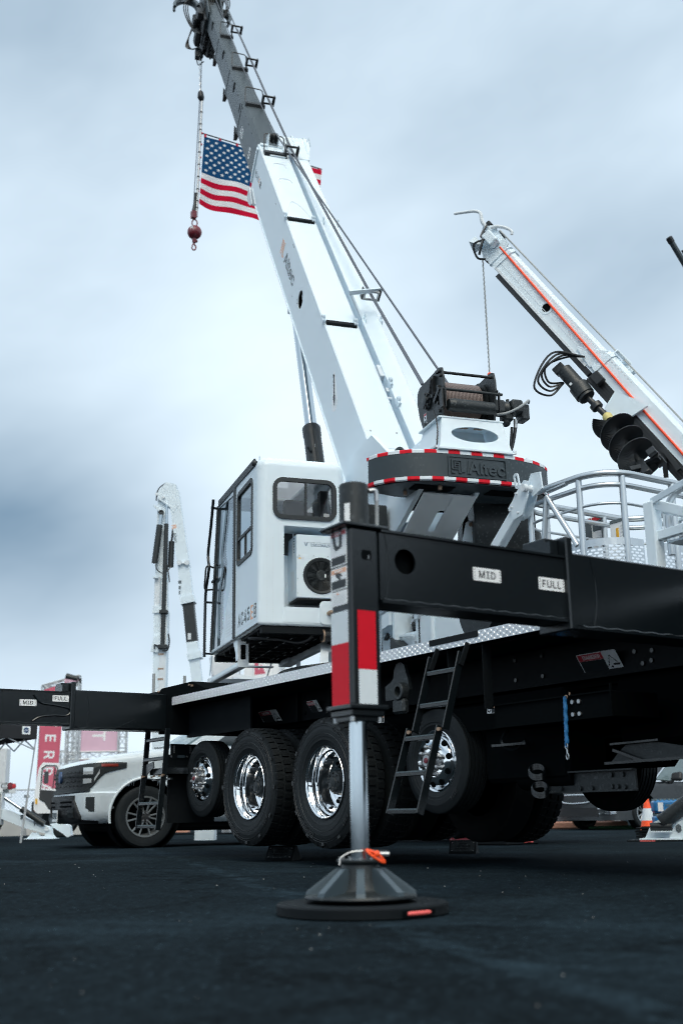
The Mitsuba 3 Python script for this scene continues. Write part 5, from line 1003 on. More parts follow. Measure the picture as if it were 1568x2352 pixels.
hs = [[(17.7, 0.25 + 0.03 * k, -0.15), (17.5 - 0.03 * k, 0.48 + 0.05 * k, -0.35), (17.1, 0.42 + 0.03 * k, -0.6), (16.8 - .1 * k, 0.30, -0.7)] for k in range(3)] + [[(17.2 - .05 * k, 0.36, -0.7), (16.9 - .05 * k, 0.44 + 0.02 * k, -0.95 - .02 * k), (16.6, 0.38, -1.02), (16.4, 0.26, -0.9)] for k in range(4)] + [[(17.6, 0.2 - 0.05 * k, 0.02), (17.2, 0.24 - .06 * k, 0.10), (16.9, 0.20 - .04 * k, -0.1), (16.7, 0.26, -0.35)] for k in range(5)] + [[(17.75, -0.2, 0.0), (17.5 - .06 * k, -0.33 - .03 * k, -0.05), (17.1, -0.30 - .02 * k, -0.25), (16.9, -0.17, -0.4)] for k in range(3)] + [[(16.75, 0.24, -1.15), (16.5, 0.20, -1.3), (16.3, 0.12, -1.15)]]
B('hose', [tube(smooth_path(h, 8), 0.013, 6) for h in hs], 'hose', 50, parent=HD, kind='stuff')
def claw(pts, name='pole_claw'):
    q = smooth_path(pts, 8); B(name, [tube(q, 0.055, 8, r_end=0.035), tube(q + A([0, 0, -0.09]), 0.045, 8, r_end=0.03)], 'grey_paint', 50, parent=HD)
claw([(17.45, 0.25, -0.33), (17.80, 0.30, -0.33), (17.96, 0.47, -0.33), (17.76, 0.65, -0.33), (17.42, 0.78, -0.33), (17.08, 0.82, -0.33)])
claw([(17.45, -0.15, -0.33), (17.50, -0.28, -0.33), (17.45, -0.36, -0.33), (17.19, -0.41, -0.33), (16.94, -0.40, -0.33), (16.63, -0.315, -0.33)])
B('tail_arm', [bar((17.3, -0.13, -0.1), (18.25, -0.42, -0.28), 0.06), box(17.0, 17.4, -0.22, -0.14, -0.3, 0.0, .02), cyl((17.55, -0.36, -0.35), (17.55, -0.14, -0.35), 0.05, 14)], 'hose', parent=HD)
# --- ropes
def Bp(b, w, n): return (FB @ A([b, w, n, 1.0]))[:3]
def Sp(h, w, z): return (FS @ A([h, w, z, 1.0]))[:3]
HR = new(CT, 'hoist_rope')
w_head = Bp(18.25, -0.42, -0.28)
path2 = [w_head] + [Bp(g[0] + 0.05, g[4], 0.12) for g in gd[::-1]] + [Bp(3.05, -0.415, 0.24), Sp(-1.37, 0.06, 4.30)]
T('line', tube(path2, 0.012, 8), 'rope_grey', 50, HR); T('line', tube([p + 0.018 * A([0.5, 0.8, 0.1]) for p in path2[1:]], 0.009, 8), 'rope_grey', 50, HR)
path1 = [Bp(17.3, 0.0, 0.06), Bp(12.0, 0.0, 0.06), Bp(8.52, -0.03, 0.19)]
T('line', tube(path1, 0.010, 6), 'rope_grey', 50, HR); T('line', tube([Bp(8.52, -0.03, 0.20), Sp(-1.55, -0.185, 4.175)], 0.0115, 8), 'rope_grey', 50, HR)
# --- lifting cylinder
LC = new(CT, 'lift_cylinder'); c0, c1 = A([2.05, -0.15, 2.6]), A([3.95, -0.15, 8.05]); cd = unit(c1 - c0)
L1_ = np.linalg.norm(c1 - c0)
S('barrel', [lathe([(0, 0), (0, 0.115), (2.78, 0.115), (2.80, 0.122), (2.92, 0.122), (2.94, 0.11), (2.94, 0.0)], c0, cd, 40)], 'winch_black', 35, LC)
S('rod', cyl(c0 + cd * 2.9, c1, 0.078, 36), 'chrome_rod', 40, LC)
S('valve_tube', [cyl(c0 + cd * 1.9 + A([-0.13, 0.0, 0]), c0 + cd * 2.85 + A([-0.13, 0.0, 0]), 0.022, 12), cyl(c0 + cd * 2.5 + A([-0.1, .08, 0]), c0 + cd * 2.56 + A([-0.12, .12, 0]), 0.02, 10)], 'winch_black', 40, LC)
S('barrel_label', mv(box(-0.012, 0.012, -0.03, 0.03, 0, 0.002), orient(c0 + cd * 2.55 + A([-0.118, 0.012, 0.04]), (0, -1, 0), cd)), 'sticker_white', False, LC)

# ------------------------------------------------------------------ what hangs from the boom
HK = thing('hook_ball', 'dark red headache ball with hook hanging under the flag pole', 'crane hook')
hp = lambda l, z, h=10.84: Sp(h, -l, z)
part(HK, 'hoist_line', [tube([hp(-0.003, 17.06), hp(-0.006, 15.73)], 0.011, 6), tube([hp(-0.02, 15.75), hp(-0.11, 13.0)], 0.010, 6)], 'rope_grey', 50)
part(HK, 'line_chain', [tube([hp(-0.062 + 0.045 * (16.97 - z) / 1.24 + 0.010 * math.sin(z * 42), z) for z in np.linspace(16.97, 15.75, 70)], 0.008, 5)], 'steel', 50)
part(HK, 'line_clamp', [tri(soft([(*hp(-0.006, 15.78), .06), (*hp(0.0, 15.68), .075), (*hp(0.015, 15.62), .05)], 14)), cyl(hp(-0.07, 13.12), hp(-0.10, 12.87), 0.035, 10, 0.05), cyl(hp(-.06, 13.3), hp(-0.07, 13.12), 0.04, 10, 0.025)], 'hose', 50)
part(HK, 'clevis', [hull([p + A([dx, dy, 0]) * 0.05 for p in (hp(-0.105, 12.86), hp(-0.105, 12.70)) for dx in (1, -1) for dy in (1, -1)]), tube([hp(-0.08 + 0.055 * math.cos(a), 12.59 + 0.085 * math.sin(a)) for a in np.linspace(0, 2 * math.pi, 20, endpoint=False)], 0.014, 8, True)], 'hook_red', 40)
part(HK, 'ball', [ball(hp(-0.078, 12.37), 0.152, 4), cyl(hp(-0.08, 12.22), hp(-0.085, 12.13), 0.05, 14, 0.035), ball(hp(-0.04, 12.17), 0.035, 2)], 'hook_red', 50)
part(HK, 'ball_label', mv(hull([(x, y, z) for x in (-.03, .03) for y in (-.05, .05) for z in (0, .003)]), orient(hp(-0.078, 12.37) + unit(A([0.55, -0.62, 0.18])) * 0.150, np.cross((0, 0, 1), unit(A([0.55, -0.62, 0.18]))), (0, 0, 1))), 'letter_pale')
part(HK, 'hook', tube(smooth_path([hp(-0.085, 12.14), hp(-0.075, 12.09), hp(-0.045, 12.04), hp(-0.055, 11.98), hp(-0.09, 11.955), hp(-0.125, 11.99), hp(-0.118, 12.06), hp(-0.10, 12.10)], 6), 0.018, 8, r_end=0.014), 'hook_red', 50)
FP = thing('flag_pole', 'thin grey pole hung upright on the hoist line beside the flag', 'pole')
part(FP, 'pole', [cyl(hp(0.025, 15.66), hp(-0.045, 12.75), 0.028, 14)], 'steel', 40)
part(FP, 'top_rod', cyl(hp(0.045, 14.80, 10.86), hp(2.94, 14.77, 11.44), 0.014, 10), 'hose', 40)
part(FP, 'pole_band', [lathe([(-.012, 0.029), (-.012, .034), (.012, .034), (.012, .029)], hp(0.025 - 0.07 * (15.66 - z) / 2.9, z), (0.02, 0, 1), 12) for z in (15.3, 15.0, 14.86, 14.55, 14.3, 14.0, 13.7, 13.4, 13.12, 12.95)], 'hose', 40)
FG = thing('striped_flag', 'large red white and blue flag with stars hanging behind the boom', 'flag')
nu, nv = 60, 34; V, UV, F = [], [], []
for j in range(nv + 1):
    for i in range(nu + 1):
        u, v = i / nu, j / nv
        top = A([10.865 + 0.57 * u, 0.096 + 2.84 * u, 14.735 - 0.012 * u]); bl = 0.010 + (2.80) * u
        sag = 0.05 * math.sin(math.pi * u) * (1 - v)
        p = A([10.86 + 0.57 * u, (0.010 + 2.80 * u) * (1 - v) + (0.096 + 2.84 * u) * v, 13.081 * (1 - v) + 14.735 * v - sag - 0.16 * (1 - v) * u * 0 - 0.03 * math.sin(u * 9) * (1 - v)])
        rip = 0.06 * math.sin(u * 14 + v * 2.0) * (1.0 - v) + 0.025 * math.sin(u * 23 - v * 5) * (1 - 0.7 * v)
        V.append(Sp(p[0] + rip, -p[1], p[2])); UV.append((u, v))
for j in range(nv):
    for i in range(nu):
        a = j * (nu + 1) + i; F += [[a, a + 1, a + nu + 2], [a, a + nu + 2, a + nu + 1]]
part(FG, 'cloth', trimesh.Trimesh(V, F, process=False), 'flag_cloth', True, uv=A(UV))
part(FG, 'tie', [cyl(hp(l, 14.80 - 0.01 * l, 10.86 + 0.2 * l), hp(l + 0.004, 14.72, 10.86 + 0.2 * l), 0.028, 8) for l in (0.12, 0.46, 0.86, 1.3, 1.8, 2.3, 2.88)], 'flag_red')
part(FG, 'tie', [cyl(hp(0.06 - 0.05 * (14.7 - z), z), hp(-0.02, z + 0.02), 0.022, 8) for z in (14.78, 14.5, 14.18, 13.9, 13.62, 13.35, 13.1)], 'flag_red')

# ------------------------------------------------------------------ personnel basket and rack on the deck
BK = thing('work_basket', 'aluminium work basket with rounded tube rails and perforated sheet sides on the deck', 'work basket')
bx0, bx1, by0, by1, br = -7.0, -5.95, 6.33, 7.85, 0.30
bring = rrect(bx0, bx1, by0, by1, br, 8)
def ringz(z, inset=0.0): return [(x, y, z) for x, y in list(bring.buffer(-inset).exterior.coords)[:-1]]
part(BK, 'top_rail', tube(ringz(3.0), 0.028, 10, True), 'brushed_aluminium', 50)
part(BK, 'top_rail', tube(ringz(2.91, 0.02), 0.022, 10, True), 'brushed_aluminium', 50)
part(BK, 'mid_rail', tube(ringz(2.755, 0.015), 0.012, 8, True), 'brushed_aluminium', 50)
for x, y in ((-6.235, 6.34), (-5.97, 6.55), (-5.95, 7.1), (-6.82, 6.345), (-7.0, 6.7), (-7.0, 7.4), (-5.96, 7.7)):
    part(BK, 'post', cyl((x, y, 1.9), (x, y, 2.99), 0.026, 14), 'brushed_aluminium', 40)
part(BK, 'brace', [cyl((-6.60, 6.33, 2.93), (-6.29, 6.34, 2.45), 0.024, 12), cyl((-6.60, 6.33, 2.93), (-6.78, 6.36, 2.0), 0.026, 12), cyl((-6.58, 6.33, 2.97), (-6.35, 6.32, 2.98), 0.02, 10)], 'brushed_aluminium', 40)
# perforated sheet: rows of long holes along the rounded outline
def perforated(path, z0, z1, hole=(0.040, 0.016), pitch=(0.056, 0.0245)):
    ls = LineString(path); n = int(ls.length / pitch[0]); m_ = int((z1 - z0) / pitch[1]); holes = []
    for j in range(m_):
        for i in range(n):
            s = (i + 0.5 + 0.5 * (j % 2)) * pitch[0]
            if s + 0.03 < ls.length: holes.append(rrect(s - hole[0] / 2, s + hole[0] / 2, z0 + (j + .5) * pitch[1] - hole[1] / 2, z0 + (j + .5) * pitch[1] + hole[1] / 2, 0.0075, 2))
    flat = sbox(0, z0 - 0.04, ls.length, z1 + 0.035).difference(unary_union(holes))
    out = []
    for k in range(int(ls.length / 0.056) + 1):
        g = flat.intersection(sbox(k * 0.056, 0, (k + 1) * 0.056, 9))
        for q in getattr(g, 'geoms', [g]):
            if q.geom_type == 'Polygon' and q.area > 1e-7:
                v, f = trimesh.creation.triangulate_polygon(q, engine='earcut')
                pts = [ls.interpolate(min(max(s, 0), ls.length)).coords[0] for s, _ in v]
                out.append(trimesh.Trimesh([(x, y, z) for (x, y), (_, z) in zip(pts, v)], f, process=False))
    return cat(*out)
full_ring = list(bring.exterior.coords)
start = min(range(len(full_ring)), key=lambda i: (full_ring[i][0] + 6.62) ** 2 + (full_ring[i][1] - 6.33) ** 2)
corner = [(-6.56, 6.33), (-6.25, 6.33)] + [(-6.25 + 0.3 * math.sin(a), 6.63 - 0.3 * math.cos(a)) for a in np.linspace(0, math.pi / 2, 14)][1:] + [(-5.95, 6.72)]
part(BK, 'perforated_sheet', perforated(corner, 1.98, 2.44), 'brushed_aluminium')
part(BK, 'perforated_sheet', perforated([(-5.948, 6.76), (-5.948, 7.6)], 1.98, 2.44, (0.034, 0.017)), 'brushed_aluminium')
part(BK, 'perforated_sheet', perforated([(-7.0, 6.7), (-7.0, 7.6)], 1.98, 2.44), 'brushed_aluminium')
part(BK, 'kick_plate', [box(-6.99, -5.96, 6.40, 7.8, 1.90, 1.925)], 'brushed_aluminium')
part(BK, 'inner_strap', [box(-6.9, -6.0, 7.55, 7.56, 2.28, 2.31), box(-6.9, -6.0, 7.55, 7.56, 2.16, 2.18)], 'sticker_yellow')
part(BK, 'foot', [box(x, x + 0.06, y, y + 0.06, 1.675, 1.905) for x in (-6.95, -6.06) for y in (6.45, 7.7)], 'brushed_aluminium')
for (x0, x1, z0, z1, red) in ((-7.28, -7.02, 2.72, 3.02, True), (-6.93, -6.72, 2.72, 2.93, False)):
    pl_ = part(BK, 'placard', box(x0, x1, 7.40, 7.406, z0, z1), 'sticker_white', label='placard with a red header and black text blocks' if red else 'placard with a load chart and yellow block')
    if red:
        for a, b in ((x0 + .01, (x0 + x1) / 2 - .005), ((x0 + x1) / 2 + .01, x1 - .01)):
            part(pl_, 'print', box(a, b, 7.396, 7.399, z1 - 0.045, z1 - .01), 'sticker_red'); part(pl_, 'print', box(a, b, 7.396, 7.399, z0 + (0.02 if a < x0 + .05 else .16), z1 - 0.05), 'letter_grey')
    else:
        part(pl_, 'print', box(x0, x1, 7.396, 7.399, z1 - 0.03, z1), 'letter_grey'); part(pl_, 'print', box(x0 + .07, x0 + 0.10, 7.396, 7.399, z0 + .02, z0 + .13), 'sticker_yellow')
        part(pl_, 'print', [box(x0 + .12, x1 - .01, 7.396, 7.399, z0 + .02 + k * .03, z0 + .03 + k * .03) for k in range(5)], 'letter_pale')
part(BK, 'tool_hook', [box(-6.35, -6.2, 7.42, 7.5, 2.73, 2.90, .01), box(-6.25, -6.0, 7.45, 7.5, 2.78, 2.80), tube(smooth_path([(-6.3, 7.4, 2.74), (-6.28, 7.38, 2.68), (-6.22, 7.38, 2.66), (-6.12, 7.4, 2.70)], 5), 0.012, 8)], 'white_paint', 40)
# its white carrying arm
AR = thing('basket_arm', 'white box arm with bolted pivot bracket slanting up to the basket rail', 'arm')
a0, a1 = A([-7.38, 6.28, 2.45]), A([-6.86, 6.25, 2.86])
part(AR, 'box_arm', [bar(a0 - (a1 - a0) * 0.42, a1, 0.085, 0.105, bev=0.008)], 'white_paint')
ad = unit(a1 - a0); an = A([-ad[2], 0, ad[0]])
part(AR, 'bracket', [mv(prism(Polygon([(-0.02, -0.055), (0.0, 0.06), (0.16, 0.085), (0.30, 0.08), (0.33, 0.02), (0.22, -0.06), (0.08, -0.11)]), o, o + 0.012, 'xy'), frame(a1 - ad * 0.04, ad, an, np.cross(ad, an))) for o in (0.04, -0.055)] + [mv(box(0.0, 0.2, 0.06, 0.075, -0.05, 0.05), frame(a1 - ad * .04, ad, an, np.cross(ad, an)))], 'white_paint')
part(AR, 'handle', mv(prism(affinity.rotate(rrect(0.22, 0.36, 0.12, 0.18, 0.03).difference(rrect(0.25, 0.34, 0.135, 0.165, 0.014)), 60, origin=(0.26, 0.12)), 0.03, 0.042, 'xy'), frame(a1 - ad * 0.06, ad, an, np.cross(ad, an))), 'white_paint')
part(AR, 'pivot_pin', [cyl(a1 + ad * 0.22 + A([0, -0.09, 0.01]), a1 + ad * 0.22 + A([0, 0.08, 0.01]), 0.032, 20)] + [cyl(a1 + ad * q + an * w_ + A([0, -0.07, 0]), a1 + ad * q + an * w_ + A([0, -0.05, 0]), 0.009, 8) for q, w_ in ((0.0, 0.04), (0.02, -0.06), (0.25, 0.02), (-0.03, 0.03), (0.12, 0.07))], 'white_flat', 40)
part(AR, 'gusset', mv(prism([(0.20, 0.06), (0.34, 0.10), (0.42, 0.02), (0.34, -0.10), (0.22, -0.06)], -0.015, 0.0, 'xy'), frame(a1 - ad * 0.02, ad, an, np.cross(ad, an))), 'white_paint')
part(AR, 'end_block', box(-7.70, -7.50, 6.20, 6.36, 2.22, 2.36, 0.01), 'white_flat')
RK = thing('steel_rack', 'white square tube rack at the right edge in front of the basket', 'rack')
part(RK, 'post', [box(-5.255, -5.165, 5.95, 6.04, 1.679, 2.50, 0.006)], 'white_paint')
part(RK, 'post', [box(-4.55, -4.47, 5.95, 6.04, 1.679, 2.42, 0.006)], 'white_paint')
for z0, z1, h in ((2.475, 2.345, 0.07), (2.25, 2.27, 0.065)):
    part(RK, 'rail', bar((-5.17, 6.0, z0), (-4.5, 6.0, z1 if z0 < 2.3 else 2.18), 0.05, h, bev=.004), 'white_paint')
part(RK, 'rail', bar((-5.2, 5.98, 2.50), (-4.5, 5.70, 2.50), 0.018, 0.05, bev=.004), 'white_paint')
part(RK, 'shelf', [box(-5.15, -4.4, 6.05, 6.6, 2.20, 2.215), bar((-5.21, 6.04, 2.46), (-5.21, 6.6, 2.46), 0.04)], 'white_paint')
part(RK, 'post', [box(-5.25, -5.18, 6.56, 6.63, 1.679, 2.47, 0.005)], 'white_paint')
part(RK, 'grab_hoop', tube(smooth_path([(-5.33, 6.30, 2.18), (-5.33, 6.30, 2.45), (-5.30, 6.30, 2.58), (-5.18, 6.30, 2.645), (-4.95, 6.30, 2.63), (-4.7, 6.30, 2.60)], 6), 0.026, 12), 'brushed_aluminium', 50)

# ------------------------------------------------------------------ things lying about on the asphalt
PD = thing('outrigger_pad', 'round black plastic pad under the near float, with a pink pull rope', 'outrigger pad')
pc = A([-4.287, 2.871, 0])
part(PD, 'disc', lathe([(0, 0), (0, 0.362), (0.006, 0.372), (0.042, 0.372), (0.049, 0.364), (0.050, 0.346), (0.048, 0.0)], pc, (0, 0, 1), 96), 'black_matt', 35)
tv = unit(A([0.52, 0.85, 0])); ov = A([0.85, -0.52, 0])
part(PD, 'pull_rope', tube(smooth_path([pc + A([0.372 * math.cos(a), 0.372 * math.sin(a), 0.024]) * A([1, 1, 1]) + A([math.cos(a), math.sin(a), 0]) * (0.006 if 0 < k < 4 else -0.02) for k, a in enumerate(np.radians([-8, -3, 4, 12, 17]))], 6), 0.0085, 8), 'pink_strap', 50)
part(PD, 'rope_slot', [mv(box(-0.085, 0.085, -0.012, 0.012, -0.001, 0.002), orient(pc + A([0.372 * math.cos(0.08), 0.372 * math.sin(0.08), 0.024]), (-math.sin(.08), math.cos(.08), 0), (0, 0, 1)))], 'deep_black')
part(PD, 'grit', [ball(pc + A([0.30 * math.cos(a) * q, 0.30 * math.sin(a) * q, 0.049]), RNG.uniform(.001, .003), 0) for a, q in zip(RNG.uniform(0.4, 1.5, 90), RNG.uniform(0.85, 1.12, 90))], 'asphalt', kind='stuff')
GB = new('', 'gravel'); bits = []
for k in range(60):
    d_ = RNG.uniform(1.6, 13.0); u_ = RNG.uniform(-0.34, 0.34) * d_; p_ = fwd0 * d_ + right0 * u_; r_ = RNG.uniform(0.001, 0.0035) * (0.5 + d_ / 8)
    q_ = trimesh.creation.icosphere(0, r_); q_.vertices *= RNG.uniform(0.6, 1.3, 3) * A([1, 1, 0.7]); q_.apply_translation((p_[0], p_[1], r_ * 0.4)); bits.append(q_)
scene[GB] = mikit.ply(cat(*bits), 'concrete'); say(GB, 'tiny pale stones scattered over the asphalt', 'gravel', kind='stuff')
P2 = thing('outrigger_pad', 'square black slab pad under the far float seen beneath the truck', 'outrigger pad')
part(P2, 'slab', mv(box(-0.36, 0.36, -0.36, 0.36, 0, 0.06, 0.012), frame((-11.75, 10.05, 0.001), (.97, .24, 0), (-.24, .97, 0), (0, 0, 1))), 'black_matt')
part(P2, 'pull_rope', mv(tube([(0.37, 0.02, 0.03), (0.375, 0.10, 0.036), (0.37, 0.2, 0.03)], 0.012, 8), frame((-11.75, 10.05, 0.001), (.97, .24, 0), (-.24, .97, 0), (0, 0, 1))), 'pink_strap', 50)
SK = thing('red_strap', 'small red ratchet strap bundle on the ground by the far pad', 'strap')
part(SK, 'webbing', [tri(soft([(-12.6, 10.0, .03, .03), (-12.45, 10.1, .05, .035), (-12.3, 10.1, .04, .03)], 12)), tri(soft([(-12.45, 10.1, .07, .03), (-12.35, 10.12, .08, .025)], 10))], 'hook_red', 40)
part(SK, 'ratchet', [ball((-12.65, 9.97, .04), .04, 2), box(-12.4, -12.3, 10.05, 10.1, .06, .085)], 'hook_red')


def chock(c, yaw, label):
    K = thing('wheel_chock', label, 'wheel chock')
    M = frame((*c, 0), (math.cos(yaw), math.sin(yaw), 0), (-math.sin(yaw), math.cos(yaw), 0), (0, 0, 1))
    part(K, 'wedge', mv(hull([(x, y, z) for x in (-0.14, 0.14) for y, z in ((-0.13, 0.001), (0.10, 0.001), (-0.035, 0.135), (-0.005, 0.135))]), M), 'black_matt')
    nrm = unit(A([0, -0.134, 0.095])); upv = unit(A([0, 0.095, 0.134]))
    MP = M @ frame(A([0, -0.0825, 0.068]) + nrm * 0.0006, (1, 0, 0), upv, np.cross((1, 0, 0), upv))
    part(K, 'plate', mv(prism(rrect(-0.125, 0.125, -0.055, 0.062, 0.005), 0, 0.003, 'xy'), MP), 'winch_black')
    part(K, 'lettering', [text(s, 0.016, MP @ frame((0, y, 0.003), (1, 0, 0), (0, 1, 0), (0, 0, 1)), 0.002, True, True, squash=0.85) for s, y in (('SERVICE', 0.038), ('1 - 877 GO ALTEC', 0.008), ('P/N 680-01017', -0.022))], 'black_matt')
    part(K, 'plate_screw', mv(bolts([(x, y, 0.003) for x in (-0.11, 0.11) for y in (-0.045, 0.05)], (0, 0, 1), 0.007, 0.003, 8), MP), 'steel')


chock((-9.58, 7.70), 0.72, 'black wedge wheel chock with a lettered plate below the pusher wheel')
chock((-9.72, 5.62), 0.62, 'black wedge wheel chock in the shade under the rear drive wheels')
CH = thing('safety_chain', 'blue sleeved chain with a steel snap hook hanging on the locker', 'chain')
part(CH, 'sleeve', tube([(-5.447 - 0.04 * max(0, 1.13 - z) ** 1.2 + 0.003 * math.sin(z * 90), 5.272, z) for z in np.linspace(1.128, 0.84, 40)], 0.0125, 8), 'chain_blue', 50)
part(CH, 'chain_link', [tube([(-5.447 - 0.04 * (1.13 - z) + 0.0085 * math.cos(a) * (1 if k % 2 else 0.2), 5.270 + 0.0085 * math.cos(a) * (0.2 if k % 2 else 1), z + 0.017 * math.sin(a)) for a in np.linspace(0, 6.283, 12, endpoint=False)], 0.0045, 6, True) for k, z in enumerate(np.arange(1.12, 0.83, -0.026))], 'chain_blue', 50)
part(CH, 'snap_hook', [tube([(-5.46 + 0.011 * math.cos(a), 5.27, 0.822 + 0.02 * math.sin(a)) for a in np.linspace(0, 6.283, 14, endpoint=False)], 0.004, 6, True), cyl((-5.457, 5.27, 0.80), (-5.455, 5.27, 0.775), 0.006, 8), tube([(-5.455 + 0.011 * math.cos(a), 5.27, 0.755 + 0.019 * math.sin(a)) for a in np.linspace(0, 6.283, 14, endpoint=False)], 0.0045, 6, True)], 'brushed_aluminium', 50)
part(CH, 'shackle', [tube([(-5.44 + 0.012 * math.cos(a), 5.275, 1.135 + 0.01 * math.sin(a)) for a in np.linspace(0, 6.283, 12, endpoint=False)], 0.004, 6, True), cyl((-5.42, 5.29, 1.145), (-5.42, 5.29, 1.165), 0.006, 8)], 'bronze', 50)

CN = thing('traffic_cone', 'orange traffic cone with white reflective band beside the white stabilizer foot', 'traffic cone')
cc = (-15.18, 16.6, 0)
part(CN, 'cone', lathe([(0.03, 0.155), (0.57, 0.045), (0.575, 0.048), (0.60, 0.046), (0.602, 0.0)], cc, (0, 0, 1), 36), 'orange_plastic', 40)
part(CN, 'reflective_band', lathe([(0.21, 0.1195), (0.43, 0.0755)], cc, (0, 0, 1), 36), 'white_tape', 40)
part(CN, 'base', box(cc[0] - 0.19, cc[0] + 0.19, cc[1] - 0.19, cc[1] + 0.19, 0.0, 0.035, 0.012), 'black_matt')
for k, (zb, lab) in enumerate(((0.345, 'blue shrink wrapped pack of water bottles, topmost of the stack'), (0.085, 'blue shrink wrapped pack of water bottles with an orange strap, lower one'))):
    W = thing('water_pack', lab, 'water pack', 'water packs in a stack'); c = A([-14.15, 16.05, zb]); M = frame(c, unit((0.61, 0.79, 0)), unit((-0.79, 0.61, 0)), (0, 0, 1))
    w = box(-0.30, 0.30, -0.19, 0.19, 0, 0.225, 0.04); w = w.subdivide().subdivide().subdivide()
    w.vertices += 0.014 * (meshkit.noise(w.vertices * 14 + k * 9)[:, None] - 0.5) * unit([1, 1, 0.5])
    part(W, 'wrap', mv(w, M), 'chain_blue', True)
    part(W, 'bottle_cap', mv(cat(*[cyl((x, y, 0.215), (x, y, 0.245), 0.022, 10) for x in np.arange(-0.26, 0.27, 0.075) for y in np.arange(-0.15, 0.16, 0.075)]), M), 'light_glass', 40, kind='stuff')
    Mf = M @ frame((0, -0.194, 0), (1, 0, 0), (0, 0, 1), (0, -1, 0))
    part(W, 'label_panel', mv(box(-0.24, -0.15, 0.03, 0.18, 0, 0.004), Mf), 'letter_pale'); part(W, 'label_panel', mv(box(0.14, 0.24, 0.06, 0.20, 0, 0.004), Mf), 'letter_orange')
    part(W, 'lettering', [mv(text('niagara', 0.045, np.eye(4), 0.002, True, True), Mf @ frame((0, 0.13, 0.002), (1, 0, 0), (0, 1, 0), (0, 0, 1))), mv(text('32', 0.04, np.eye(4), 0.002, True, True), Mf @ frame((0.19, 0.165, 0.004), (1, 0, 0), (0, 1, 0), (0, 0, 1)))], 'light_glass')
    if k: part(W, 'strap', mv(tube(smooth_path([(-0.24, -0.22, 0.06), (-0.2, -0.26, 0.17), (-0.1, -0.27, 0.20), (0.0, -0.26, 0.16), (0.04, -0.24, 0.05)], 6), 0.02, 8), M), 'orange_strap', 50)
PL = thing('pallet', 'low dark pallet under the blue water packs', 'pallet')
part(PL, 'board', [mv(box(-0.4, 0.4, -0.26 + i * 0.11, -0.17 + i * 0.11, 0.06, 0.083), frame((-14.15, 16.05, 0), unit((0.61, 0.79, 0)), unit((-0.79, 0.61, 0)), (0, 0, 1))) for i in range(5)] + [mv(box(x, x + 0.08, -0.26, 0.26, 0.0, 0.06), frame((-14.15, 16.05, 0), unit((0.61, 0.79, 0)), unit((-0.79, 0.61, 0)), (0, 0, 1))) for x in (-0.4, -0.04, 0.32)], 'black_matt')

# white stabilizer foot of the digger truck
SB = thing('stabilizer_leg', 'white stabilizer foot with black cylinder standing at the right edge', 'stabilizer')
sd = unit(A([0.83, 0.55, 0])); sn = A([0.55, -0.83, 0]); MS_ = frame((-11.09, 12.0, 0.02), sd, (0, 0, 1), sn)
cheek = Polygon([(0.0, 0.0), (0.05, 0.10), (0.14, 0.225), (0.32, 0.30), (0.36, 0.30), (0.40, 0.25), (0.50, 0.0)])
for o, dx in ((-0.16, 0.0), (0.14, 0.36)):
    part(SB, 'cheek_plate', mv(prism(affinity.translate(Polygon([(0.0, 0.0), (0.07, 0.14), (0.14, 0.225), (0.34, 0.31), (0.42, 0.30), (0.62, 0.30), (0.66, 0.0)]), dx, 0), o, o + 0.025, 'xy'), MS_), 'white_paint')
part(SB, 'base_plate', mv(box(-0.02, 1.05, 0, 0.018, -0.18, 0.20), MS_), 'white_paint')
part(SB, 'cross_bar', mv(box(0.10, 0.40, 0.095, 0.112, 0.10, 0.14), MS_), 'white_paint')
part(SB, 'pivot_roller', mv(cyl((0.12, 0.165, 0.04), (0.40, 0.165, 0.04), 0.055, 24), MS_), 'hose', 40)
part(SB, 'cylinder', mv(cyl((0.30, 0.24, 0.0), (0.98, 0.74, -0.05), 0.105, 28), MS_), 'winch_black', 40)
part(SB, 'cylinder_gland', mv(cyl((0.265, 0.215, 0.002), (0.30, 0.24, 0.0), 0.11, 28), MS_), 'hose', 40)
part(SB, 'cylinder_label', mv(box(0.28, 0.33, 0.328, 0.334, 0.02, 0.06), MS_), 'sticker_white')
part(SB, 'hex_cover', mv(prism(Polygon([(0.50 + 0.045 * math.sin(a) * 0.9, 0.145 + 0.06 * math.cos(a)) for a in np.arange(0, 6.2, math.pi / 3)]), 0.166, 0.172, 'xy'), MS_), 'letter_grey')
part(SB, 'cover_bolt', mv(bolts([(0.485, 0.165, .172), (0.515, 0.15, .172), (0.49, 0.125, .172)], (0, 0, 1), 0.009, 0.006), MS_), 'steel')
part(SB, 'leg_beam', mv(bar((0.55, 0.10, -0.02), (1.6, 0.75, -0.02), 0.12, 0.14), MS_), 'white_paint')
P3 = thing('outrigger_pad', 'thin black plate with a pink edge under the white stabilizer foot', 'outrigger pad')
part(P3, 'plate', mv(box(-0.17, 1.2, -0.019, -0.001, -0.25, 0.26), MS_), 'black_matt'); part(P3, 'edge_tape', mv(box(0.0, 0.20, -0.018, -0.004, 0.26, 0.264), MS_), 'pink_strap')
PS = thing('pad_stack', 'stack of ribbed black pads left of the white stabilizer foot', 'pad stack')
for k in range(5):
    part(PS, 'pad', mv(box(-0.15, 0.07, k * 0.036 - 0.018, k * 0.036 + 0.008, -0.62, -0.36, 0.005), MS_), 'black_matt')
part(PS, 'post', mv(cyl((-0.03, 0.0, -0.49), (-0.03, 0.165, -0.49), 0.06, 14), MS_), 'deep_black', 40)

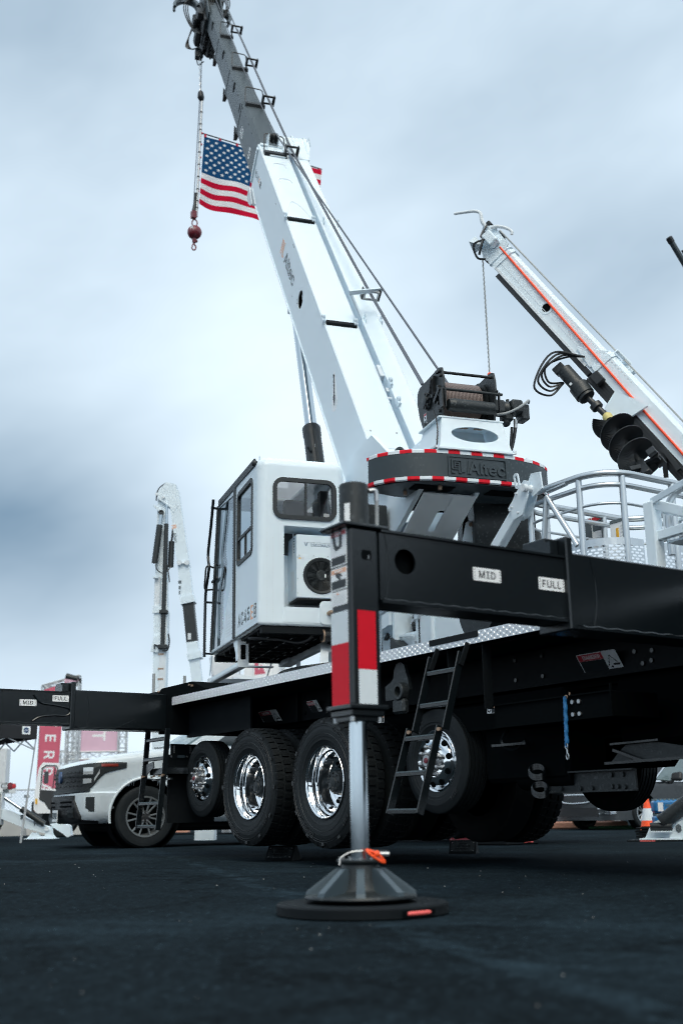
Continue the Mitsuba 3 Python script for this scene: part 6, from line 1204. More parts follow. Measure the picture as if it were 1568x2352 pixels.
# ------------------------------------------------------------------ cars
def car_curve(half, a1, n=26):
    """half outline of a nose seen from above: (back from the nose, out from the middle)"""
    t = np.linspace(0, 1, n); pts = []
    for u in t:
        th = u * math.pi / 2
        pts.append((a1 * (1 - math.cos(th) ** 0.75), half * math.sin(th) ** 0.62))
    return pts


def car(K, M, half, nose, length, z_bot, z_belt, hood, cab, wheels, wr, paint, roof=True):
    cv = car_curve(half, nose); full = cv + [(length - 0.1, half), (length, half - 0.15)] + [(length, -half + 0.15), (length - 0.1, -half)] + [(a, -b) for a, b in cv[::-1]]
    pts = [(b, a) for a, b in full]                          # x left, y back
    poly = Polygon(pts).buffer(0)
    body = man(prism(poly, z_bot, z_belt, 'xy'))
    for a in wheels:
        for s in (1, -1): body -= man(cyl((s * (half - 0.32), a, wr + 0.01), (s * (half + 0.1), a, wr + 0.01), wr * 1.16, 36))
    part(K, 'body', mv(tri(body), M), paint, 32)
    top = [(b, a, z_belt - 0.001) for a, b in full if a < hood[-1][0]] + [(s * half, hood[-1][0], z_belt - 0.001) for s in (1, -1)]
    for a, bw, z in hood: top += [(s * bw * q, a, z - 0.035 * (q - 0.5) if q > .5 else z) for s in (1, -1) for q in (0.4, 1.0)]
    part(K, 'hood', mv(hull(top), M), paint, 28)
    (a0, b0, z0), (a1, b1, z1), (a2, b2, z2), (a3, b3, z3) = cab
    part(K, 'cabin', mv(hull([(s * b, a, z) for s in (1, -1) for a, b, z in ((a0 - 0.02, b0, z0 - 0.02), (a1, b1, z1), (a2, b2, z2), (a3, b3, z3), (a0, b0, z_belt), (a3, b3, z_belt))]), M), paint, 20)
    return cv


def car_wheel(K, M, a, s, half, wr, spokes, m_rim, w=0.27):
    W = new(K, 'wheel'); c = (s * (half - 0.02), a, wr); ax = (s, 0, 0)
    rim = wr * 0.66
    part(W, 'tyre', mv(lathe([(-w, rim), (-w, wr - 0.03), (-w + 0.03, wr), (-0.03, wr), (0.0, wr - 0.025), (0.006, (wr + rim) / 2), (-0.004, rim)], c, ax, 48), M), 'rubber', 35)
    part(W, 'rim', mv(lathe([(-0.004, rim + 0.004), (0.006, rim), (0.004, rim - 0.02), (-0.05, rim - 0.03), (-0.16, rim - 0.05)], c, ax, 48), M), m_rim, 30)
    part(W, 'barrel', mv(cyl(A(c) - A(ax) * 0.17, A(c) - A(ax) * 0.15, rim, 36), M), 'deep_black')
    out = []
    for k in range(spokes):
        for d in (-0.10, 0.10):
            t0, t1 = k / spokes * 2 * math.pi + d * 1.9, k / spokes * 2 * math.pi + d * 2.2
            p = lambda r, t, x: A(c) + A([s * x, r * math.cos(t), r * math.sin(t)])
            out.append(bar(p(rim * 0.24, t0, -0.035), p(rim * 0.97, t1, -0.012), rim * 0.085, 0.03, up=(s, 0, 0), bev=0.004))
    part(W, 'spoke', mv(cat(*out), M), m_rim)
    part(W, 'hub', mv(lathe([(-0.05, rim * 0.30), (-0.02, rim * 0.28), (-0.015, rim * .15), (-0.012, 0)], c, ax, 24), M), 'car_plastic', 40)
    part(W, 'wheel_nut', mv(bolts([A(c) + A([-s * 0.02, rim * 0.21 * math.cos(t), rim * 0.21 * math.sin(t)]) for t in np.arange(0, 6.2, math.pi / 3)], ax, 0.014, 0.02), M), 'steel')


def nose_panel(cv, s0, s1, z0, z1, out, both=True, slant=0.0):
    """a strip that follows the nose outline between two places along it, standing out from it"""
    ls = LineString([(b, a) for a, b in cv] + [(cv[-1][1], cv[-1][0] + 1.5)]); V = []; F = []; n = 14
    for t in np.linspace(s0, s1, n):
        p = A(ls.interpolate(t).coords[0]); d = A(ls.interpolate(t + 0.01).coords[0]) - A(ls.interpolate(max(t - 0.01, 0)).coords[0]); nn = unit(A([d[1], -d[0]]))
        z_a, z_b = (z0(t), z1(t)) if callable(z0) else (z0, z1)
        for z, o in ((z_a, -0.03), (z_a, out), (z_b, out), (z_b, -0.03)):
            q = p + nn * (o - (z - 0.6) * slant * 0); V.append((q[0], q[1], z))
    for i in range(n - 1):
        for j in range(4):
            a = i * 4 + j; b = i * 4 + (j + 1) % 4; F += [[a, b, b + 4], [a, b + 4, a + 4]]
    F += [[0, 1, 2], [0, 2, 3]]; k = (n - 1) * 4; F += [[k, k + 2, k + 1], [k, k + 3, k + 2]]
    m_ = trimesh.Trimesh(V, F, process=False); out_ = [m_]
    if both: out_.append(mv(m_, np.diag([-1, 1, 1, 1])))
    return cat(*out_)


SV = thing('large_suv', 'silver grey full size suv with black grille parked under the left beam', 'suv')
fv = A([math.cos(math.radians(262)), math.sin(math.radians(262)), 0]); MV = frame((-16.33, 5.72, 0.0), (-fv[1], fv[0], 0), -fv, (0, 0, 1))
SHALF = 1.02
def suv_plan(t):
    """outline seen from above: t runs from the middle of the nose (0) round the corner (1) to the tail (2)"""
    if t <= 1:
        th = t * math.pi / 2; return (0.42 * (1 - math.cos(th) ** 0.72), SHALF * math.sin(th) ** 0.66)
    return (0.42 + (t - 1) * 4.95, SHALF)
def hood_z(a): return 1.165 + 0.245 * min(1.0, max(0.0, (a - 0.05) / 1.65)) ** 0.62
def suv_rows(a):
    zh = hood_z(a)
    return [(0.34, 0.12), (0.40, 0.04), (0.50, 0.0), (0.66, -0.015), (0.745, -0.02), (0.765, 0.035), (0.84, 0.03), (0.95, 0.015), (zh - 0.16, 0.0), (zh - 0.09, 0.012), (zh - 0.045, 0.035), (zh - 0.018, 0.08), (zh, 0.20), (zh + 0.012, 0.5), (zh + 0.02, 0.78), (zh + 0.022, 1.02)]
def suv_point(t, j, out=0.0):
    a, b = suv_plan(t); z, ins = suv_rows(a)[j]; front = 1 - min(1, (b / SHALF)) ** 2.5
    return (b * (1 - ins / SHALF) + (out if b > 0.9 else out * b), a + ins * (0.25 + 0.75 * front) * (1 if t <= 1 else max(0, 1 - (t - 1) * 6)) * 0.8 - out * front, z)
ts = np.concatenate([np.linspace(0, 1, 26), np.linspace(1.006, 1.26, 44), np.linspace(1.28, 1.68, 6), np.linspace(1.69, 1.90, 36), np.linspace(1.92, 2.0, 3)]); V, F = [], []; nj = 16
for t in ts:
    for j in range(nj): V.append(suv_point(t, j))
for i in range(len(ts) - 1):
    for j in range(nj - 1):
        a = i * nj + j; F += [[a, a + nj, a + nj + 1], [a, a + nj + 1, a + 1]]
hb = trimesh.Trimesh(V, F, process=False); cc_ = hb.triangles_center; keep = np.ones(len(cc_), bool)
for a_ in (0.98, 4.2): keep &= ~((np.hypot(cc_[:, 1] - a_, cc_[:, 2] - 0.44) < 0.50) & (cc_[:, 0] > 0.75))
hb = trimesh.Trimesh(A(V), A(F)[keep], process=False); part(SV, 'body', mv(cat(hb, mv(hb, np.diag([-1, 1, 1, 1]))), MV), 'suv_paint', 38)
cabn = hull([(s * b, a, z) for s in (1, -1) for a, b, z in ((1.6, 0.86, 1.38), (2.50, 0.72, 1.97), (4.9, 0.72, 1.97), (5.4, 0.86, 1.34), (5.42, 0.95, 1.1))]); part(SV, 'cabin', mv(cabn, MV), 'suv_paint', 20)
part(SV, 'tailgate', mv(box(-0.98, 0.98, 5.38, 5.44, 0.4, 1.3, .05), MV), 'suv_paint')
for a in (0.98, 4.2):
    for s in (1, -1):
        car_wheel(SV, MV, a, s, 1.05, 0.42, 6, 'wheel_grey')
part(SV, 'wheel_well', mv(cat(*[lathe([(0, 0), (0, 0.50), (0.30, 0.51)], (s * (SHALF - 0.32), a, 0.44), (s, 0, 0), 44) for s in (1, -1) for a in (0.98, 4.2)]), MV), 'deep_black', 40, kind='stuff')
part(SV, 'wheel_arch', mv(cat(*[tube([(s * (SHALF + 0.008), a + 0.51 * math.cos(t), 0.44 + 0.51 * math.sin(t)) for t in np.linspace(-0.2, math.pi + 0.2, 30)], 0.020, 8) for s in (1, -1) for a in (0.98, 4.2)]), MV), 'suv_paint', 50, kind='stuff')


def skin(t0, t1, z0, z1, out, n=16, m_=5):
    """a panel lying on the nose between two places along it, z0(t) to z1(t)"""
    V, F = [], []
    for t in np.linspace(t0, t1, n):
        a, b = suv_plan(t); rows = suv_rows(a); zz = [r[0] for r in rows]
        lo, hi = (z0(t) if callable(z0) else z0), (z1(t) if callable(z1) else z1)
        for q in range(m_):
            z = lo + (hi - lo) * q / (m_ - 1); jf = np.interp(z, zz[:13], np.arange(13)); j = int(jf); f = jf - j
            p0, p1 = A(suv_point(t, j)), A(suv_point(t, min(j + 1, 12))); p = p0 * (1 - f) + p1 * f; p[2] = z
            d = A(suv_plan(min(t + 0.01, 2))) - A(suv_plan(max(t - 0.01, 0))); nn = unit(A([d[0], -d[1]]))
            V.append((p[0] + nn[0] * out, p[1] + nn[1] * out, z + (0.5 * out if z > 1.05 else 0)))
    for i in range(n - 1):
        for q in range(m_ - 1): a = i * m_ + q; F += [[a, a + m_, a + m_ + 1], [a, a + m_ + 1, a + 1]]
    face = trimesh.Trimesh(V, F, process=False); back = face.copy(); nv_ = len(V)
    # rim back to the body
    rim = [i * m_ for i in range(n)] + [(n - 1) * m_ + q for q in range(1, m_)] + [i * m_ + m_ - 1 for i in range(n - 2, -1, -1)] + [q for q in range(m_ - 2, 0, -1)]
    VV = list(V); base = len(VV)
    for k in rim:
        i = k // m_; t = np.linspace(t0, t1, n)[i]; d = A(suv_plan(min(t + 0.01, 2))) - A(suv_plan(max(t - 0.01, 0))); nn = unit(A([d[0], -d[1]])); VV.append((V[k][0] - nn[0] * 0.05, V[k][1] - nn[1] * 0.05, V[k][2]))
    for i in range(len(rim)):
        k = (i + 1) % len(rim); F += [[rim[i], rim[k], base + k], [rim[i], base + k, base + i]]
    return trimesh.Trimesh(VV, F, process=False)
both = lambda m_: cat(m_, mv(m_, np.diag([-1, 1, 1, 1])))
gl = lambda t: 0.80 + 0.03 * t + (max(0, t - 0.78) * 0.9); gu = lambda t: 1.105 + 0.05 * t
GR = part(SV, 'grille', mv(both(skin(0.0, 0.66, gl, gu, 0.012)), MV), 'car_plastic')
part(GR, 'mesh_bar', mv(both(cat(*[skin(0.02 + k * 0.115 + (j % 2) * 0.057, 0.02 + k * 0.115 + 0.085 + (j % 2) * 0.057, 0.845 + j * 0.062, 0.862 + j * 0.062, 0.024, 4, 2) for k in range(5) for j in range(4)], skin(0.08, 0.80, 0.972, 0.990, 0.03, 12, 2))), MV), 'gasket', kind='stuff')
part(GR, 'badge', mv(lathe([(0, 0.0), (0.0, 0.085), (0.03, 0.08), (0.034, 0.0)], (0, 0.0, 0.985), (0, -1, 0), 30), MV), 'sticker_blue', 40)
part(GR, 'trim', mv(both(skin(0.0, 0.74, lambda t: 0.752 + 0.03 * t, lambda t: 0.80 + 0.03 * t, 0.045)), MV), 'gasket')
for s in (1, -1):
    H = new(SV, 'headlight'); F_ = np.diag([s, 1, 1, 1]); hp_ = lambda n_, m_, mt: part(H, n_, mv(mv(m_, F_), MV), mt)
    hp_('housing', skin(0.655, 1.055, gl, lambda t: min(gu(t), 1.165 - 0.2 * max(0, t - 1.0)), 0.016, 18), 'gasket')
    hp_('lens', skin(0.60, 0.80, 1.00, lambda t: 1.075 + 0.01 * t, 0.026, 8, 3), 'headlamp'); hp_('lens', skin(0.60, 0.77, lambda t: 0.875 + 0.06 * max(0, t - .6), lambda t: 0.945, 0.026, 8, 3), 'headlamp')
    hp_('signal', skin(0.93, 1.03, lambda t: 1.085 + 0.05 * (t - .86), 1.13, 0.026, 8, 3), 'amber')
    hp_('light_bar', skin(0.82, 0.91, lambda t: 0.90 + 1.2 * (t - 0.82), lambda t: 0.94 + 1.3 * (t - 0.82), 0.026, 6, 3), 'headlamp')
    hp_('fog_recess', skin(0.66, 0.84, lambda t: 0.50 + 0.25 * (0.84 - t) * (t < 0.72), lambda t: 0.695, 0.004, 8, 3), 'gasket')
part(SV, 'lower_bumper', mv(both(cat(skin(0.0, 0.40, 0.37, 0.72, 0.03), skin(0.40, 0.56, 0.37, lambda t: 0.66 - 1.4 * (t - 0.40), 0.04), skin(0.0, 0.92, 0.335, lambda t: 0.42 - 0.05 * t, 0.02))), MV), 'car_plastic')
part(SV, 'bumper_slot', mv(both(cat(skin(0.06, 0.36, 0.56, 0.585, 0.042, 5, 2), skin(0.06, 0.36, 0.62, 0.645, 0.042, 5, 2))), MV), 'deep_black', kind='stuff')
part(SV, 'skid_plate', mv(both(skin(0.28, 0.44, 0.42, 0.56, 0.055, 5, 3)), MV), 'gasket')
PT = part(SV, 'licence_plate', mv(box(-0.17, 0.17, -0.075, -0.065, 0.37, 0.53), MV), 'letter_pale'); part(PT, 'lettering', text('8TRP002', 0.085, MV @ frame((0, -0.0755, 0.45), (1, 0, 0), (0, 0, 1), (0, -1, 0)), 0.003, True, True, squash=.62), 'letter_grey')
part(SV, 'name_lettering', text('EXPEDITION', 0.045, MV @ frame((0, 0.17, 1.150), (1, 0, 0), (0, 0.9, 0.35), (0, -0.35, 0.9)), 0.008, True, True, squash=2.0), 'letter_grey')
part(SV, 'windscreen', mv(hull([(s * b, a, z) for s in (1, -1) for a, b, z in ((1.62, 0.82, 1.43), (2.42, 0.70, 1.94), (1.64, 0.82, 1.40), (2.50, 0.70, 1.915))] + [(0, 1.56, 1.44)]), MV), 'light_glass')
part(SV, 'wiper', mv(cat(bar((0.75, 1.54, 1.43), (0.15, 1.56, 1.46), 0.02), bar((-.1, 1.54, 1.43), (-.65, 1.56, 1.46), 0.02)), MV), 'car_plastic', kind='stuff')
part(SV, 'side_window', mv(cat(*[hull([(s * 0.875, a, z) for a, z in ((2.0, 1.42), (2.65, 1.88), (4.7, 1.88), (5.1, 1.42))] + [(s * 0.79, a, z) for a, z in ((2.65, 1.88), (4.7, 1.88))]) for s in (1, -1)]), MV), 'dark_glass', kind='stuff')
part(SV, 'hood_seam', mv(cat(*[tube(smooth_path([(s * 0.82, 0.42, hood_z(.42) - 0.012), (s * 0.86, 0.7, hood_z(.7) - 0.012), (s * 0.875, 1.1, hood_z(1.1) - 0.012), (s * 0.88, 1.65, hood_z(1.65) - .01)], 6), 0.006, 6) for s in (1, -1)]), MV), 'gasket', 50, kind='stuff')
part(SV, 'parking_sensor', mv(cat(*[lathe([(0, .02), (.008, .018), (.008, 0)], (b, a, z), (0.8, -0.6, 0), 12) for b, a, z in ((0.90, 0.32, 0.47), (1.005, 0.52, 0.55))]), MV), 'wheel_grey', 40)
part(SV, 'underbody', mv(box(-0.85, 0.85, 0.5, 5.0, 0.22, 0.40, 0.05), MV), 'deep_black')

MN = thing('minivan', 'black minivan with chrome grille ring parked behind the crane at right', 'minivan')
fm = A([math.cos(math.radians(270)), math.sin(math.radians(270)), 0]); MM = frame((-18.33, 17.85, 0.0), (-fm[1], fm[0], 0), -fm, (0, 0, 1))
cm = car_curve(0.98, 0.75)
car(MN, MM, 0.98, 0.75, 5.1, 0.20, 0.90, [(0.25, 0.78, 0.98), (0.8, 0.86, 1.06), (1.2, 0.90, 1.10)], [(0.95, 0.90, 1.02), (2.1, 0.74, 1.66), (4.6, 0.74, 1.70), (5.0, 0.88, 1.0)], (1.06, 4.1), 0.345, 'car_black')
for a in (1.06, 4.1):
    for s in (1, -1): car_wheel(MN, MM, a, s, 0.98, 0.345, 5, 'polished_aluminium' if 0 else 'brushed_aluminium', 0.23)
part(MN, 'grille_ring', mv(cat(*[tube(smooth_path([(b, a - 0.035, z) for b, a, z in ((-0.42, 0.045, 0.66), (-0.40, 0.04, 0.58), (0, -0.02, 0.55), (0.40, 0.04, 0.58), (0.42, 0.045, 0.66), (0.36, 0.03, 0.72), (0, -0.02, 0.73), (-0.36, 0.03, 0.72), (-0.42, 0.045, 0.66))], 5), 0.018, 8)]), MM), 'polished_aluminium', 50)
part(MN, 'lower_grille', mv(nose_panel(cm, 0.0, 0.6, 0.28, 0.46, 0.01), MM), 'car_plastic')
for s in (1, -1):
    part(MN, 'fog_light', mv(mv(cat(nose_panel(cm, 0.60, 0.95, 0.43, 0.455, 0.03, False), nose_panel(cm, 0.86, 0.97, 0.33, 0.45, 0.03, False), nose_panel(cm, 0.62, 0.95, 0.325, 0.345, 0.025, False), nose_panel(cm, 0.74, 0.9, 0.36, 0.385, 0.03, False)), np.diag([s, 1, 1, 1])), MM), 'polished_aluminium')
    part(MN, 'headlight', mv(mv(nose_panel(cm, 0.62, 1.15, 0.70, 0.80, 0.012, False), np.diag([s, 1, 1, 1])), MM), 'headlamp')
    part(MN, 'side_marker', mv(mv(nose_panel(cm, 1.30, 1.38, 0.52, 0.62, 0.01, False), np.diag([s, 1, 1, 1])), MM), 'orange_strap')
    SW = new(MN, 'side_window')
    win = [(1.55, 1.04), (1.75, 1.19), (2.02, 1.36), (2.4, 1.50), (2.8, 1.54), (2.95, 1.02), (2.2, 1.0)]
    f_ = lambda z: 0.90 - 0.16 * (z - 1.0) / 0.68 + 0.012
    part(SW, 'glass', mv(hull([(s * (f_(z) + o), a, z) for a, z in win for o in (0, -0.05)]), MM), 'light_glass')
    part(SW, 'chrome_trim', mv(tube(smooth_path([(s * (f_(z) + 0.004), a, z) for a, z in [(1.45, 1.00), (1.75, 1.20), (2.02, 1.37), (2.4, 1.515), (3.0, 1.56), (3.6, 1.57)]], 5), 0.02, 6), MM), 'polished_aluminium', 50)
    part(SW, 'chrome_trim', mv(bar((s * (f_(1.0) + 0.004), 1.45, 1.00), (s * (f_(1.0) + .004), 4.0, 1.01), 0.02, 0.025), MM), 'polished_aluminium')
    part(SW, 'pillar', mv(bar((s * (f_(1.02) + .002), 2.98, 1.02), (s * (f_(1.54) + .002), 2.82, 1.54), 0.02, 0.10), MM), 'gasket')
    MI = new(MN, 'wing_mirror')
    part(MI, 'shell', mv(tri(soft([(s * 1.0, 2.0, 1.05, .05), (s * 1.17, 2.02, 1.05, .06), (s * 1.16, 2.05, 1.14, .055), (s * 1.0, 2.03, 1.13, .05)], 14)), MM), 'car_plastic', 40)
    part(MI, 'stalk', mv(bar((s * 0.92, 1.98, 0.96), (s * 1.05, 2.0, 1.06), 0.06, 0.05), MM), 'car_plastic')
    part(MN, 'door_handle', mv(box(s * 0.975, s * 1.005, 2.75, 3.2, 0.80, 0.84, 0.01), MM), 'car_plastic')
part(MN, 'windscreen', mv(hull([(s * b, a, z) for s in (1, -1) for a, b, z in ((1.10, 0.84, 1.10), (2.04, 0.70, 1.62), (1.12, 0.84, 1.08), (2.06, 0.70, 1.60))]), MM), 'dark_glass')

# ------------------------------------------------------------------ the digger derrick behind, at right
DG = thing('digger_derrick', 'white auger boom with orange line and black auger rising at right', 'digger derrick')
dx = unit(A([0.500, 0.256, -0.827])); dl = unit(A([0.456, -0.890, 0.0])); du = np.cross(dl, dx); FD = frame((-9.717, 8.857, 7.240), dx, -dl, np.cross(dx, -dl))
if FD[2, 2] < 0: FD = frame((-9.717, 8.857, 7.240), dx, dl, np.cross(dx, dl))
ys = 1.0 if FD[:3, 1] @ (EYE - FD[:3, 3]) > 0 else -1.0     # the side of the boom that faces the lot
Dg = lambda name, mesh, m, smooth=False, parent=DG, **k: part(parent, name, mesh, m, smooth, M=FD, **k)
yb = lambda *a: box(a[0], a[1], ys * a[2], ys * a[3], a[4], a[5], a[6] if len(a) > 6 else 0)
Dg('inner_boom', [prism(Polygon([(-0.10, -0.18), (-0.10, 0.07), (-0.06, 0.115), (0.06, 0.115), (0.10, 0.07), (0.10, -0.18)]), 0.0, 2.3, 'yz')], 'white_paint')
Dg('lower_lip', [yb(0.1, 2.0, 0.095, 0.11, -0.195, -0.165), yb(0.1, 2.1, 0.098, 0.104, -0.10, -0.094)], 'white_flat')
Dg('black_rail', [yb(0.20, 2.1, 0.0, 0.09, -0.255, -0.185)], 'hose')
Dg('end_collar', [prism(Polygon([(-0.115, -0.20), (-0.115, 0.085), (-0.07, 0.135), (0.07, 0.135), (0.115, 0.085), (0.115, -0.20)]), a, b, 'yz') for a, b in ((-0.02, 0.03), (0.07, 0.12))], 'white_paint')
Dg('outer_boom', [prism(Polygon([(-0.125, -0.14), (-0.125, 0.09), (-0.075, 0.14), (0.075, 0.14), (0.125, 0.09), (0.125, -0.14)]), 2.05, 6.0, 'yz'), prism([(1.75, -0.12), (2.06, 0.12), (2.06, -0.16)], ys * 0.105, ys * 0.12, 'xz')], 'white_paint')
Dg('outer_collar', [prism(Polygon([(-0.14, -0.15), (-0.14, 0.10), (-0.085, 0.158), (0.085, 0.158), (0.14, 0.10), (0.14, -0.15)]), 2.10, 2.16, 'yz'), cyl((2.12, -0.1, 0.19), (2.3, 0.05, 0.20), 0.025, 10), yb(2.2, 2.4, -0.12, -0.03, 0.14, 0.175)], 'white_paint', 40)
Dg('stow_rail', [yb(2.15, 6.0, 0.0, 0.135, -0.150 - 0.032 * k, -0.128 - 0.032 * k) for k in range(1, 5)] + [yb(2.15, 6.0, 0.02, 0.115, -0.29, -0.13)], 'hose')
Dg('wear_hole', [cyl((1.05, ys * 0.0995, -0.06), (1.05, ys * 0.1035, -0.06), 0.055, 24)], 'deep_black')
Dg('hole_ring', [lathe([(0, 0.055), (0.005, 0.058), (0.005, 0.085), (0, 0.088)], (1.05, ys * 0.10, -0.06), (0, ys, 0), 28)], 'white_paint', 40)
Dg('orange_line', [tube([(-0.06, ys * 0.11, 0.03), (1.6, ys * 0.125, -0.015), (2.2, ys * 0.145, -0.03), (2.75, ys * 0.145, -0.045), (6.0, ys * 0.15, -0.09)], 0.014, 8)], 'line_orange', 50)
Dg('winch_rope', [tube([(-0.3, ys * 0.03, 0.17), (2.2, ys * 0.02, 0.185), (6.0, 0, 0.19)], 0.012, 6)], 'rope_fibre', 50)
Dg('edge_hole', [cyl((b, ys * 0.01, 0.139), (b, ys * 0.01, 0.1425), 0.06, 20) for b in (3.0, 3.3, 3.6)] + [cyl((2.2 + 0.06 * k, ys * 0.124, 0.07), (2.2 + .06 * k, ys * 0.129, 0.07), 0.01, 8) for k in range(7)], 'white_flat')
HDg = new(DG, 'boom_tip')
Dg('head_plate', [prism([(0.02, -0.17), (0.0, 0.13), (-0.35, 0.16), (-0.48, 0.08), (-0.40, -0.05), (-0.22, -0.16), (-0.1, -0.22)], w, w + 0.015, 'xz') for w in (0.10, -0.115)] + [box(-0.3, 0.0, -0.1, 0.1, -0.02, 0.02)], 'white_paint', False, HDg)
Dg('sheave', [lathe([(-.02, .02), (-.02, .09), (0, .075), (.02, .09), (.02, .02)], (s_, 0, n_), (0, 1, 0), 24) for s_, n_ in ((-0.12, -0.13), (-0.25, 0.09))], 'hose', 35, HDg)
Dg('side_box', [yb(-0.3, -0.1, 0.11, 0.24, -0.05, 0.08, .015), hull([(-0.42, ys * .12, -0.14), (-0.25, ys * .12, -0.26), (-0.32, ys * .3, -0.20), (-0.38, ys * .2, -0.10), (-0.22, ys * .14, -0.10)])], 'white_paint', False, HDg)
Dg('hose', [tube(smooth_path([(-0.42, ys * .14, 0.10), (-0.32, ys * .20, -0.05), (-0.22, ys * 0.22, -0.02), (-0.28, ys * .24, -0.18), (-0.14, ys * .18, -0.26), (-0.05, ys * .15, -0.2)], 6), 0.014, 6), tube(smooth_path([(-0.36, ys * .14, 0.02), (-0.2, ys * .24, -0.1), (-0.12, ys * .22, -0.22)], 6), 0.018, 6), yb(-0.48, -0.40, 0.0, 0.12, 0.10, 0.16, .01)], 'hose', 50, HDg)
def dclaw(pts): Dg('pole_claw', [tube(smooth_path(pts, 8), 0.026, 8, r_end=0.018)], 'white_flat', 50, HDg)
dclaw([(-0.42, ys * .12, 0.07), (-0.52, ys * .14, 0.09), (-0.63, ys * .14, 0.14), (-0.72, ys * .14, 0.10), (-0.80, ys * .14, 0.02), (-0.91, ys * .14, -0.10)])
dclaw([(-0.34, ys * .14, 0.12), (-0.28, ys * .14, 0.19), (-0.18, ys * .14, 0.245), (-0.09, ys * .14, 0.265), (-0.05, ys * .14, 0.24)])
AU = new(DG, 'auger'); t0 = -0.43; yo = ys * 0.20
au0 = A([-8.564, 9.223, 4.798]); aud = unit(A([0.603, -0.176, -0.778])); FA = orient(au0, aud, (0.456, -0.89, 0))      # the auger's own axis: its point swings out towards the lot
Au = lambda name, mesh, m, smooth=False, **k: part(AU, name, mesh, m, smooth, M=FA, **k)
Dg('motor', [cyl((1.90, yo, -0.40), (2.22, yo, -0.40), 0.09, 24), cyl((2.18, yo, -0.40), (2.33, yo, -0.41), 0.115, 24), box(1.80, 1.9, yo - .05, yo + .05, -0.5, -0.36, .01), cyl((2.33, yo, -0.41), (2.37, yo, -.41), 0.10, 24)], 'winch_black', 40, AU)
Dg('motor_label', [box(2.12, 2.15, yo + ys * .05, yo + ys * 0.085, -0.46, -0.38)], 'letter_pale', False, AU)
Dg('shaft', [cyl((2.36, yo, -0.41), (2.69, yo, -0.39), 0.035, 14), cyl((2.50, yo, -.40), (2.56, yo, -.40), 0.07, 18)], 'auger_black', 40, AU)
Au('stem', [cyl((0.0, 0, 0), (1.12, 0, 0), 0.032, 12), box(0.98, 1.20, -.045, .045, -.05, .05, .012)], 'auger_black', 40)
Au('coupling', [lathe([(0, .05), (.02, .058), (.04, .05), (.06, .058), (.08, .05), (.1, .045)], (0.02, 0, 0), (1, 0, 0), 20)], 'auger_yellow', 40)
V, F = [], []; N_ = 170
for i in range(N_ + 1):
    t = i / N_; a = t * 2 * math.pi * 3.7 + 0.6; s_ = 0.13 + 0.93 * t; rr = 0.222
    for r_, o in ((0.028, 0), (rr, 0), (rr, 0.009), (0.028, 0.009)): V.append((s_ + o, r_ * math.cos(a), r_ * math.sin(a)))
for i in range(N_):
    for j in range(4): a = i * 4 + j; b = i * 4 + (j + 1) % 4; F += [[a, b, b + 4], [a, b + 4, a + 4]]
Au('flight', trimesh.Trimesh(V, F, process=False), 'auger_black', 30)
Au('cutter', [box(1.02, 1.12, q, q + .05, -.22, -.12, .008) for q in (-.12, -.02, .08)] + [bar((1.04, 0, 0), (1.12, .02, -.2), 0.05), bar((1.06, 0, 0), (1.12, .14, .12), 0.05)], 'auger_black')
Dg('hose', [tube(smooth_path([(1.92, ys * 0.14, -0.12 + 0.0 * k), (1.80 - .03 * k, ys * (0.22 + .05 * k), -0.28 - .03 * k), (1.75 + .06 * k, ys * (0.30 + .06 * k), -0.52 - .08 * k), (1.9 + .05 * k, ys * 0.25, -0.62 - .03 * k), (2.0, ys * 0.16, -0.50)], 7), 0.013, 6) for k in range(4)], 'hose', 50, AU)
Dg('auger_bracket', [prism([(2.55, -0.14), (2.62, -0.35), (2.80, -0.36), (2.92, -0.18), (2.95, 0.02), (2.80, -0.02)], ys * 0.17, ys * 0.21, 'xz'), yb(2.62, 2.80, 0.05, 0.17, -0.36, -0.30)], 'white_paint', False, AU)
Dg('stow_arm', [bar((3.45, ys * .2, -0.17), (3.78, ys * 0.22, -0.20), 0.05), bar((3.5, ys * .2, -0.2), (3.72, ys * .14, -0.36), 0.05), yb(2.2, 2.35, 0.16, 0.24, -0.24, -0.12, .01)], 'hose', False, AU)
base_p = (FD @ A([6.0, 0, 0, 1]))[:3]
part(DG, 'pedestal', [cyl((base_p[0], base_p[1], 0.9), (base_p[0], base_p[1], base_p[2] + 0.1), 0.35, 24), box(base_p[0] - 0.5, base_p[0] + 3.0, base_p[1] + 1.2 - 2.2, base_p[1] + 1.2, 0.6, 1.1, .05)], 'white_paint', 40)
LN = thing('fibre_rope', 'pale braided rope hanging from the auger boom tip to an orange eye', 'rope')
r0, r1 = A([-9.874, 8.635, 7.203]), A([-10.158, 8.898, 5.778])
part(LN, 'rope', tube([r0 + (r1 - r0) * t + A([0.003 * math.sin(t * 160), 0.003 * math.cos(t * 160), 0]) for t in np.linspace(0, 1.3, 120)], 0.010, 6), 'rope_fibre', 50)
part(LN, 'eye', ball(r1 + (r1 - r0) * 0.0, 0.030, 2), 'line_orange', 50)
FBm = thing('far_boom', 'dark grey boom end crossing the right edge of the sky', 'crane boom')
q0, q1 = A([-13.125, 16.297, 11.173]), A([-13.082, 16.574, 10.742]); qd = unit(q1 - q0)
part(FBm, 'boom', bar(q0, q0 + qd * 12.8, 0.10, 0.085, bev=0.015), 'grey_paint'); part(FBm, 'tip_cap', bar(q0 - qd * 0.04, q0 + qd * 0.10, 0.12, 0.10, bev=0.02), 'hose')
part(FBm, 'hose', tube([q0 + qd * t + A([0.07, 0.05, 0.02]) for t in (0.3, 4, 8)], 0.02, 6), 'hose', 50)
qe = q0 + qd * 12.8; part(FBm, 'pedestal', cyl((qe[0], qe[1], 0), (qe[0], qe[1], qe[2] + .2), 0.4, 20), 'white_flat', 40)

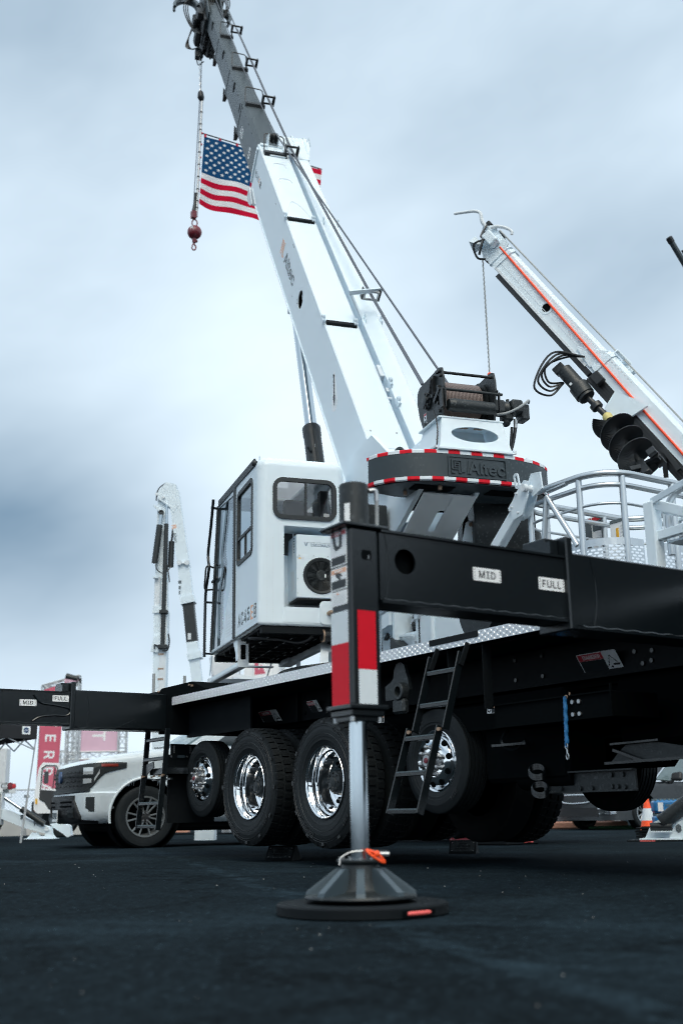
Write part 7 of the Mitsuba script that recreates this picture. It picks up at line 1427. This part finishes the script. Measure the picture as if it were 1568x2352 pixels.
# ------------------------------------------------------------------ folded loader crane at left
LD = thing('loader_crane', 'white folding loader crane with black cylinders standing behind the left beam', 'loader crane')
ML_ = frame(fwd0 * 21.0, right0, (0, 0, 1), np.cross(right0, (0, 0, 1)))   # x right, y up, z towards the lot
Ld = lambda name, mesh, m, smooth=False, parent=LD, **k: part(parent, name, mesh, m, smooth, M=ML_, **k)
def beam2(p, q, w0, w1, z0, z1, extra=0.0):
    p, q = A(p, float), A(q, float); d = unit(q - p); n = A([-d[1], d[0]])
    return hull([(*(c + n * s * w), z) for c, w in ((p, w0 / 2), (q, w1 / 2)) for s in (1, -1) for z in (z0, z1)])
Ld('mast', [beam2((-3.40, 0.9), (-3.415, 4.15), 0.205, 0.26, -0.13, 0.13), beam2((-3.43, 4.1), (-3.455, 6.4), 0.25, 0.17, -0.13, 0.06)], 'white_paint')
Ld('mast_panel', [box(-3.42, -3.30, 2.6, 4.7, 0.13, 0.145, .004), box(-3.55, -3.44, 4.2, 4.8, 0.06, 0.12, .01)], 'white_flat')
Ld('mast_plate', [prism([(-3.58, 3.38), (-3.44, 3.36), (-3.33, 3.6), (-3.40, 3.72), (-3.52, 3.66)], 0.13, 0.17, 'xy'), prism([(-3.57, 4.10), (-3.27, 4.12), (-3.28, 4.22), (-3.56, 4.24)], 0.12, 0.16, 'xy'), prism([(-3.57, 4.77), (-3.48, 4.76), (-3.47, 4.79), (-3.57, 4.80)], 0.1, 0.2, 'xy'), prism([(-3.62, 6.20), (-3.59, 6.22), (-3.42, 6.07), (-3.45, 6.03)], 0.08, 0.13, 'xy')], 'white_paint')
Ld('bolt_row', bolts([(x, y, 0.13) for y in (3.33, 3.06, 2.87, 2.64) for x in (-3.42, -3.385, -3.35)], (0, 0, 1), 0.020, 0.02, 8), 'bronze')
Ld('scale_line', [box(-3.48, -3.31, y, y + 0.008, 0.13, 0.1335) for y in (3.02, 2.70)], 'letter_pale')
Ld('elbow', prism([(-3.38, 6.665), (-3.185, 6.62), (-3.13, 6.20), (-3.22, 6.05), (-3.30, 6.17), (-3.52, 6.33), (-3.555, 6.43), (-3.50, 6.52)], -0.13, 0.13, 'xy'), 'white_paint')
Ld('outer_arm', [beam2((-3.24, 6.5), (-3.005, 5.0), 0.20, 0.215, -0.12, 0.12), beam2((-3.012, 5.02), (-2.925, 4.30), 0.21, 0.235, -0.125, 0.125)], 'white_paint')
Ld('arm_collar', [beam2((-2.935, 4.42), (-2.91, 4.29), 0.27, 0.27, -0.15, 0.15), beam2((-2.785, 3.36), (-2.76, 3.24), 0.26, 0.26, -0.15, 0.15), beam2((-2.82, 3.56), (-2.775, 3.26), 0.21, 0.21, -0.12, 0.12)], 'white_paint')
Ld('extension', beam2((-2.92, 4.35), (-2.82, 3.52), 0.205, 0.205, -0.11, 0.11), 'winch_black'); Ld('extension_tag', box(-2.90, -2.84, 3.60, 3.72, 0.11, 0.114), 'letter_pale')
Ld('lower_arm', beam2((-2.78, 3.26), (-2.50, 1.2), 0.19, 0.17, -0.10, 0.10), 'white_paint')
Ld('arm_pin', [cyl((-3.13 + o, 5.06, 0.13), (-3.13 + o, 5.06, 0.19), 0.05, 16) for o in (0.05, 0.19)] + [cyl((-3.08, 5.05, 0.15), (-2.92, 5.05, 0.15), 0.022, 10), cyl((-3.42, 6.36, 0.12), (-3.42, 6.36, 0.16), 0.03, 12), cyl((-3.55, 6.42, .1), (-3.55, 6.42, .15), 0.03, 12)], 'white_flat', 40)
Ld('cylinder', [cyl((-3.475, 5.80, 0.16), (-3.55, 5.06, 0.16), 0.058, 20)], 'winch_black', 40); Ld('cylinder', [cyl((-3.255, 5.50, 0.05), (-3.262, 5.0, 0.05), 0.055, 20), cyl((-3.235, 5.75, 0.05), (-3.255, 5.50, 0.05), 0.02, 10)], 'winch_black', 40)
Ld('cylinder', [cyl((-3.345, 5.82, 0.17), (-3.36, 3.45, 0.17), 0.042, 20), box(-3.43, -3.27, 4.08, 4.15, 0.13, 0.24, .01), box(-3.44, -3.26, 3.42, 3.50, 0.13, 0.24, .01)], 'winch_black', 40)
Ld('rod', [cyl((-3.475, 5.78, 0.16), (-3.45, 6.03, 0.16), 0.026, 14), cyl((-3.345, 5.80, 0.17), (-3.35, 6.2, 0.17), 0.02, 12)], 'chrome_rod', 40)
Ld('rod_eye', [lathe([(-.03, .02), (-.03, .05), (.03, .05), (.03, .02)], (-3.45, 6.05, 0.16), (0, 0, 1), 18)], 'winch_black', 40)
Ld('hose', [tube(smooth_path([(-3.38, 6.66, 0.1), (-3.5, 6.56, 0.12), (-3.55, 6.45, 0.12), (-3.56, 6.3, .12)], 6), 0.012, 6), tube(smooth_path([(-3.53, 5.03, 0.16), (-3.5, 4.93, 0.18), (-3.4, 4.86, 0.18), (-3.3, 4.9, 0.18), (-3.24, 5.0, .15)], 6), 0.011, 6), tube(smooth_path([(-3.32, 5.06, 0.17), (-3.27, 4.8, 0.18), (-3.26, 4.68, 0.17)], 6), 0.011, 6), tube(smooth_path([(-3.41, 3.45, 0.17), (-3.5, 3.5, 0.2), (-3.5, 3.42, .2)], 6), 0.014, 6), tube(smooth_path([(-3.25, 3.7, 0.2), (-3.23, 3.55, 0.2), (-3.26, 3.4, .2), (-3.36, 3.38, .2)], 6), 0.014, 6)], 'hose', 50)
part(LD, 'emblem', mv(prism(affinity.scale(mark, .7, .7, origin=(0, 0)), 0, 0.003, 'xy'), ML_ @ frame((-3.25, 5.80, 0.121), (0.16, -0.985, 0), (0.985, 0.16, 0), (0, 0, 1))), 'letter_orange')
part(LD, 'lettering', text('Altec', 0.062, ML_ @ frame((-3.228, 5.66, 0.121), (0.16, -0.985, 0), (0.985, 0.16, 0), (0, 0, 1)), 0.002, True), 'letter_grey')
Ld('arm_tag', [box(-3.09, -3.05, 4.55, 4.62, .125, .128), box(-3.10, -3.04, 4.66, 4.72, .125, .128), box(-3.085, -3.06, 4.45, 4.53, .125, .128)], 'letter_grey')
Ld('base', [box(-3.75, -2.3, 0.55, 0.95, -0.5, 0.3, .03), box(-3.6, -3.2, 0.0, 0.56, -0.3, 0.2), box(-2.7, -2.35, 0.0, 1.25, -0.2, 0.2)], 'white_paint')

# ------------------------------------------------------------------ white utility truck behind the deck
UT = thing('utility_truck', 'white utility truck with angled orange marked cabinet and hose bay behind the crane deck', 'utility truck')
U_ = lambda name, mesh, m, smooth=False, **k: part(UT, name, mesh, m, smooth, **k)
U_('cabinet', [prism([(-14.3, 2.99), (-13.34, 2.96), (-13.07, 3.03), (-13.07, 3.75), (-14.3, 3.75)], 9.3, 9.7, 'xz')], 'white_paint')
U_('emblem', [box(-13.50, -13.44, 9.292, 9.299, 3.17, 3.32), box(-13.44, -13.40, 9.292, 9.299, 3.17, 3.195), box(-13.43, -13.395, 9.292, 9.299, 3.23, 3.40), box(-13.6, -13.53, 9.292, 9.299, 3.2, 3.4)], 'sticker_yellow')
U_('bay_wall', [box(-14.4, -12.60, 9.72, 9.78, 1.2, 3.75), box(-13.05, -13.0, 9.35, 9.72, 1.2, 3.75), box(-12.98, -12.62, 9.5, 9.72, 1.2, 2.90), box(-12.70, -12.61, 9.5, 9.72, 2.9, 3.75)], 'white_paint')
U_('bay_opening', box(-12.98, -12.70, 9.66, 9.71, 2.90, 3.17), 'deep_black')
U_('valve', [cyl((-12.86, 9.6, 2.95), (-12.83, 9.6, 3.16), 0.035, 14), ball((-12.85, 9.6, 3.02), 0.05, 2), box(-12.74, -12.70, 9.55, 9.6, 2.97, 3.1, .01)], 'winch_black', 40); U_('valve_collar', cyl((-12.847, 9.58, 3.06), (-12.84, 9.58, 3.10), 0.038, 12), 'brushed_aluminium', 40)
U_('hose', [tube(smooth_path([(-13.55, 9.6, 2.96), (-13.45, 9.5, 2.88), (-13.36, 9.5, 2.90), (-13.4, 9.5, 2.98)], 5), 0.02, 6), tube(smooth_path([(-13.6, 9.5, 2.95), (-13.5, 9.45, 2.80), (-13.5, 9.45, 2.7), (-13.6, 9.5, 2.6)], 5), 0.03, 6)], 'hose', 50)
U_('shelf', bar((-13.0, 9.45, 2.865), (-12.70, 9.45, 2.835), 0.05, 0.025), 'white_paint'); U_('latch', [box(-12.66, -12.57, 9.44, 9.48, 3.05, 3.15, .006), box(-12.69, -12.66, 9.44, 9.48, 2.72, 2.75)], 'brushed_aluminium')
U_('door_gap', box(-12.622, -12.606, 9.49, 9.60, 1.2, 3.6), 'gasket')
U_('body_side', [box(-12.60, -10.9, 9.5, 9.7, 1.2, 3.75)], 'white_paint'); U_('roller_post', [box(-12.32, -12.24, 9.44, 9.5, 1.2, 3.75, .02), box(-11.15, -11.07, 9.44, 9.5, 1.2, 3.75, .02)], 'white_paint')
U_('step', prism([(-13.05, 2.60), (-13.05, 2.84), (-12.72, 2.62)], 9.3, 9.5, 'xz'), 'gasket')
U_('chassis', [box(-14.4, -10.9, 9.7, 11.6, 0.8, 1.22), box(-14.4, -10.9, 9.78, 11.6, 1.22, 3.7)], 'white_flat'); U_('pipe', tube(smooth_path([(-13.45, 9.6, 2.0), (-13.43, 9.6, 2.62), (-13.4, 9.55, 2.70), (-13.25, 9.5, 2.62), (-13.22, 9.5, 2.2)], 5), 0.04, 8), 'white_paint', 50)
for x in (-14.2, -12.95):
    W = new(UT, 'wheel'); part(W, 'tyre', lathe([(-.25, .3), (-.25, .47), (-.22, .5), (0, .5), (.03, .47), (.03, .3)], (x, 11.4, 0.5), (0, 1, 0), 36), 'rubber', 35); part(W, 'rim', cyl((x, 11.2, .5), (x, 11.42, .5), 0.3, 28), 'brushed_aluminium', 40)

# ------------------------------------------------------------------ white truck with its door open, behind the suv
WT = thing('white_truck', 'white truck with its door swung open far behind the suv', 'truck')
Mt = frame((-26.2, 8.95, 0), right0, (0, 0, 1), np.cross(right0, (0, 0, 1)))
Wt = lambda name, mesh, m, smooth=False, parent=WT, **k: part(parent, name, mesh, m, smooth, M=Mt, **k)
DO = new(WT, 'door')
dpoly = Polygon([(-0.30, 0.55), (-0.37, 0.62), (-0.37, 1.0), (-0.30, 1.55), (-0.22, 1.66), (0.12, 1.64), (0.17, 1.56), (0.20, 0.62), (0.1, 0.55)]).buffer(0.02)
wpoly = Polygon([(-0.24, 1.10), (-0.23, 1.50), (-0.17, 1.58), (0.06, 1.58), (0.10, 1.50), (0.10, 1.06)]); dark_ = Polygon([(-0.25, 1.06), (0.10, 1.03), (0.12, 0.62), (-0.04, 0.64), (-0.14, 0.80), (-0.26, 0.86)])
Wt('panel', prism(dpoly.difference(wpoly), -0.06, 0, 'xy'), 'van_white', False, DO); Wt('seal', prism(Polygon([(-0.27, 0.84), (-0.25, 1.55), (-0.16, 1.62), (0.09, 1.61), (0.14, 1.53), (0.16, 0.62), (-0.04, 0.62), (-0.15, 0.78)]).difference(unary_union([wpoly, Polygon([(-0.25, 0.86), (-0.23, 1.53), (-0.15, 1.60), (0.08, 1.59), (0.12, 1.52), (0.14, 0.64), (-0.03, 0.64), (-0.13, 0.80)])])), 0, 0.015, 'xy'), 'gasket', False, DO)
Wt('lining', prism(dark_, 0, 0.02, 'xy'), 'interior_dark', False, DO); Wt('pane', prism(wpoly, -0.0305, -0.03, 'xy'), 'window_glass', False, DO); Wt('frame_bar', bar((0.02, 1.06, -.02), (0.06, 1.58, -.02), 0.02), 'gasket', False, DO)
Wt('marker', [box(-0.355, -0.31, 0.74, 0.86, 0.02, 0.022)], 'sticker_yellow', False, DO); Wt('mirror', box(-0.22, -0.12, 1.2, 1.48, -0.16, -0.10, 0.02), 'interior_dark', False, DO)
Wt('cab', [box(0.9, 2.6, 0.6, 1.80, -2.4, -0.3, 0.1), box(0.1, 0.9, 0.45, 0.95, -2.2, -0.2, .08)], 'van_white'); Wt('chassis', [box(0.0, 7.0, 0.40, 0.62, -2.0, -0.4)], 'deep_black'); Wt('bed', [box(2.6, 7.2, 0.65, 1.0, -2.4, -0.2)], 'van_white')
for x in (0.15, 4.55, 5.15):
    W = new(WT, 'wheel'); Wt('tyre', lathe([(-.28, .24), (-.28, .39), (-.24, .42), (-.03, .42), (0.0, .40), (0.005, .25)], (x, 0.42, -0.25), (0, 0, 1), 36), 'rubber', 35, W); Wt('rim', lathe([(0.0, .25), (0.01, .24), (-0.05, .2), (-0.10, .12), (-0.02, .08), (-0.02, 0)], (x, 0.42, -0.25), (0, 0, 1), 30), 'wheel_grey', 35, W)

# white truck tail and its outrigger leg at the left edge
TT = thing('lamp_truck', 'beige truck tail with round lamps at the far left edge under the canopy', 'truck')
Mq = frame((-24.62, 7.45, 0), right0, (0, 0, 1), np.cross(right0, (0, 0, 1))); Tq = lambda name, mesh, m, smooth=False, parent=TT, **k: part(parent, name, mesh, m, smooth, M=Mq, **k)
Tq('lamp_board', box(-0.6, 0.165, 0.945, 1.155, -0.05, 0.0, .008), 'letter_pale'); Tq('reverse_lamp', lathe([(0, .07), (.01, .065), (.015, 0)], (-0.06, 1.09, 0), (0, 0, 1), 24), 'headlamp', 40); Tq('tail_lamp', lathe([(0, .075), (.01, .07), (.015, 0)], (0.055, 1.095, 0), (0, 0, 1), 24), 'hook_red', 40); Tq('tail_lamp', lathe([(0, .05), (.01, .045), (.015, 0)], (0.13, 1.095, 0), (0, 0, 1), 24), 'sticker_red', 40)
Tq('lamp_ring', lathe([(0, .075), (.012, .08), (.012, .07)], (-0.06, 1.09, 0), (0, 0, 1), 24), 'gasket', 40); Tq('number_plate', box(-0.09, 0.03, 0.965, 1.03, 0, 0.01), 'letter_grey'); Tq('step_hoop', tube([(-0.05, 0.945, 0.0), (-0.05, 0.86, 0.02), (0.09, 0.86, 0.02), (0.09, 0.945, 0)], 0.01, 6), 'galvanised', 50)
Tq('mast', [box(-0.5, -0.06, 1.15, 1.9, -0.3, 0.0, .02), box(-0.12, -0.06, 1.15, 1.62, -0.1, 0.02), box(-0.2, -0.1, 0.3, 0.95, -0.2, 0.05), box(-1.2, -0.3, 0.4, 1.1, -0.6, 0.0)], 'letter_pale'); Tq('post', box(-0.35, -0.13, 0.42, 0.95, 0.02, 0.1, .01), 'deep_black'); Tq('rear_wheel', cyl((-0.6, 0.4, -0.5), (-0.6, 0.4, -0.2), 0.4, 24), 'rubber', 40)
Tq('sticker', [box(-0.2, -0.1, 0.98, 1.05, 0.01, 0.015)], 'sticker_white')
LG = thing('ground_stabilizer', 'white sloping outrigger leg with black cylinder and foot behind the tent pole', 'outrigger leg')
Mg = frame((-24.45, 7.9, 0), right0, (0, 0, 1), np.cross(right0, (0, 0, 1))); Lg = lambda name, mesh, m, smooth=False, **k: part(LG, name, mesh, m, smooth, M=Mg, **k)
Lg('leg_beam', prism([(-0.75, 0.50), (-0.75, 0.68), (-0.35, 0.58), (0.25, 0.30), (0.48, 0.24), (0.50, 0.14), (0.34, 0.12), (-0.1, 0.24)], -0.1, 0.1, 'xy'), 'white_paint'); Lg('cylinder', cyl((-0.14, 0.62, 0.16), (0.36, 0.30, 0.12), 0.065, 18), 'winch_black', 40); Lg('rod', cyl((-0.50, 0.85, 0.18), (-0.1, 0.595, 0.16), 0.035, 14), 'chrome_rod', 40)
Lg('foot', [prism([(-0.02, 0.0), (0.04, 0.06), (0.10, 0.14), (0.16, 0.11), (0.2, 0.14), (0.26, 0.06), (0.36, 0.06), (0.44, 0.20), (0.5, 0.20), (0.54, 0.08), (0.6, 0.02), (0.6, 0.0)], 0.0, 0.12, 'xy'), box(-0.05, 0.62, 0.0, 0.012, -0.2, 0.2), prism([(0.42, 0.30), (0.62, 0.34), (0.84, 0.26), (0.88, 0.06), (0.80, 0.02), (0.70, 0.1), (0.5, 0.22)], -0.3, -0.1, 'xy')], 'white_paint'); Lg('pin', cyl((0.42, 0.20, 0.1), (0.42, 0.20, 0.15), 0.045, 16), 'white_flat', 40); Lg('sticker', [box(-0.16, -0.08, 0.40, 0.50, 0.101, 0.104), box(0.13, 0.16, 0.27, 0.36, .101, .104), box(0.2, 0.22, 0.27, 0.36, .101, .104), box(.13, .22, .305, .325, .101, .104)], 'letter_grey'); Lg('root', box(-1.3, -0.6, 0.35, 0.75, -0.15, 0.15, .02), 'white_flat')

# ------------------------------------------------------------------ canopy, fence, banners, stage at the back
CA = thing('canopy_tent', 'black pop up canopy with one slim white pole at the far left', 'canopy')
cx_ = unit(right0 * math.cos(0.62) + fwd0 * math.sin(0.62)); Mc = frame((-20.02, 6.49, 0), cx_, (0, 0, 1), np.cross(cx_, (0, 0, 1))); Ca = lambda name, mesh, m, smooth=False, **k: part(CA, name, mesh, m, smooth, M=Mc, **k)
Ca('roof', hull([(-3, 2.06, 0), (0.03, 2.02, 0), (0.03, 2.02, -3), (-3, 2.05, -3), (-1.5, 2.9, -1.5)]), 'canopy'); Ca('valance', [box(-3, 0.035, 1.785, 2.06, -0.01, 0.0), box(0.03, 0.035, 1.785, 2.06, -3, 0.0), box(-3, -2.995, 1.785, 2.06, -3, 0)], 'canopy')
Ca('scissor_strut', [bar((-3 + k * 0.5, 1.80 if k % 2 else 1.60, -0.03), (-2.5 + k * .5, 1.60 if k % 2 else 1.80, -0.03), 0.018) for k in range(6)] + [bar((0, 1.80 if k % 2 else 1.62, -.03 - k * .5), (0, 1.62 if k % 2 else 1.80, -.53 - k * .5), 0.018) for k in range(6)], 'galvanised'); Ca('emblem_label', prism(rrect(-0.24, -0.09, 1.86, 2.0, .01), 0.001, 0.004, 'xy'), 'sticker_white'); Ca('emblem', prism(Point(-0.165, 1.93).buffer(0.05), 0.004, 0.006, 'xy'), 'sticker_blue')
Ca('emblem_text', text('E-Z UP', 0.028, frame((-0.165, 1.93, .006), (.97, .2, 0), (-.2, .97, 0), (0, 0, 1)), .002, True, True), 'sticker_white')
P0_ = A([-20.05, 6.52, 1.80]); P1_ = A([-20.85, 6.60, 0.0])
part(CA, 'pole', [bar(P0_, P0_ + (P1_ - P0_) * 0.57, 0.022), bar(P0_ + (P1_ - P0_) * 0.55, P1_, 0.034)], 'sticker_white'); part(CA, 'pole_knob', box(P0_[0] - .5, P0_[0] - .43, 6.52, 6.6, 0.78, 0.83), 'galvanised')
for x, z in ((-3, 0), (-3, -3), (0, -3)): Ca('pole', box(x, x + .03, 0, 1.8, z, z + .03), 'sticker_white')


def truss(K, p, q, side, w=0.42, r=0.03, step=0.45, name='truss_leg'):
    p, q = A(p, float), A(q, float); d = unit(q - p); a = unit(A(side, float)); b = np.cross(d, a); L = np.linalg.norm(q - p); out = []
    cs = [(sa * a + sb * b) * w / 2 for sa, sb in ((1, 1), (1, -1), (-1, -1), (-1, 1))]
    for c in cs: out.append(cyl(p + c, q + c, r, 6))
    n = max(1, int(L / step))
    for i in range(n):
        for k in range(4):
            c0, c1 = cs[k], cs[(k + 1) % 4]
            if i % 2: c0, c1 = c1, c0
            out.append(cyl(p + d * L * i / n + c0, p + d * L * (i + 1) / n + c1, r * 0.6, 5)); out.append(cyl(p + d * L * (i + 1) / n + c0, p + d * L * (i + 1) / n + c1, r * 0.6, 5))
    return part(K, name, cat(*out), 'truss', 40)


BT = thing('banner_tower', 'truss tower with a tall red banner of white letters at the far left', 'banner tower')
MbT = frame((-45.0, 15.35, 0), right0, (0, 0, 1), np.cross(right0, (0, 0, 1)))
bm = lambda x, y, z=0: (MbT @ A([x, y, z, 1.0]))[:3]
ban = Polygon([(-0.62, 0.3), (-0.52, 2.0), (-0.50, 4.2), (-0.40, 5.45), (0.48, 5.72), (0.38, 4.2), (0.30, 2.0), (0.22, 0.3)])
part(BT, 'banner', mv(prism(ban, 0.25, 0.27, 'xy'), MbT), 'banner_red')
part(BT, 'lettering', mv(cat(*[text(ch, 0.40, frame((x, y, 0.272), (-0.02, -1, 0), (1, -0.02, 0), (0, 0, 1)), 0.004, True, False) for ch, x, y in (('T', -0.22, 4.32), ('E', -0.25, 3.70), ('R', -0.27, 3.06), ('R', -0.30, 2.42), ('A', -0.33, 1.78))]), MbT), 'sticker_white')
truss(BT, bm(0.75, 0, 0.0), bm(0.75, 5.75, 0.0), right0, 0.42, 0.035); truss(BT, bm(-0.35, 0, -0.1), bm(-0.35, 5.6, -0.1), right0, 0.4, 0.035)
truss(BT, bm(-0.55, 5.45, 0.0), bm(0.95, 5.85, 0.0), (0, 0, 1), 0.36, 0.03, name='truss_beam'); part(BT, 'spotlight', mv(cat(cyl((0.45, 5.98, 0.2), (0.95, 5.86, 0.25), 0.13, 16, 0.10), box(0.8, 1.05, 5.7, 5.9, 0.1, 0.2)), MbT), 'winch_black', 40); part(BT, 'cable_bundle', mv(cat(*[tube(smooth_path([(0.4, 5.75 + .05 * k, .25), (0.7, 5.72 + .05 * k, .26), (0.95, 5.80 + .05 * k, .25)], 4), 0.03, 6) for k in range(3)]), MbT), 'banner_pink', 50)
SCR = thing('banner_screen', 'pale pink banner wall with white letters on a truss frame far left', 'banner wall')
MsC = frame((-48.7, 18.5, 0), right0, (0, 0, 1), np.cross(right0, (0, 0, 1))); sm_ = lambda x, y, z=0: (MsC @ A([x, y, z, 1.0]))[:3]
part(SCR, 'banner', mv(box(-0.62, 1.0, 3.22, 4.25, 0.0, 0.02), MsC), 'banner_pink'); part(SCR, 'banner', mv(box(-0.62, 1.0, 1.6, 2.92, 0.0, 0.02), MsC), 'banner_pink')
part(SCR, 'lettering', mv(cat(text('T', 0.55, frame((-0.10, 4.2, .02), (0, -1, 0), (1, 0, 0), (0, 0, 1)), .004, True), text('E', 0.5, frame((-0.18, 2.95, .02), (0, -1, 0), (1, 0, 0), (0, 0, 1)), .004, True)), MsC), 'sticker_white')
for x in (-0.82, 1.22, -1.35): truss(SCR, sm_(x, 0), sm_(x, 4.35 if x > -1 else 3.3), right0, 0.34, 0.03)
truss(SCR, sm_(-1.4, 3.07), sm_(1.3, 3.07), (0, 0, 1), 0.32, 0.028, name='truss_beam')
BD_ = thing('stage_building', 'white stage wall with a red and white arrow sign seen under the cab', 'stage wall')
MbD = frame((-36.9, 20.35, 0), right0, (0, 0, 1), np.cross(right0, (0, 0, 1)))
part(BD_, 'wall', mv(box(-0.62, 0.72, 0, 7.6, -3, -0.1), MbD), 'van_white'); part(BD_, 'wall_seam', mv(cat(*[box(x, x + .02, 0, 7.55, -0.1, -0.085) for x in (-.3, .1, .45)]), MbD), 'letter_pale')
SG = part(BD_, 'sign', mv(prism(rrect(-0.27, 0.25, 5.30, 6.75, 0.05), -0.05, 0.0, 'xy'), MbD), 'sticker_white', label='red and white arrow sign'); part(SG, 'frame', mv(prism(rrect(-0.28, 0.26, 5.29, 6.76, 0.05).difference(rrect(-0.26, 0.24, 5.31, 6.74, 0.05)), -0.02, 0.012, 'xy'), MbD), 'letter_pale')
part(SG, 'emblem', mv(prism(unary_union([Polygon([(-0.22, 5.45), (-0.08, 5.47), (-0.08, 6.65), (-0.22, 6.65)]), Polygon([(-0.08, 6.0), (0.20, 6.65), (0.02, 6.65), (-0.08, 6.3)]), Polygon([(-0.08, 5.48), (0.19, 5.50), (0.03, 5.85), (-0.08, 5.60)]), Polygon([(-0.08, 6.3), (0.16, 6.2), (0.06, 5.95), (-0.06, 6.1)])]), 0, 0.01, 'xy'), MbD), 'banner_red')
truss(BD_, (MbD @ A([0.98, 0, 0, 1]))[:3], (MbD @ A([0.98, 7.5, 0, 1]))[:3], right0, 0.36, 0.03); truss(BD_, (MbD @ A([-0.9, 0, 0.3, 1]))[:3], (MbD @ A([-0.9, 6.1, 0.3, 1]))[:3], right0, 0.3, 0.025)
WC = thing('wrapped_machine', 'white wrapped machine head seen below the cab step frame', 'machine')
cw_ = A([-26.7, 13.75, 4.35]); q_ = tri(soft([(-0.30, 0.1, 0, .2), (0.1, 0.16, 0.05, .2), (0.32, -0.05, 0, .14), (-0.32, -0.3, 0, .12)], 18)); q_.vertices += 0.05 * (meshkit.noise(q_.vertices * 9)[:, None] - .5)
Mw = frame(cw_, right0, (0, 0, 1), np.cross(right0, (0, 0, 1)))
part(WC, 'wrap', mv(q_, Mw), 'van_white', 40); part(WC, 'eyelet', mv(cyl((0.28, 0.1, 0.16), (0.28, 0.1, 0.23), 0.03, 12), Mw), 'green_turf', 40); part(WC, 'post', cyl((cw_[0], cw_[1], 0), (cw_[0], cw_[1], 4.3), 0.12, 16), 'van_white', 40)
part(WC, 'arm', mv(bar((-0.3, -0.25, 0), (1.9, -0.75, 0), 0.12, 0.10), Mw), 'white_flat')
FE = thing('chain_link_fence', 'low chain link fence on grey posts behind the trucks at left', 'fence')
MfE = frame(fwd0 * 36.5, right0, (0, 0, 1), np.cross(right0, (0, 0, 1)))
part(FE, 'post', [mv(cyl((x, 0, 0), (x, 1.32, 0), 0.03, 8), MfE) for x in np.arange(-12.8, -6.0, 1.55)], 'galvanised', 40); part(FE, 'rail', [mv(cyl((-12.8, 1.30, 0), (-6, 1.30, 0), 0.022, 8), MfE), mv(cyl((-12.8, 0.12, 0), (-6, 0.12, 0), 0.015, 6), MfE)], 'galvanised', 40)
wires = []
for k in np.arange(-14, -5.9, 0.11):
    for s in (1, -1):
        x0, x1 = (k, k + 1.2 * s); a, b = 0.1, 1.3
        if min(x0, x1) > -12.9 and max(x0, x1) < -5.9: wires.append(bar((x0, a, 0.004 * s), (x1, b, 0.004 * s), 0.007))
part(FE, 'wire_mesh', mv(cat(*wires), MfE), 'galvanised', kind='stuff')
for i, (x, w, hh, m_, lab) in enumerate(((-9.75, 1.5, 0.42, 'concrete', 'long grey concrete barrier at the foot of the fence, leftmost'), (-7.7, 1.6, 0.22, 'concrete', 'low grey concrete kerb block behind the suv wheels'), (-5.7, 1.4, 0.24, 'terracotta', 'pale terracotta kerb block behind the drive wheels'))):
    KB = thing('concrete_barrier', lab, 'barrier'); part(KB, 'block', mv(hull([(x + s * (w + (.05 if y == 0 else 0)), y, z) for s in (1, -1) for y in (0, hh) for z in ((-.25, .25) if y == 0 else (-.15, .15))]), frame(fwd0 * (29.8 + 0.9 * i), right0, (0, 0, 1), np.cross(right0, (0, 0, 1)))), m_)
GE = thing('generator_cart', 'small equipment cart with red lamp panel behind the fence', 'cart'); Me = frame((-33.0, 11.0, 0), right0, (0, 0, 1), np.cross(right0, (0, 0, 1)))
part(GE, 'box', mv(box(-0.3, 0.35, 0.15, 0.9, -0.4, 0, .04), Me), 'sticker_black'); part(GE, 'panel', mv(box(-0.2, 0.2, 0.62, 0.72, 0, 0.01), Me), 'sticker_red'); part(GE, 'canister', mv(cat(cyl((0.45, 0.6, 0), (1.3, 0.6, 0), 0.18, 16), box(0.7, 1.1, 0.4, 0.95, -.3, .05, .05)), Me), 'letter_pale', 40)
TF = thing('green_mat', 'small green turf mat under the minivan edge', 'mat'); part(TF, 'mat', box(-19.2, -16.9, 18.9, 21.5, 0.002, 0.06, 0.02), 'green_turf')
KR = thing('kerb_strip', 'reddish earth kerb strip behind the crane wheels at right', 'kerb'); part(KR, 'strip', mv(box(-1.2, 6.5, 0.0, 0.16, -0.5, 0.0, .03), frame(fwd0 * 27.0, right0, (0, 0, 1), np.cross(right0, (0, 0, 1)))), 'terracotta')
SD = thing('parked_sedan', 'dark car behind the crane tyres beside the minivan', 'car')
Ms = frame((-21.3, 17.3, 0), unit((0.45, -0.9, 0)), unit((0.9, 0.45, 0)) * -1, (0, 0, 1)); Ms = frame((-22.6, 19.0, 0), (1, 0, 0), (0, 1, 0), (0, 0, 1))
cs_ = car_curve(0.9, 0.6); car(SD, Ms, 0.9, 0.6, 4.6, 0.2, 0.72, [(0.2, 0.7, 0.78), (1.1, 0.82, 0.92)], [(1.15, 0.8, 0.9), (2.0, 0.64, 1.4), (3.6, 0.64, 1.4), (4.3, 0.8, 0.95)], (0.85, 3.6), 0.33, 'car_black')
for a in (0.85, 3.6):
    for s in (1, -1): car_wheel(SD, Ms, a, s, 0.9, 0.33, 5, 'wheel_grey', 0.21)
part(SD, 'headlight', mv(cat(*[mv(nose_panel(cs_, 0.55, 1.0, 0.56, 0.66, 0.012, False), np.diag([s, 1, 1, 1])) for s in (1, -1)]), Ms), 'headlamp'); part(SD, 'tail_trim', mv(nose_panel(cs_, 0.0, 0.8, 0.22, 0.32, 0.02), Ms), 'sticker_red')

if __name__ == '__main__':
    print(len(scene), 'entries', len(labels), 'labels')
